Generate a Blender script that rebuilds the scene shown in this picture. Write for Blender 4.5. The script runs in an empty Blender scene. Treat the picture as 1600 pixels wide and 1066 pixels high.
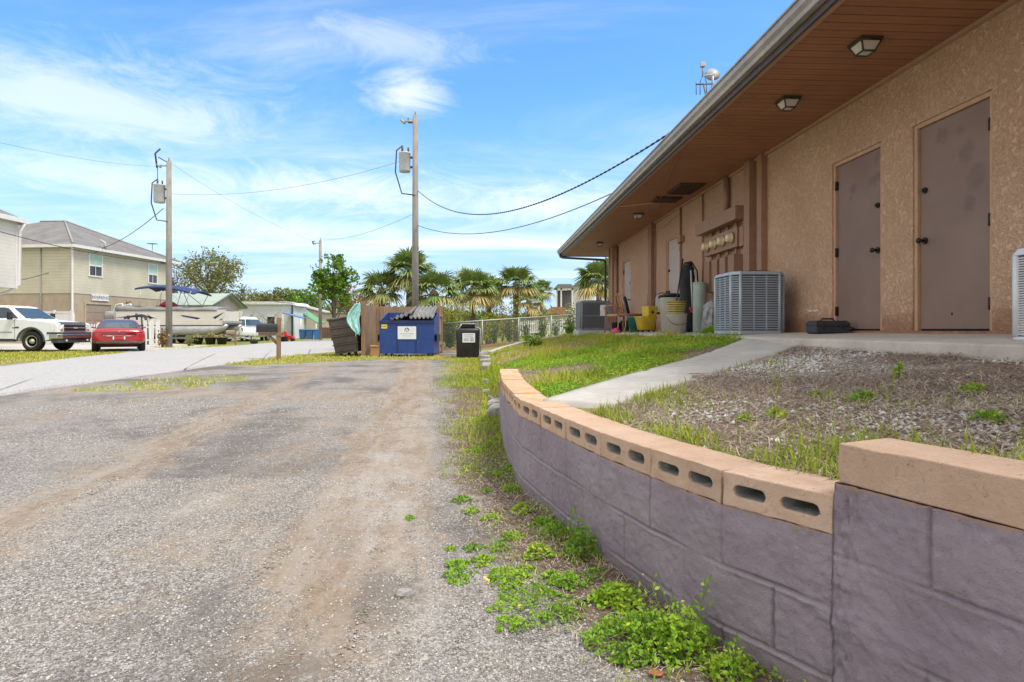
import bpy, bmesh, math, random
import numpy as np
from mathutils import Vector, Matrix
R = math.radians
random.seed(7); rng = np.random.default_rng(11)
S = bpy.context.scene
COL = S.collection
# ------------------------------------------------------------------ camera numbers (photo pixels 1600x1066)
F = 930.0; HX = 800.0; HY = 515.0; EYE = 1.05
def at(px, py, Y):                       # point at depth Y seen at pixel
    return Vector(((px-HX)/F*Y, Y, EYE+(HY-py)/F*Y))
def sst(a, b, x):
    t = np.clip((np.asarray(x, float)-a)/(b-a), 0, 1); return t*t*(3-2*t)
# ------------------------------------------------------------------ objects
def link(o, parent=None):
    COL.objects.link(o)
    if parent is not None: o.parent = parent
    return o
def tag(o, label=None, cat=None, group=None, kind=None):
    if label: o['label'] = label
    if cat: o['category'] = cat
    if group: o['group'] = group
    if kind: o['kind'] = kind
    return o
def thing(name, label, cat, loc=(0, 0, 0), rz=0.0, group=None):
    o = bpy.data.objects.new(name, None); link(o)
    o.location = loc; o.rotation_euler = (0, 0, rz); o.empty_display_size = .2
    return tag(o, label, cat, group)
def dup(root, loc, rz, label=None, group=None):
    r = root.copy(); COL.objects.link(r); r.location = loc; r.rotation_euler = (0, 0, rz)
    if label: r['label'] = label
    if group: r['group'] = group
    for ch in list(root.children):
        c = ch.copy(); COL.objects.link(c); c.parent = r
        for g in ch.children:
            d = g.copy(); COL.objects.link(d); d.parent = c
    return r
class MB:
    def __init__(s): s.v = []; s.f = []; s.sm = []
    def add(s, vs, fs, smooth=False):
        b = len(s.v); s.v += [tuple(p) for p in vs]
        for f in fs: s.f.append(tuple(i+b for i in f)); s.sm.append(smooth)
        return s
    def box(s, c, d, rz=0, rx=0, ry=0):
        m = Matrix.Translation(c) @ Matrix.Rotation(rz, 4, 'Z') @ Matrix.Rotation(ry, 4, 'Y') @ Matrix.Rotation(rx, 4, 'X')
        x, y, z = d[0]/2, d[1]/2, d[2]/2
        vs = [m @ Vector(p) for p in ((-x,-y,-z),(x,-y,-z),(x,y,-z),(-x,y,-z),(-x,-y,z),(x,-y,z),(x,y,z),(-x,y,z))]
        return s.add(vs, [(0,3,2,1),(4,5,6,7),(0,1,5,4),(1,2,6,5),(2,3,7,6),(3,0,4,7)])
    def bx(s, x0, x1, y0, y1, z0, z1):
        return s.box(((x0+x1)/2,(y0+y1)/2,(z0+z1)/2), (abs(x1-x0),abs(y1-y0),abs(z1-z0)))
    def tube(s, pts, r, n=8, caps=True, r2=None):
        pts = [Vector(p) for p in pts]; N = len(pts); rings = []
        rs = r if isinstance(r, (list, tuple)) else [r + ((r2 if r2 is not None else r)-r)*i/max(1, N-1) for i in range(N)]
        up = None
        for i, p in enumerate(pts):
            t = (pts[min(i+1, N-1)]-pts[max(i-1, 0)])
            if t.length < 1e-9: t = Vector((0,0,1))
            t.normalize()
            if up is None: up = Vector((0,0,1)) if abs(t.z) < .9 else Vector((1,0,0))
            a = t.cross(up)
            if a.length < 1e-6: a = t.orthogonal()
            a.normalize(); b = t.cross(a).normalized(); up = -b if False else (a.cross(t)).normalized()
            rings.append([p + (a*math.cos(2*math.pi*k/n) + b*math.sin(2*math.pi*k/n))*rs[i] for k in range(n)])
        vs = [q for ring in rings for q in ring]; fs = []
        for i in range(N-1):
            for k in range(n):
                k2 = (k+1) % n
                fs.append((i*n+k, i*n+k2, (i+1)*n+k2, (i+1)*n+k))
        s.add(vs, fs, True)
        if caps:
            b = len(s.v)-len(vs)
            s.f.append(tuple(b+k for k in reversed(range(n)))); s.sm.append(False)
            s.f.append(tuple(b+(N-1)*n+k for k in range(n))); s.sm.append(False)
        return s
    def cyl(s, p0, p1, r, n=16, r2=None): return s.tube([p0, p1], r, n, True, r2)
    def lathe(s, prof, n=24, c=(0,0,0), sx=1, sy=1, smooth=True):
        vs = []; fs = []
        for (r, z) in prof:
            for k in range(n):
                a = 2*math.pi*k/n; vs.append((c[0]+r*sx*math.cos(a), c[1]+r*sy*math.sin(a), c[2]+z))
        for i in range(len(prof)-1):
            for k in range(n):
                k2 = (k+1) % n; fs.append((i*n+k, i*n+k2, (i+1)*n+k2, (i+1)*n+k))
        s.add(vs, fs, smooth)
        b = len(s.v)-len(vs)
        if prof[0][0] > 1e-4: s.f.append(tuple(b+k for k in reversed(range(n)))); s.sm.append(False)
        if prof[-1][0] > 1e-4: s.f.append(tuple(b+(len(prof)-1)*n+k for k in range(n))); s.sm.append(False)
        return s
    def prism(s, poly, lo, hi, axis='y', hi_poly=None):   # polygon in the other two axes, extruded along axis
        def mk(p, t):
            return {'y': (p[0], t, p[1]), 'x': (t, p[0], p[1]), 'z': (p[0], p[1], t)}[axis]
        n = len(poly); q = hi_poly or poly
        vs = [mk(p, lo) for p in poly]+[mk(p, hi) for p in q]
        fs = [tuple(range(n)), tuple(range(2*n-1, n-1, -1))]+[(i, n+i, n+(i+1) % n, (i+1) % n) for i in range(n)]
        return s.add(vs, fs)
    def loft(s, rings, smooth=True, close=True, caps=True):
        n = len(rings[0]); vs = [p for r in rings for p in r]; fs = []
        for i in range(len(rings)-1):
            for k in range(n if close else n-1):
                k2 = (k+1) % n; fs.append((i*n+k, i*n+k2, (i+1)*n+k2, (i+1)*n+k))
        s.add(vs, fs, smooth)
        if caps:
            b = len(s.v)-len(vs)
            s.f.append(tuple(b+k for k in reversed(range(n)))); s.sm.append(False)
            s.f.append(tuple(b+(len(rings)-1)*n+k for k in range(n))); s.sm.append(False)
        return s
    def ball(s, c, r, n=12, m=8, sz=1.0):
        prof = [(max(1e-5, r*math.sin(math.pi*i/m)), -r*sz*math.cos(math.pi*i/m)) for i in range(m+1)]
        return s.lathe(prof, n, c)
    def build(s, name, mat, parent=None, bev=0.0, seg=2, fix=True):
        me = bpy.data.meshes.new(name); me.from_pydata(s.v, [], s.f)
        me.polygons.foreach_set('use_smooth', s.sm)
        if fix:
            bm = bmesh.new(); bm.from_mesh(me); bmesh.ops.recalc_face_normals(bm, faces=bm.faces); bm.to_mesh(me); bm.free()
        me.update(); o = bpy.data.objects.new(name, me); link(o, parent)
        if mat: me.materials.append(mat)
        if bev:
            md = o.modifiers.new('bev', 'BEVEL'); md.width = bev; md.segments = seg; md.limit_method = 'ANGLE'; md.angle_limit = R(40)
        return o
def np_mesh(name, V, Fc, mat, parent=None, tint=None, attrs=None, smooth=False):
    V = np.ascontiguousarray(V, dtype=np.float32); Fc = np.ascontiguousarray(Fc, dtype=np.int32)
    me = bpy.data.meshes.new(name); k = Fc.shape[1]
    me.vertices.add(len(V)); me.vertices.foreach_set('co', V.ravel())
    me.loops.add(Fc.size); me.loops.foreach_set('vertex_index', Fc.ravel())
    me.polygons.add(len(Fc)); me.polygons.foreach_set('loop_start', np.arange(len(Fc), dtype=np.int32)*k)
    if smooth: me.polygons.foreach_set('use_smooth', np.ones(len(Fc), dtype=bool))
    a = dict(attrs or {})
    if tint is not None: a['tint'] = tint
    me.update(calc_edges=True)
    for kx, arr in a.items():
        at_ = me.attributes.new(kx, 'FLOAT', 'POINT'); at_.data.foreach_set('value', np.ascontiguousarray(arr, dtype=np.float32))
    o = bpy.data.objects.new(name, me); link(o, parent)
    if mat: me.materials.append(mat)
    return o
def grid_faces(nr, nc):
    i = np.arange(nr-1)[:, None]*nc+np.arange(nc-1)[None, :]
    return np.stack([i, i+1, i+nc+1, i+nc], -1).reshape(-1, 4)
# ------------------------------------------------------------------ materials
class NT:
    def __init__(s, name):
        s.m = bpy.data.materials.new(name); s.m.use_nodes = True; s.t = s.m.node_tree; s.t.nodes.clear()
        s.out = s.n('ShaderNodeOutputMaterial')
    def n(s, typ, **kw):
        nd = s.t.nodes.new(typ)
        for k, v in kw.items():
            if k.startswith('i_'): nd.inputs[k[2:].replace('_', ' ')].default_value = v
            else: setattr(nd, k, v)
        return nd
    def l(s, a, b): s.t.links.new(a, b)
    def val(s, x, sock):
        if hasattr(x, 'is_output'): s.l(x, sock)
        else: sock.default_value = x
    def math(s, op, a, b=0.0, c=None):
        n = s.n('ShaderNodeMath', operation=op); s.val(a, n.inputs[0]); s.val(b, n.inputs[1])
        if c is not None: s.val(c, n.inputs[2])
        return n.outputs[0]
    def mix(s, f, a, b, mode='MIX'):
        n = s.n('ShaderNodeMix', data_type='RGBA', blend_type=mode); s.val(f, n.inputs[0])
        for x, i in ((a, 6), (b, 7)):
            if isinstance(x, tuple): n.inputs[i].default_value = (*x[:3], 1)
            else: s.l(x, n.inputs[i])
        return n.outputs[2]
    def noise(s, co, scale, detail=4, rough=.55, dist=0.0):
        n = s.n('ShaderNodeTexNoise'); s.l(co, n.inputs['Vector']); n.inputs['Scale'].default_value = scale
        n.inputs['Detail'].default_value = detail; n.inputs['Roughness'].default_value = rough; n.inputs['Distortion'].default_value = dist
        return n.outputs['Fac']
    def voro(s, co, scale, feature='F1'):
        n = s.n('ShaderNodeTexVoronoi', feature=feature); s.l(co, n.inputs['Vector']); n.inputs['Scale'].default_value = scale
        return n
    def ramp(s, f, stops, interp='LINEAR'):
        n = s.n('ShaderNodeValToRGB'); s.val(f, n.inputs[0]); cr = n.color_ramp; cr.interpolation = interp
        while len(cr.elements) < len(stops): cr.elements.new(.5)
        for e, (p, c) in zip(cr.elements, stops):
            e.position = p; e.color = (*c[:3], 1) if isinstance(c, tuple) else (c, c, c, 1)
        return n.outputs[0]
    def step(s, f, a, b):
        n = s.n('ShaderNodeMapRange', interpolation_type='SMOOTHSTEP'); s.val(f, n.inputs[0])
        n.inputs[1].default_value = a; n.inputs[2].default_value = b; return n.outputs[0]
    def obj(s): return s.n('ShaderNodeTexCoord').outputs['Object']
    def pos(s): return s.n('ShaderNodeNewGeometry').outputs['Position']
    def attr(s, name): return s.n('ShaderNodeAttribute', attribute_name=name).outputs['Fac']
    def scl(s, co, v):
        n = s.n('ShaderNodeMapping'); s.l(co, n.inputs[0]); n.inputs['Scale'].default_value = v; return n.outputs[0]
    def bump(s, h, strength, dist, normal=None):
        n = s.n('ShaderNodeBump'); s.l(h, n.inputs['Height']); n.inputs['Strength'].default_value = strength; n.inputs['Distance'].default_value = dist
        if normal is not None: s.l(normal, n.inputs['Normal'])
        return n.outputs[0]
    def bsdf(s, col, rough=.6, metal=0.0, normal=None, spec=.5, **kw):
        b = s.n('ShaderNodeBsdfPrincipled')
        if isinstance(col, tuple): b.inputs['Base Color'].default_value = (*col[:3], 1)
        else: s.l(col, b.inputs['Base Color'])
        s.val(rough, b.inputs['Roughness']); b.inputs['Metallic'].default_value = metal
        b.inputs['Specular IOR Level'].default_value = spec
        for k, v in kw.items(): b.inputs[k.replace('_', ' ')].default_value = v
        if normal is not None: s.l(normal, b.inputs['Normal'])
        return b
    def done(s, b): s.l(b.outputs[0], s.out.inputs['Surface']); return s.m
def M(name, col, rough=.6, var=.18, scale=6, bump=0.0, bscale=80, metal=0.0, spec=.5, dirt=None, dirt_amt=.5, dscale=2.0, stretch=None, **kw):
    t = NT(name); co = t.obj()
    if stretch: co = t.scl(co, stretch)
    n1 = t.noise(co, scale, 5, .6); n2 = t.noise(co, scale*5.3, 3, .6)
    k = t.math('ADD', t.math('MULTIPLY', n1, .65), t.math('MULTIPLY', n2, .35))
    c0 = tuple(max(0, c*(1-var*1.6)) for c in col); c1 = tuple(min(1, c*(1+var*1.6)) for c in col)
    c = t.mix(t.step(k, .25, .75), c0, c1)
    if dirt:
        d = t.step(t.noise(co, dscale, 6, .7), .5, .75)
        c = t.mix(t.math('MULTIPLY', d, dirt_amt), c, dirt)
    nr = None
    if bump: nr = t.bump(t.noise(co, bscale, 4, .6), 1.0, bump)
    rg = t.math('ADD', t.math('MULTIPLY', n1, .2), rough-.1)
    return t.done(t.bsdf(c, rg, metal, nr, spec, **kw))
def leafmat(name, stops, trans=.25, rough=.55):
    t = NT(name); f = t.attr('tint'); c = t.ramp(f, stops)
    b = t.bsdf(c, rough, 0, None, .3); tr = t.n('ShaderNodeBsdfTranslucent'); t.l(c, tr.inputs[0])
    mx = t.n('ShaderNodeMixShader'); mx.inputs[0].default_value = trans; t.l(b.outputs[0], mx.inputs[1]); t.l(tr.outputs[0], mx.inputs[2])
    t.l(mx.outputs[0], t.out.inputs['Surface']); return t.m
def glassmat(name, col=(.02,.03,.035), rough=.05):
    t = NT(name); return t.done(t.bsdf(col, rough, 0, None, .8))
# text as real letters
def text_obj(s, size, mat, parent, loc, rot, name='lettering', ext=.002):
    cu = bpy.data.curves.new(name, 'FONT'); cu.body = s; cu.size = size; cu.extrude = ext; cu.align_x = 'CENTER'; cu.align_y = 'CENTER'
    tmp = bpy.data.objects.new(name+'_tmp', cu); COL.objects.link(tmp); bpy.context.view_layer.update()
    me = bpy.data.meshes.new_from_object(tmp.evaluated_get(bpy.context.evaluated_depsgraph_get()))
    bpy.data.objects.remove(tmp); me.materials.clear(); me.materials.append(mat)
    o = bpy.data.objects.new(name, me); link(o, parent); o.location = loc; o.rotation_euler = rot; return o
SKYT=(.68,1.06,1.26); CLOUD=(6.3,6.15,5.95); HAZE=(2.4,3.3,4.7); SKYS=.15; SUNE=2.6; EXPO=0.58
# ================================================================== terrain functions
WALL = np.array([(2.0,-.9),(1.75,-.2),(1.5,.43),(1.27,.89),(1.05,1.33),(.901,1.663),(.693,1.965),(.543,2.325),(.404,2.70),(.283,3.13),(.172,3.54),(.063,3.93),
                 (.010,4.33),(-.030,4.73),(-.063,5.13),(-.088,5.53),(-.108,5.93),(-.123,6.33),(-.135,6.73),(-.143,7.0)])
_ys = np.r_[WALL[:,1], 10.6, 18.4, 24, 40]; _xs = np.r_[WALL[:,0], -.34, -.80, -1.3, -3.0]
def wx(Y): return np.interp(Y, _ys, _xs)
def wxe(Y): return wx(Y)+0.0
def slabx(Y): return 3.20-.05*np.asarray(Y, float)
_tab = np.random.default_rng(5).random((256, 256))
def vn(x, y, sc):
    x = np.asarray(x, float)*sc+1000; y = np.asarray(y, float)*sc+1000
    xi = np.floor(x).astype(int); yi = np.floor(y).astype(int); fx = x-xi; fy = y-yi
    fx = fx*fx*(3-2*fx); fy = fy*fy*(3-2*fy); g = lambda a, b: _tab[a % 256, b % 256]
    return (g(xi,yi)*(1-fx)+g(xi+1,yi)*fx)*(1-fy)+(g(xi,yi+1)*(1-fx)+g(xi+1,yi+1)*fx)*fy
def fbm(x, y, sc, o=3): return sum(vn(x, y, sc*2**i)*.5**i for i in range(o))/sum(.5**i for i in range(o))
def base(X, Y):
    X = np.asarray(X, float); Y = np.asarray(Y, float)
    b = .10*sst(5, 22, Y)
    near = 1-sst(12, 25, np.hypot(X, Y))
    ac = X+.36+.138*Y; tr_ = (np.exp(-(ac/.55)**2)+.7*np.exp(-((ac+1.75+.05*Y)/.6)**2))*near*sst(1.2, 2.4, Y)
    b = b+tr_*(fbm(ac*1.0+40, Y*.10, 5.5, 2)-.5)*.05
    return b+near*((fbm(X, Y, .7)-.5)*.05+(fbm(X, Y, 3.1)-.5)*.012)
def ska(Y): return np.interp(Y, [7.0, 8.4], [-.10, .16])
def bed(X, Y):
    X = np.asarray(X, float); Y = np.asarray(Y, float)
    zb = np.interp(Y, [1.3, 1.60, 1.74, 2.0, 7.0, 10.5, 18, 24], [.695, .655, .56, .55, .545, .40, .24, .18])
    w = wxe(Y)+.16; t = np.clip((X-w)/np.maximum(.3, slabx(Y)+.05-w), 0, 1.0)
    p = np.where(Y > 6.5, t**.85, t)
    zs = np.interp(Y, [5.8, 7.5], [.875, .93]); z = zb+(zs-zb)*p
    z = z+(fbm(X, Y, 1.3)-.5)*.05*np.clip(t*6, 0, 1)*np.clip((1-t)*5, 0, 1)+(fbm(X, Y, 6)-.5)*.018
    skirt = np.where(Y > 7.0, sst(0, 1, (X-wx(Y)+ska(Y))/(ska(Y)+.17)), 1.0)
    z = z*skirt+(base(X, Y)-.03)*(1-skirt)
    far = base(X, Y)-.06+.10*np.clip(X+2.6, 0, 8.4)
    k = sst(20.5, 24.5, Y)
    return z*(1-k)+far*k
def HH(X, Y):
    b = base(X, Y); d = bed(X, Y)
    inb = (np.asarray(X) > wxe(Y)+np.where(np.asarray(Y) > 7.0, -.17, .03)) | ((np.asarray(Y) > 20.5) & (np.asarray(X) > -2.6))
    return np.where(inb, np.maximum(b, d), b)
def hit(px, py, h=HH):
    Ys = np.r_[np.arange(1.0, 30, .01), np.arange(30, 400, .1)]
    X = (px-HX)/F*Ys; Z = EYE+(HY-py)/F*Ys; dz = Z-h(X, Ys)
    i = np.argmax(dz < 0) if (dz < 0).any() else len(Ys)-1
    return Vector((float(X[i]), float(Ys[i]), float(h(X[i], Ys[i]))))
def gz(x, y): return float(HH(x, y))
def onpath(X, Y): return path_mask(X, Y)
# path edges (world xy)
PL = [(.20,3.85),(1.05,4.92),(1.75,5.75),(2.55,6.85),(2.90,7.30)]
PR = [(.62,3.55),(1.55,4.55),(2.25,5.30),(2.95,6.05),(3.25,6.45)]
_pl = np.array(PL); _pr = np.array(PR)
def path_mask(X, Y, m=.0):
    X = np.asarray(X, float); Y = np.asarray(Y, float)
    d = np.array([.71, .70]); u = X*d[0]+Y*d[1]
    def off(arr): return np.interp(u, arr@d, arr@np.array([-d[1], d[0]]))
    v = -X*d[1]+Y*d[0]
    return (v < off(_pl)+m) & (v > off(_pr)-m) & (u > 2.6) & (u < 7.4)
# ================================================================== ground sheet
def mat_ground():
    t = NT('gravel_and_grass'); P = t.pos()
    n_big = t.noise(P, .55, 4, .6); n_mid = t.noise(P, 2.3, 5, .65); n_fine = t.noise(P, 14, 5, .7)
    vo = t.voro(P, 165); sep = t.n('ShaderNodeSeparateColor'); t.l(vo.outputs['Color'], sep.inputs[0])
    vo2 = t.voro(P, 80); sep2 = t.n('ShaderNodeSeparateColor'); t.l(vo2.outputs['Color'], sep2.inputs[0])
    g = t.ramp(sep.outputs[0], [(0,(.10,.088,.075)),(.25,(.20,.18,.156)),(.55,(.29,.265,.237)),(.82,(.385,.355,.325)),(1,(.60,.57,.54))])
    g2 = t.ramp(sep2.outputs[1], [(0,(.10,.09,.08)),(.5,(.27,.25,.23)),(1,(.54,.52,.50))])
    g = t.mix(t.math('MULTIPLY', t.step(sep2.outputs[0], .62, .7), .8), g, g2)
    # patches: darker crushed asphalt, paler dust
    darkp = t.step(t.math('ADD', t.math('MULTIPLY', n_big, .75), t.math('MULTIPLY', n_mid, .35)), .50, .64)
    g = t.mix(t.math('MULTIPLY', darkp, .8), g, (.135,.122,.115))
    dm = t.attr('dirt'); d = t.step(t.math('ADD', dm, t.math('MULTIPLY', t.math('SUBTRACT', t.math('ADD', t.math('MULTIPLY', n_mid, .6), t.math('MULTIPLY', n_fine, .4)), .5), 1.7)), .28, .66)
    dcol = t.mix(t.step(n_fine, .35, .7), (.235,.172,.118), (.345,.268,.195))
    cx = t.n('ShaderNodeCombineXYZ'); t.l(t.attr('across'), cx.inputs[0]); sp_ = t.n('ShaderNodeSeparateXYZ'); t.l(P, sp_.inputs[0]); t.l(t.math('MULTIPLY', sp_.outputs[1], .16), cx.inputs[1])
    rut = t.step(t.noise(cx.outputs[0], 6.0, 5, .65), .46, .58)
    dcol = t.mix(t.math('MULTIPLY', rut, .55), dcol, (.37,.325,.275)); rut2 = t.step(t.noise(cx.outputs[0], 11.0, 3, .6), .60, .70); dcol = t.mix(t.math('MULTIPLY', rut2, .6), dcol, (.12,.10,.085))
    g = t.mix(t.math('MULTIPLY', d, .88), g, dcol); g = t.mix(1.0, g, (.93,.935,.955), 'MULTIPLY')
    dust = t.step(t.noise(P, .9, 6, .7, .6), .46, .66); g = t.mix(t.math('MULTIPLY', dust, .5), g, (.33,.285,.24))
    g = t.mix(t.math('MULTIPLY', t.step(t.math('ADD', t.attr('pale'), t.math('MULTIPLY', t.math('SUBTRACT', n_mid, .5), 1.2)), .3, .8), .45), g, t.mix(1.0, g, (1.0,1.0,1.0), 'SCREEN') if False else t.ramp(sep.outputs[0], [(0,(.20,.19,.185)),(.3,(.36,.345,.33)),(.7,(.50,.485,.47)),(1,(.72,.71,.70))]))
    damp = t.step(t.math('ADD', t.attr('damp'), t.math('MULTIPLY', t.math('SUBTRACT', t.math('ADD', t.math('MULTIPLY', n_mid, .6), t.math('MULTIPLY', n_fine, .4)), .5), 2.6)), .45, .85); g = t.mix(t.math('MULTIPLY', damp, .55), g, (.105,.088,.076))
    # dark oily puddle stain
    st = t.attr('stain'); g = t.mix(t.math('MULTIPLY', t.step(t.math('ADD', st, t.math('MULTIPLY', t.math('SUBTRACT', t.math('ADD', t.math('MULTIPLY', n_fine, .5), t.math('MULTIPLY', n_mid, .5)), .5), 2.6)), .45, .8), .6), g, (.10,.085,.075))
    # soil
    sm = t.step(t.math('ADD', t.attr('soil'), t.math('MULTIPLY', t.math('SUBTRACT', t.math('ADD', t.math('MULTIPLY', n_mid, .55), t.math('MULTIPLY', n_fine, .45)), .5), 1.5)), .38, .62)
    scol = t.ramp(t.noise(P, 45, 5, .75), [(.25,(.07,.045,.032)),(.5,(.16,.11,.08)),(.68,(.26,.20,.155)),(.85,(.42,.38,.34))])
    c = t.mix(sm, g, scol)
    gm = t.step(t.math('ADD', t.attr('grass'), t.math('MULTIPLY', t.math('SUBTRACT', n_mid, .5), 1.2)), .40, .62)
    gcol = t.ramp(t.noise(P, 9, 5, .7), [(.25,(.12,.15,.03)),(.5,(.20,.22,.055)),(.75,(.32,.28,.13))])
    c = t.mix(gm, c, gcol)
    h = t.math('MULTIPLY', t.math('SUBTRACT', 1.0, vo.outputs['Distance']), t.math('SUBTRACT', 1.05, t.math('MULTIPLY', d, .75)))
    nr = t.bump(h, .6, .008); nr = t.bump(n_fine, .55, .05, nr)
    return t.done(t.bsdf(c, .92, 0, nr, .15))
MG = mat_ground()
def axis(segs):
    out = []
    for a, b, s in segs: out += list(np.arange(a, b, s))
    return np.array(out+[segs[-1][1]])
gx = axis([(-900,-200,100),(-200,-60,20),(-60,-24,4),(-24,-9,.5),(-9,-4,.2),(-4,2.6,.09),(2.6,8,.6),(8,60,8),(60,200,30),(200,900,100)])
gy = axis([(-60,-8,10),(-8,0,1),(0,9,.09),(9,14,.18),(14,30,.4),(30,80,4),(80,200,20),(200,1400,120)])
GX, GY = np.meshgrid(gx, gy)
def inpoly(X, Y, poly):
    X = np.asarray(X, float); Y = np.asarray(Y, float); r = np.zeros(X.shape, bool); n = len(poly)
    for i in range(n):
        x0, y0 = poly[i]; x1, y1 = poly[(i+1) % n]
        if y0 == y1: continue
        r ^= ((y0 > Y) != (y1 > Y)) & (X < (x1-x0)*(Y-y0)/(y1-y0)+x0)
    return r
def pxpoly(pts): return [tuple(hit(*p, h=base)[:2]) for p in pts]
G_PATCH = pxpoly([(95,613),(180,599),(290,587),(390,588),(400,594),(300,607),(200,614)])
G_MAIL = pxpoly([(352,569),(430,558),(520,551),(600,555),(690,556),(720,558),(690,563),(590,562),(480,567),(390,572)])
G_LEFT = pxpoly([(-60,547),(135,548),(215,551),(190,557),(100,562),(-60,576)])
G_POLE = pxpoly([(236,541),(300,540),(378,540),(372,546),(240,547)])
G_FAR = pxpoly([(376,531),(470,528),(560,527),(560,530.5),(440,534)])
NEAR_EDGE = [(-7.6,-6),(-7.8,4)]+pxpoly([(0,619),(120,600),(250,584),(352,569),(430,558),(520,550),(575,546)])
FAR_EDGE = [(-15.0,-6),(-15.0,6)]+pxpoly([(0,574),(140,557),(240,547),(376,540),(440,534.5),(520,530.5),(560,528.8)])
track = -.36-.138*GY
def band(X, c, w): return np.exp(-((X-c)/w)**2)
dirt = np.maximum.reduce([band(GX, track, .44)*.95, band(GX, track-.8, .55)*.45, band(GX, track-1.75-.05*GY, .5)*.6, band(GX, -5.5+.0*GY, .9)*.4])*(1-sst(21, 24, GY))
dirt = np.maximum(dirt, .55*band(GY, 9.5-.5*GX*0-.25*(GX+4), 1.1)*(GX < 0))
dirt *= sst(1.2, 3.0, GY)*.6+.4
soil = np.clip(1-(wx(GY)-GX)/np.interp(GY, [0,2,5,8,20],[.75,.72,.80,1.2,1.5]), 0, 1)
soil = np.where(GX > wx(GY)+.4, 1, soil)*(1-sst(19, 22, GY))*1.05
stain = np.exp(-(((GX+.50)/.22)**2+((GY-2.32)/.42)**2))*.85+.4*np.exp(-(((GX+1.3)/.5)**2+((GY-1.9)/.3)**2))
grass = 0*GX
outside = ((GY > 23) & (GX > -8.5)) | (GX < -16) | ((GX < -9) & (GY > 30)) | (GX > 5)
grass = np.where(outside, .75, 0.0)
for pl in (G_MAIL, G_LEFT, G_POLE, G_FAR): grass = np.where(inpoly(GX, GY, pl), .85, grass)
grass = np.where(inpoly(GX, GY, G_PATCH), .50, grass)
lane = inpoly(GX, GY, [(-6,21),(-2,20),(6,24),(9,33),(4,33),(-3,26),(-7,27)])
grass = np.where(lane, 0.0, grass)
pale = np.exp(-((wx(GY)-GX-.95)/.38)**2)*(GY < 9)*.55+.5*np.exp(-(((GX+2.2)/.9)**2+((GY-3.6)/1.1)**2)); damp = .55*np.exp(-((GX-track+.05)/.16)**2)*sst(1.4,2.2,GY)*(1-sst(3.2,5,GY))+.6*np.exp(-(((GX+.9)/.8)**2+((GY-1.75)/.28)**2))+.35*np.exp(-((GX-track-.5)/.12)**2)*(1-sst(4,8,GY))+.45*np.exp(-(((GX+4.5)/1.6)**2+((GY-6.2)/.8)**2))
GZ = base(GX, GY)
GZ = np.where(GX > wx(GY)+.3, GZ-.02, GZ)
GZ = np.where(inpoly(GX, GY, NEAR_EDGE+FAR_EDGE[::-1]), GZ-.05, GZ)
o = np_mesh('ground', np.stack([GX.ravel(), GY.ravel(), GZ.ravel()], 1), grid_faces(len(gy), len(gx)), MG, smooth=True,
            attrs=dict(pale=pale.ravel(), damp=damp.ravel(), across=(GX-track).ravel(), dirt=dirt.ravel(), soil=soil.ravel(), stain=stain.ravel(), grass=grass.ravel()))
tag(o, 'pale gravel lot with sandy tyre tracks in front of the purple block wall', 'ground', kind='structure')
# road
def mat_road():
    t = NT('old_pale_asphalt'); P = t.pos()
    vo = t.voro(P, 60); sep = t.n('ShaderNodeSeparateColor'); t.l(vo.outputs['Color'], sep.inputs[0])
    c = t.mix(t.step(sep.outputs[0], 0, 1), (.30,.29,.285), (.44,.43,.42))
    c = t.mix(t.math('MULTIPLY', t.step(t.noise(P, .4, 5, .7), .45, .7), .5), c, (.42,.39,.36))
    c = t.mix(t.math('MULTIPLY', t.step(t.noise(P, 1.3, 6, .7), .55, .75), .45), c, (.25,.24,.235))
    return t.done(t.bsdf(c, .9, 0, t.bump(t.noise(P, 40, 3), .3, .01), .2))
def resample(p, n):
    p = np.array(p, float); d = np.r_[0, np.cumsum(np.hypot(*np.diff(p, axis=0).T))]; s = np.linspace(0, d[-1], n)
    return np.stack([np.interp(s, d, p[:,0]), np.interp(s, d, p[:,1])], 1)
ne = resample(NEAR_EDGE, 160); fe = resample(FAR_EDGE, 160)
ne[:,0] += (fbm(ne[:,0], ne[:,1], 1.2)-.5)*.7
k = np.r_[0, .003, np.linspace(.02, .98, 26), .997, 1][None, :, None]
RP = ne[:,None,:]*(1-k)+fe[:,None,:]*k
RZ = base(RP[...,0], RP[...,1])+.016+.07*np.sin(np.pi*k[...,0])
RZ[:,[0,-1]] -= .12
tag(np_mesh('road', np.concatenate([RP.reshape(-1,2), RZ.reshape(-1,1)], 1), grid_faces(160, 30), mat_road(), smooth=True), 'pale worn asphalt street curving away on the left', 'road', kind='structure')
# driveway under truck and car
dv = pxpoly([(-80,548.5),(150,548.5),(225,553),(330,541),(250,537),(120,536),(-80,536)])
m_conc = M('pale_concrete', (.47,.44,.40), .9, .12, 1.5, .004, 60, dirt=(.25,.22,.19), dirt_amt=.45)
mb = MB(); mb.add([(p[0], p[1], float(base(p[0],p[1]))+.026) for p in dv], [tuple(range(len(dv)))]); d = mb.build('driveway', m_conc)
tag(d, 'pale concrete driveway under the white truck and red car', 'driveway', kind='structure')
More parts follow.
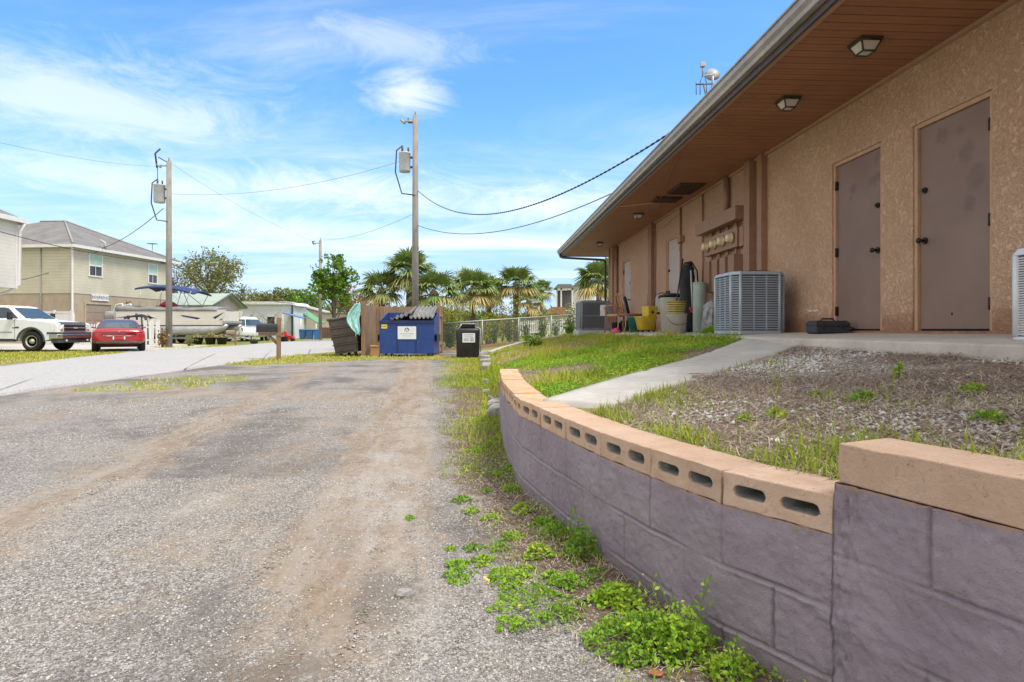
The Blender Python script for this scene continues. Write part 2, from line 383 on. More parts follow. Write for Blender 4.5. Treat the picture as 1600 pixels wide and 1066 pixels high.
# ------------------------------------------------------------------ upper bed behind the wall
def mat_bed():
    t = NT('mulch_and_sod'); P = t.pos()
    n_mid = t.noise(P, 2.6, 5, .65); n_fine = t.noise(P, 30, 5, .75)
    s = t.ramp(n_fine, [(.25,(.11,.074,.052)),(.45,(.23,.17,.13)),(.62,(.34,.275,.22)),(.8,(.48,.42,.36))])
    vo = t.voro(P, 48); sep = t.n('ShaderNodeSeparateColor'); t.l(vo.outputs['Color'], sep.inputs[0])
    peb = t.ramp(sep.outputs[1], [(0,(.40,.38,.36)),(1,(.72,.70,.67))])
    pm = t.math('MULTIPLY', t.step(sep.outputs[0], .45, .55), t.step(t.math('ADD', t.attr('pebble'), t.math('MULTIPLY', t.math('SUBTRACT', n_mid, .5), 1.3)), .45, .75))
    s = t.mix(pm, s, peb)
    gm = t.step(t.math('ADD', t.attr('grass'), t.math('MULTIPLY', t.math('SUBTRACT', n_mid, .5), 1.1)), .35, .65)
    gcol = t.ramp(t.noise(P, 12, 5, .7), [(.25,(.12,.14,.03)),(.5,(.22,.23,.045)),(.75,(.34,.28,.12))])
    gv = t.math('MULTIPLY', t.step(t.attr('lane'), .4, .6), 1.0)
    c = t.mix(gm, s, gcol)
    c = t.mix(gv, c, t.ramp(sep.outputs[0], [(0,(.2,.19,.18)),(1,(.48,.46,.44))]))
    nr = t.bump(t.math('SUBTRACT', 1.0, vo.outputs['Distance']), .6, .012); nr = t.bump(n_fine, .8, .03, nr)
    return t.done(t.bsdf(c, .95, 0, nr, .1))
by = axis([(-.9,9,.06),(9,22,.13),(22,60,.8)])
us = np.r_[np.linspace(0, 1, 62), 1.02+np.linspace(.1, 1, 18)**1.6*6]
BY = np.repeat(by[:,None], len(us), 1)
left = np.where(by > 7.0, wx(by)-ska(by)-.02, wxe(by)+.10); left = np.where(by > 21, np.minimum(left, -2.7-(by-21)*.02), left)
BX = left[:,None]+us[None,:]*(slabx(by)+.4-left)[:,None]
BZ = bed(BX, BY)
BZ[:,0] = np.where(by < 6.9, np.minimum(BZ[:,0], .46), BZ[:,0])
pebble = np.exp(-(((BX-2.1)/.75)**2+((BY-4.6)/.8)**2))*.9+.35*np.exp(-(((BX-2.3)/.9)**2+((BY-3.0)/1.2)**2))+.2
bgrass = np.where(path_mask(BX, BY) | (BY > 7), 0, 0)+sst(-.15, .35, (BY-BX*.99)-3.05)*1.0
fr = np.exp(-((BX-wx(BY)-.2)/.18)**2)*(BY < 5)*.7
bgrass = bgrass*np.where(BY < 19, np.clip(.30+3.0*(fbm(BX, BY, 1.4)-.38), .05, 1), 1)*(1-.95*np.exp(-(((BY-BX*.99)-3.9-.2*BX)/.22)**2)*(BX > .45)*(BX < 2.1)); bgrass = np.maximum(bgrass, fr)*(1-sst(24, 26, BY)*0)
blane = inpoly(BX, BY, [(-2.9,21.2),(-1.6,20.2),(.2,21),(3.2,23.5),(9,26),(9,29),(3.2,28),(-1,25),(-2.9,24.4)]).astype(float)
o = np_mesh('garden_bed', np.stack([BX.ravel(), BY.ravel(), BZ.ravel()], 1), grid_faces(len(by), len(us)), mat_bed(), smooth=True,
            attrs=dict(pebble=pebble.ravel(), grass=bgrass.ravel(), lane=blane.ravel()))
tag(o, 'raised bed of dry mulch and green sod sloping up from the block wall to the building', 'garden bed', kind='structure')
# ------------------------------------------------------------------ concrete ramp path
pl_ = resample(PL, 60); pr_ = resample(PR, 60); kk = np.linspace(0, 1, 10)[None, :, None]
PP = pl_[:,None,:]*(1-kk)+pr_[:,None,:]*kk
tt = np.linspace(0, 1, 60); zc = bed((pl_[:,0]+pr_[:,0])/2, (pl_[:,1]+pr_[:,1])/2)
zc = np.polyval(np.polyfit(tt, zc, 3), tt)+.028
PZ = np.repeat(zc[:,None], 10, 1)
PZ[[20,40],:] -= .012
V = np.concatenate([PP.reshape(-1,2), PZ.reshape(-1,1)], 1); Fq = grid_faces(60, 10); nV = len(V)
rim = [i*10 for i in range(60)]+[59*10+j for j in range(1,10)]+[i*10+9 for i in range(58,-1,-1)]+[j for j in range(8,0,-1)]
V2 = V[rim].copy(); V2[:,2] -= .16
sk = np.array([[rim[i], rim[(i+1) % len(rim)], nV+(i+1) % len(rim), nV+i] for i in range(len(rim))])
tag(np_mesh('path', np.r_[V, V2], np.r_[Fq, sk], M('path_concrete', (.44,.42,.385), .9, .12, 2.5, .004, 70, dirt=(.62,.60,.56), dirt_amt=.5, dscale=3.2)), 'bare concrete ramp rising from the block wall to the walkway', 'path', kind='structure')
# ================================================================== scatter builders
def blades(pos, h, w, lean, tint, mat, name, label, cat='grass', flat=0.0, zoff=0.0):
    n = len(pos); a = rng.random(n)*2*np.pi; dx, dy = np.cos(a), np.sin(a)
    lx = dx*lean*h; ly = dy*lean*h; up = h*np.sqrt(np.maximum(.02, 1-np.minimum(.98, lean**2)))
    sx, sy = -dy*w/2, dx*w/2
    x, y, z = pos[:,0], pos[:,1], pos[:,2]+zoff
    v = np.empty((n, 5, 3))
    v[:,0] = np.stack([x-sx, y-sy, z-.004], 1); v[:,1] = np.stack([x+sx, y+sy, z-.004], 1)
    v[:,2] = np.stack([x-sx*.8+lx*.4, y-sy*.8+ly*.4, z+up*.62], 1); v[:,3] = np.stack([x+sx*.8+lx*.4, y+sy*.8+ly*.4, z+up*.62], 1)
    v[:,4] = np.stack([x+lx, y+ly, z+up], 1)
    b = (np.arange(n)*5)[:,None]
    f = np.concatenate([b+np.array([0,1,3]), b+np.array([0,3,2]), b+np.array([2,3,4])], 0)
    o = np_mesh(name, v.reshape(-1,3), f, mat, tint=np.repeat(tint, 5))
    return tag(o, label, cat, kind='stuff')
def leaves(c, nrm_bias, size, tint_seed, n=None):
    """diamond leaves at positions c (N,3); returns V, F, tint"""
    n = len(c); nr = rng.normal(size=(n,3)); nr[:,2] += nrm_bias; nr /= np.linalg.norm(nr, axis=1)[:,None]
    t = np.cross(nr, rng.normal(size=(n,3))); t /= np.linalg.norm(t, axis=1)[:,None]; b = np.cross(nr, t)
    s = size[:,None] if hasattr(size, '__len__') else size
    v = np.stack([c-t*s, c+b*s*.55+nr*s*.1, c+t*s, c-b*s*.55+nr*s*.1], 1)
    f = (np.arange(n)*4)[:,None]+np.arange(4)
    return v.reshape(-1,3), f, np.repeat(tint_seed, 4)
m_grass = leafmat('grass_blades', [(0,(.17,.26,.018)),(.4,(.32,.40,.03)),(.7,(.46,.46,.055)),(1,(.58,.47,.15))], .3)
m_dry = leafmat('dry_straw', [(0,(.12,.08,.056)),(.4,(.30,.22,.165)),(.7,(.46,.365,.285)),(1,(.64,.55,.44))], .05, .8)
m_weed = leafmat('weed_leaves', [(0,(.11,.23,.018)),(.5,(.24,.43,.03)),(.85,(.40,.54,.05)),(1,(.62,.56,.04))], .3)
def scatter_rect(n, x0, x1, y0, y1): return np.stack([x0+(x1-x0)*rng.random(n), y0+(y1-y0)*rng.random(n)], 1)
def put(p): return np.c_[p, HH(p[:,0], p[:,1])]
# mound grass
p = scatter_rect(150000, -1.3, 3.3, 4.0, 22.5)
keep = (p[:,0] > wx(p[:,1])+np.where(p[:,1] > 7.1, -.15, .2)) & (p[:,0] < slabx(p[:,1])+.10) & ~path_mask(p[:,0], p[:,1], .03)
gsm = sst(-.05, .45, (p[:,1]-p[:,0]*.99)-3.05)*np.clip(.10+3.0*(fbm(p[:,0], p[:,1], 1.4)-.38), .03, 1)
soilgap = np.exp(-(((p[:,1]-p[:,0]*.99)-3.90-.2*p[:,0])/.22)**2)*(p[:,0] > .45)*(p[:,0] < 2.1)
gsm *= 1-.85*soilgap
gsm *= np.where((p[:,1] > 11) & (p[:,0] < 1.2-.05*p[:,1]), .45, 1)
p = put(p[keep & (rng.random(len(p)) < gsm)])
n = len(p); tn = np.clip(.5+1.9*(fbm(p[:,0], p[:,1], 1.1)-.5)+.25*(rng.random(n)-.5)+.10*sst(9,15,p[:,1]), 0, 1)
blades(p, (.022+.062*rng.random(n)**1.6)*(.15+3.0*fbm(p[:,0],p[:,1],2.0)**1.8)*(1+.8*sst(.55,.7,fbm(p[:,0]+9,p[:,1],1.7))), .006+.004*rng.random(n), .3+.6*rng.random(n), tn, m_grass, 'sod_grass', 'green and yellowing grass covering the mound before the walkway')
# low leafy ground cover in mound
p = scatter_rect(60000, -.2, 3.2, 3.8, 10); keep = (p[:,0] > wx(p[:,1])+.2) & (p[:,0] < slabx(p[:,1])+.05) & ~path_mask(p[:,0], p[:,1], .02)
q = sst(.0, .5, (p[:,1]-p[:,0]*.99)-3.05)*sst(.42, .62, fbm(p[:,0], p[:,1], 1.6))*(1-.8*np.exp(-(((p[:,1]-p[:,0]*.99)-3.9-.2*p[:,0])/.2)**2)*(p[:,0] > .5))
p = put(p[keep & (rng.random(len(p)) < q)]); p[:,2] += .01+.05*rng.random(len(p))
v, f, tn = leaves(p, 1.2, .009+.008*rng.random(len(p)), np.clip(.2+.7*fbm(p[:,0],p[:,1],2)+.2*(rng.random(len(p))-.5), 0, .95))
tag(np_mesh('ground_cover', v, f, m_weed, tint=tn), 'bright green clover growing low over the mound beside the concrete ramp', 'ground cover', kind='stuff')
# grass left of the wall foot, towards the bin
p = scatter_rect(60000, -2.4, .1, 5.0, 19.5)
dd = wx(p[:,1])-p[:,0]; wd = np.interp(p[:,1], [5,7,11,19.5],[.35,.75,1.0,1.2])
q = (dd > 0)*(dd < wd*1.2)*np.clip(1.2-dd/wd, 0, 1)*np.clip(2.4*(fbm(p[:,0],p[:,1],1.0)-.25), 0, 1)
ex = scatter_rect(9000, -.75, .0, 7.0, 13); de = ex[:,0]-wx(ex[:,1]); ex = ex[(de > -.2) & (de < .12)]
p = np.concatenate([put(p[rng.random(len(p)) < q]), put(ex)]); n = len(p)
blades(p, .03+.07*rng.random(n)**1.5, .007+.004*rng.random(n), .3+.6*rng.random(n), np.clip(.1+.85*fbm(p[:,0],p[:,1],.8)+.2*(rng.random(n)-.5), 0, 1), m_grass, 'edge_grass', 'grass strip along the gravel edge between the wall end and the black bin')
# verges
vp = []
for pl, dens in ((G_PATCH, 130), (G_MAIL, 360), (G_LEFT, 260), (G_POLE, 200), (G_FAR, 60)):
    a = np.array(pl); x0, y0 = a.min(0)-.3; x1, y1 = a.max(0)+.3; nn = int(min(60000, dens*(x1-x0)*(y1-y0))); q = scatter_rect(nn, x0, x1, y0, y1)
    jx = q+(np.stack([fbm(q[:,0],q[:,1],1.5), fbm(q[:,0]+50,q[:,1],1.5)], 1)-.5)*1.2
    q = q[inpoly(jx[:,0], jx[:,1], pl) & (rng.random(nn) < .25+1.4*np.clip(fbm(q[:,0],q[:,1],.8)-.3, 0, 1))]; vp.append(put(q))
p = np.concatenate(vp); n = len(p)
blades(p, .03+.06*rng.random(n), .016+.008*rng.random(n), .3+.6*rng.random(n), np.clip(.42+.7*fbm(p[:,0],p[:,1],.6)+.25*(rng.random(n)-.5), 0, 1), m_grass, 'verge_grass', 'short yellow green grass on the street verges and around the mailbox post')
# bed fringe grass near the caps
p = scatter_rect(70000, -.1, 2.2, 1.2, 5.0); dd = p[:,0]-wxe(p[:,1])
q = (dd > .21)*np.exp(-((dd-.25)/.11)**2)*np.clip(3.6*(fbm(p[:,0],p[:,1],2.2)-.40), .04, 1)
q += (np.exp(-(((p[:,0]-1.17)/.22)**2+((p[:,1]-1.95)/.28)**2))*1.6+1.3*np.exp(-(((p[:,0]-.85)/.2)**2+((p[:,1]-3.7)/.3)**2)))*.5*(dd > .2)
q += .04*sst(.5,.65,fbm(p[:,0],p[:,1],3.5))*(dd > .2)
p = put(p[(rng.random(len(p)) < q) & ~path_mask(p[:,0],p[:,1],.02)]); n = len(p)
blades(p, .03+.07*rng.random(n)**1.4, .004+.003*rng.random(n), .2+.6*rng.random(n), np.clip(.1+.5*rng.random(n), 0, 1), m_grass, 'fringe_grass', 'bright green grass sprouting behind the tan cap blocks')
# thin grass and sprouts along the foot of the wall
p = scatter_rect(42000, -1.2, 1.6, 1.0, 6.5); dd = wx(p[:,1])-p[:,0]
q = (dd > .0)*np.clip(1.0-dd/.62, 0, 1)*np.clip(3.2*(fbm(p[:,0],p[:,1],2.6)-.42), 0, 1)
p = put(p[rng.random(len(p)) < q]); n = len(p)
blades(p, .012+.045*rng.random(n)**1.5, .004+.003*rng.random(n), .3+.65*rng.random(n), np.clip(.1+.8*rng.random(n), 0, 1), m_grass, 'strip_grass', 'sparse green grass in the brown strip at the foot of the purple wall')
p = scatter_rect(52000, -1.2, 1.6, 1.0, 7.0); dd = wx(p[:,1])-p[:,0]
q = .6*(dd > .0)*np.clip(1.1-dd/.5, 0, 1)*sst(.47, .64, fbm(p[:,0]+3,p[:,1],2.1)); p = put(p[rng.random(len(p)) < q]); p[:,2] += .006+.03*rng.random(len(p))
v, f, tn = leaves(p, 1.0, .006+.007*rng.random(len(p)), np.clip(.1+.8*rng.random(len(p)), 0, .95))
tag(np_mesh('strip_clover', v, f, m_weed, tint=tn), 'low clover sprouting through the brown strip beside the purple wall', 'ground cover', kind='stuff')
# dry straw in the bed
def straw(p, name, label, l0=.03, l1=.13, w0=.0009, H=None):
    H = H or HH
    n = len(p); a = rng.random(n)*2*np.pi; L = l0+(l1-l0)*rng.random(n)**1.7; w = w0*(1+rng.random(n)); e = (rng.random(n)-.3)*.5
    dx, dy = np.cos(a)*L, np.sin(a)*L; sx, sy = -np.sin(a)*w, np.cos(a)*w; z0 = p[:,2]+.003+.018*rng.random(n)
    z2 = np.maximum(H(p[:,0]+dx, p[:,1]+dy)+.004, z0+e*L); cx, cy = (rng.random(n)-.5)*L*.4, (rng.random(n)-.5)*L*.4
    v = np.empty((n,6,3))
    v[:,0] = np.c_[p[:,0]-sx, p[:,1]-sy, z0]; v[:,1] = np.c_[p[:,0]+sx, p[:,1]+sy, z0]
    mz = np.maximum((z0+z2)/2, H(p[:,0]+dx/2, p[:,1]+dy/2)+.008)+.01*rng.random(n)
    v[:,2] = np.c_[p[:,0]+dx/2+cx-sx, p[:,1]+dy/2+cy-sy, mz]; v[:,3] = np.c_[p[:,0]+dx/2+cx+sx, p[:,1]+dy/2+cy+sy, mz]
    v[:,4] = np.c_[p[:,0]+dx-sx*.3, p[:,1]+dy-sy*.3, z2]; v[:,5] = np.c_[p[:,0]+dx+sx*.3, p[:,1]+dy+sy*.3, z2]
    b = (np.arange(n)*6)[:,None]; f = np.concatenate([b+np.array([0,1,3,2]), b+np.array([2,3,5,4])])
    tn = np.clip(.15+.9*fbm(p[:,0],p[:,1],1.7)*.6+.45*rng.random(n), 0, 1)
    return tag(np_mesh(name, v.reshape(-1,3), f, m_dry, tint=np.repeat(tn, 6)), label, 'dead grass', kind='stuff')
p = scatter_rect(120000, .3, 3.4, 1.0, 6.3)
q = (p[:,0] > wxe(p[:,1])+.23)*(p[:,0] < slabx(p[:,1])-.02)*~path_mask(p[:,0],p[:,1],.0)*(1-sst(.1,.6,(p[:,1]-p[:,0]*.99)-3.05))*np.clip(.25+1.6*(fbm(p[:,0],p[:,1],1.5)-.3), .1, 1)
q = q*(1-.75*np.exp(-(((p[:,0]-2.1)/.6)**2+((p[:,1]-4.6)/.6)**2)))
straw(put(p[rng.random(len(p)) < q]), 'dead_grass', 'brown dead grass and twigs matted over the raised bed')
p = scatter_rect(60000, -1.2, 1.4, 1.0, 7.5); dd = wx(p[:,1])-p[:,0]
q = (dd > .0)*np.clip(1.1-dd/.55, 0, 1)*np.clip(.3+1.5*(fbm(p[:,0],p[:,1],2)-.3), 0, 1)
straw(put(p[rng.random(len(p)) < q]), 'leaf_litter', 'brown dry litter along the foot of the purple wall', .015, .07, H=base)
# pebbles
OCT = np.array([(1,0,0),(-1,0,0),(0,1,0),(0,-1,0),(0,0,1),(0,0,-1)], float); OCF = np.array([(0,2,4),(2,1,4),(1,3,4),(3,0,4),(2,0,5),(1,2,5),(3,1,5),(0,3,5)])
def pebbles(p, size, tint, mat, name, label, cat, flat=.6):
    n = len(p); v = OCT[None]*(.7+.5*rng.random((n,6,1))); a = rng.random(n)*6.28; c, s = np.cos(a), np.sin(a); el = .6+.5*rng.random(n)
    v = v*np.stack([np.ones(n), el, el*flat], 1)[:,None,:]
    x = v[:,:,0]*c[:,None]-v[:,:,1]*s[:,None]; y = v[:,:,0]*s[:,None]+v[:,:,1]*c[:,None]; tz = (rng.random(n)-.5)[:,None]*.8
    z = v[:,:,2]+x*tz
    v = np.stack([x, y, z], 2)*size[:,None,None]+p[:,None,:]
    f = (np.arange(n)*6)[:,None,None]+OCF[None]
    return tag(np_mesh(name, v.reshape(-1,3), f.reshape(-1,3), mat, tint=np.repeat(tint, 6)), label, cat, kind='stuff')
def stonemat(name, stops):
    t = NT(name); c = t.ramp(t.attr('tint'), stops); return t.done(t.bsdf(c, .85, 0, None, .25))
m_stone = stonemat('gravel_chips', [(0,(.11,.10,.09)),(.3,(.24,.22,.195)),(.6,(.37,.345,.315)),(.85,(.49,.465,.435)),(1,(.68,.66,.62))])
m_shell = stonemat('white_shell', [(0,(.40,.37,.33)),(.5,(.62,.60,.57)),(1,(.82,.81,.78))])
p = scatter_rect(30000, .3, 3.3, 1.2, 6.0)
q = (p[:,0] > wxe(p[:,1])+.23)*(p[:,0] < slabx(p[:,1])-.02)*~path_mask(p[:,0],p[:,1],.0)*(1-sst(-.3,.3,(p[:,1]-p[:,0]*.99)-3.05))*np.clip(.10+2.6*(fbm(p[:,0],p[:,1],1.9)-.45)+.9*np.exp(-(((p[:,0]-2.15)/.65)**2+((p[:,1]-4.6)/.6)**2)), .02, 1)
p = put(p[rng.random(len(p)) < q]); n = len(p); p[:,2] += .006
pebbles(p, .006+.013*rng.random(n)**2, rng.random(n), m_shell, 'shell_gravel', 'white shell pebbles scattered in the raised bed', 'pebbles')
p = np.concatenate([scatter_rect(95000, -2.9, 1.0, 1.5, 4.2), scatter_rect(40000, -6.5, .2, 3.8, 9)])
dm = np.exp(-((p[:,0]-(-.36-.138*p[:,1]))/.32)**2); q = (p[:,0] < wx(p[:,1])-.12)*(1-.6*dm)*np.clip(.25+1.6*(fbm(p[:,0],p[:,1],.9)-.25), .1, 1)*np.clip(.15+(wx(p[:,1])-p[:,0])/.7, 0, 1)
p = put(p[rng.random(len(p)) < q]); n = len(p); far = sst(3.5, 8, p[:,1])
pebbles(p, (.003+.006*rng.random(n)**2.2)*(1+.7*far), np.clip(.15+.75*rng.random(n), 0, 1), m_stone, 'gravel', 'loose grey gravel chips over the lot', 'gravel')
pts = np.array([(-.42,2.33,0),(-.30,2.2,0),(-1.9,3.1,0),(.20,1.72,0)]); pts[:,2] = base(pts[:,0], pts[:,1])+.006
for i, (lb, sz, tn) in enumerate([('flat grey stone lying by the dark patch in the gravel', .026, .62)]):
    mbk = MB(); rr = random.Random(3)
    mbk.loft([[(pts[i][0]+sz*1.5*math.cos(a)*s*rr.uniform(.85,1.1), pts[i][1]+sz*math.sin(a)*s*rr.uniform(.85,1.1), pts[i][2]+z) for a in [k*math.pi/5 for k in range(10)]] for s, z in ((.9,-.01),(1,.004),(.72,.018))], smooth=False)
    tag(mbk.build('stone', M('flat_stone', (.30,.285,.27), .9, .2, 20, .003)), lb, 'stone')
# ================================================================== purple block retaining wall
wall = thing('retaining_wall', 'curved purple painted block wall with tan cap blocks holding back the raised bed', 'retaining wall', (float(WALL[5,0]), float(WALL[5,1]), 0))
wall_off = Vector((-float(WALL[5,0]), -float(WALL[5,1]), 0))
def mat_paint():
    t = NT('purple_wall_paint'); P = t.pos()
    n = t.noise(P, 3, 5, .6); f = t.noise(P, 70, 4, .65)
    c = t.mix(t.step(n, .3, .7), (.258,.209,.241), (.338,.28,.314))
    c = t.mix(t.math('MULTIPLY', t.step(t.noise(P, 9, 6, .75), .57, .72), .4), c, (.33,.285,.30))
    c = t.mix(t.math('MULTIPLY', t.step(t.noise(P, 26, 4, .7), .66, .74), .5), c, (.38,.34,.35))
    sp = t.n('ShaderNodeSeparateXYZ'); t.l(P, sp.inputs[0])
    c = t.mix(t.math('MULTIPLY', t.attr('darkg'), .42), c, (.10,.078,.085))
    c = t.mix(t.math('MULTIPLY', t.attr('seam'), .75), c, (.46,.41,.43))
    ed = t.step(t.math('ADD', t.attr('topd'), t.math('MULTIPLY', t.math('SUBTRACT', t.noise(P, 30, 4, .7), .5), .06)), .010, .004)
    c = t.mix(t.math('MULTIPLY', ed, .8), c, (.40,.25,.18))
    low = t.math('MULTIPLY', t.step(t.math('ADD', sp.outputs[2], t.math('MULTIPLY', n, .12)), .17, .04), .5)
    c = t.mix(low, c, (.22,.185,.16))
    pv = t.voro(P, 75); nr = t.bump(t.step(pv.outputs['Distance'], .05, .35), .35, .004); nr = t.bump(t.noise(P, 48, 6, .8, .2), 1.0, .009, nr); nr = t.bump(t.noise(P, 190, 3, .7), .6, .0025, nr)
    return t.done(t.bsdf(c, .62, 0, nr, .4))
far2near = WALL[::-1]                     # (-.143,7.0) ... (2.0,-.9)
seg = np.hypot(*np.diff(far2near, axis=0).T); cum = np.r_[0, np.cumsum(seg)]
s_c = cum[len(far2near)-1-5]              # arc length at the corner (block end)
sv = np.r_[np.arange(0, s_c-2.6, .016), np.arange(s_c-2.6, cum[-1], .0055), cum[-1]]
fx = np.interp(sv, cum, far2near[:,0]); fy = np.interp(sv, cum, far2near[:,1])
# smooth tangent
tx = np.gradient(fx, sv); ty = np.gradient(fy, sv)
ker = np.ones(25)/25; tx = np.convolve(np.pad(tx, 12, 'edge'), ker, 'valid'); ty = np.convolve(np.pad(ty, 12, 'edge'), ker, 'valid')
tl = np.hypot(tx, ty); tx /= tl; ty /= tl; ox, oy = ty, -tx
NZ = 128; kz = np.linspace(0, 1, NZ)
topz = np.where(sv > s_c+.001, .624, .475)
SZ = -.10+(topz[:,None]+.10)*kz[None,:]; SS = np.repeat(sv[:,None], NZ, 1)
sb = 0*SS; RT = SS > s_c
n1 = fbm(SS, SZ, 9, 3)-.5; n2 = fbm(SS+30, SZ, 40, 2)-.5
blk = np.floor((SZ+.125)/.2); tilt = (vn(np.floor(SS/.4+.5*(blk % 2))*7.3, blk*3.1, 1.0)-.5)
disp = n1*.010+n2*.007+tilt*.007*(SS < s_c)-sb
def groove(d, w, amp): return -amp*np.exp(-(d/w)**2)
mod = np.clip(.05+1.9*(fbm(SS, SZ*.6+7, 3.2)-.28), .06, 1.0); wob = (fbm(SS, SZ*0+3, 2.2)-.5)*.016
seam = np.zeros_like(SS); darkg = np.zeros_like(SS)  # masks: paler lines along the seams, darker tone along the joint grooves
def hj(zj, m):
    global disp, seam, darkg
    d_ = SZ-zj-wob; darkg = np.maximum(darkg, np.exp(-(d_/.0055)**2)*m*np.clip(mod, 0, 1)); disp = disp+(groove(d_, .0042, .010)*mod+.006*np.exp(-((d_+.012)/.006)**2)*mod)*m; seam = np.maximum(seam, np.exp(-((d_+.010)/.0045)**2)*m*np.clip(2.2*(fbm(SS*1.0, SZ+2, 5)-.42), 0, 1))
for zj in (.275, .075): hj(zj, ~RT)
for zj in (.425, .225, .03): hj(zj, RT)
# rough mortar where the low wall meets the higher one
rough = np.exp(-((SS-s_c-.03-.05*(SZ-.3))/.045)**2); disp = disp+rough*((fbm(SS*3, SZ, 26, 3)-.5)*.030+.004)
# vertical joints
bnd = cum[:len(far2near)-5]
def vj(c, z0, z1, lo=0, hi=99):
    global disp, darkg
    m = (SZ > z0) & (SZ < z1) & (SS > lo) & (SS < hi)
    w2 = (fbm(SZ*3, SS*0+c, 5)-.5)*.008
    darkg = np.maximum(darkg, np.exp(-((SS-c-w2)/.006)**2)*m*np.clip(mod+.2, 0, 1)); disp = disp+(groove(SS-c-w2, .0046, .010)+.004*np.exp(-((SS-c-w2-.011)/.005)**2))*m*np.clip(mod*.9+.06, 0, 1.0)
for c in bnd[1:-1]: vj(c, .275, .475)
for c in (bnd[1:]+bnd[:-1])/2: vj(c, .075, .275)
for c in bnd[1:-1]: vj(c, -.1, .075)
vj(s_c+.255, .425, .63, s_c); vj(s_c+.66, .425, .63, s_c); vj(s_c+.46, .225, .425, s_c); vj(s_c+.25, .03, .225, s_c)
# trowelled mortar smears
for (a, b, r1, r2) in ((s_c-.02, .33, .10, .09), (s_c+.21, .50, .05, .1), (s_c+.05, .25, .16, .05), (s_c-.45, .36, .06, .05)):
    disp += .010*np.exp(-(((SS-a)/r1)**2+((SZ-b)/r2)**2))*(fbm(SS*2, SZ*6, 7)+.2)
# trowel marks, paint runs and pimples
gm_ = np.random.default_rng(21)
def mark(s0, z0, ls_, lz_, amp, ang):
    global disp
    i0, i1 = np.searchsorted(sv, [s0-4*max(ls_, lz_), s0+4*max(ls_, lz_)])
    if i1-i0 < 2: return
    ds = SS[i0:i1]-s0; dz = SZ[i0:i1]-z0; u_ = ds*math.cos(ang)+dz*math.sin(ang); v_ = -ds*math.sin(ang)+dz*math.cos(ang)
    disp[i0:i1] += amp*np.exp(-(u_/ls_)**2-(v_/lz_)**2)
for _ in range(420): mark(gm_.uniform(s_c-2.5, s_c+1.2), gm_.uniform(-.05, .6), gm_.uniform(.005,.011), gm_.uniform(.005,.010), gm_.uniform(-.0022,.0032), 0)
for _ in range(110): mark(gm_.uniform(s_c-2.5, s_c+1.2), gm_.uniform(-.05, .6), gm_.uniform(.02,.055), gm_.uniform(.004,.007), gm_.uniform(-.0022,.0035), gm_.normal()*.45)
for _ in range(26): mark(gm_.uniform(s_c-1.5, s_c+1.2), gm_.uniform(.05, .6), gm_.uniform(.005,.008), gm_.uniform(.04,.09), gm_.uniform(.001,.0028), gm_.normal()*.1)
for _ in range(9): mark(gm_.uniform(s_c-1.2, s_c+1.0), gm_.uniform(.05, .55), gm_.uniform(.05,.11), gm_.uniform(.05,.09), gm_.uniform(.003,.007), gm_.normal())
FXY = np.stack([fx[:,None]+ox[:,None]*disp, fy[:,None]+oy[:,None]*disp, SZ], -1)
nS = len(sv); V = FXY.reshape(-1, 3); Fq = grid_faces(nS, NZ)
setb = 0*sv
bk = .205+setb
B1 = np.stack([fx-ox*bk, fy-oy*bk, topz], 1); B0 = B1.copy(); B0[:,2] = -.1
T0 = np.stack([fx-ox*(setb+.004), fy-oy*(setb+.004), topz], 1)
nb = len(V); V = np.r_[V, T0, B1, B0]; i = np.arange(nS-1)
Fq = np.r_[Fq, np.stack([nb+i, nb+i+1, nb+nS+i+1, nb+nS+i], 1), np.stack([nb+nS+i, nb+nS+i+1, nb+2*nS+i+1, nb+2*nS+i], 1)]
V[:,0] += wall_off.x; V[:,1] += wall_off.y
np_mesh('block_face', V, Fq, mat_paint(), wall, smooth=True, attrs=dict(topd=np.r_[(topz[:,None]-SZ).ravel(), np.zeros(3*nS)], darkg=np.r_[darkg.ravel(), np.zeros(3*nS)], seam=np.r_[seam.ravel(), np.zeros(3*nS)]))
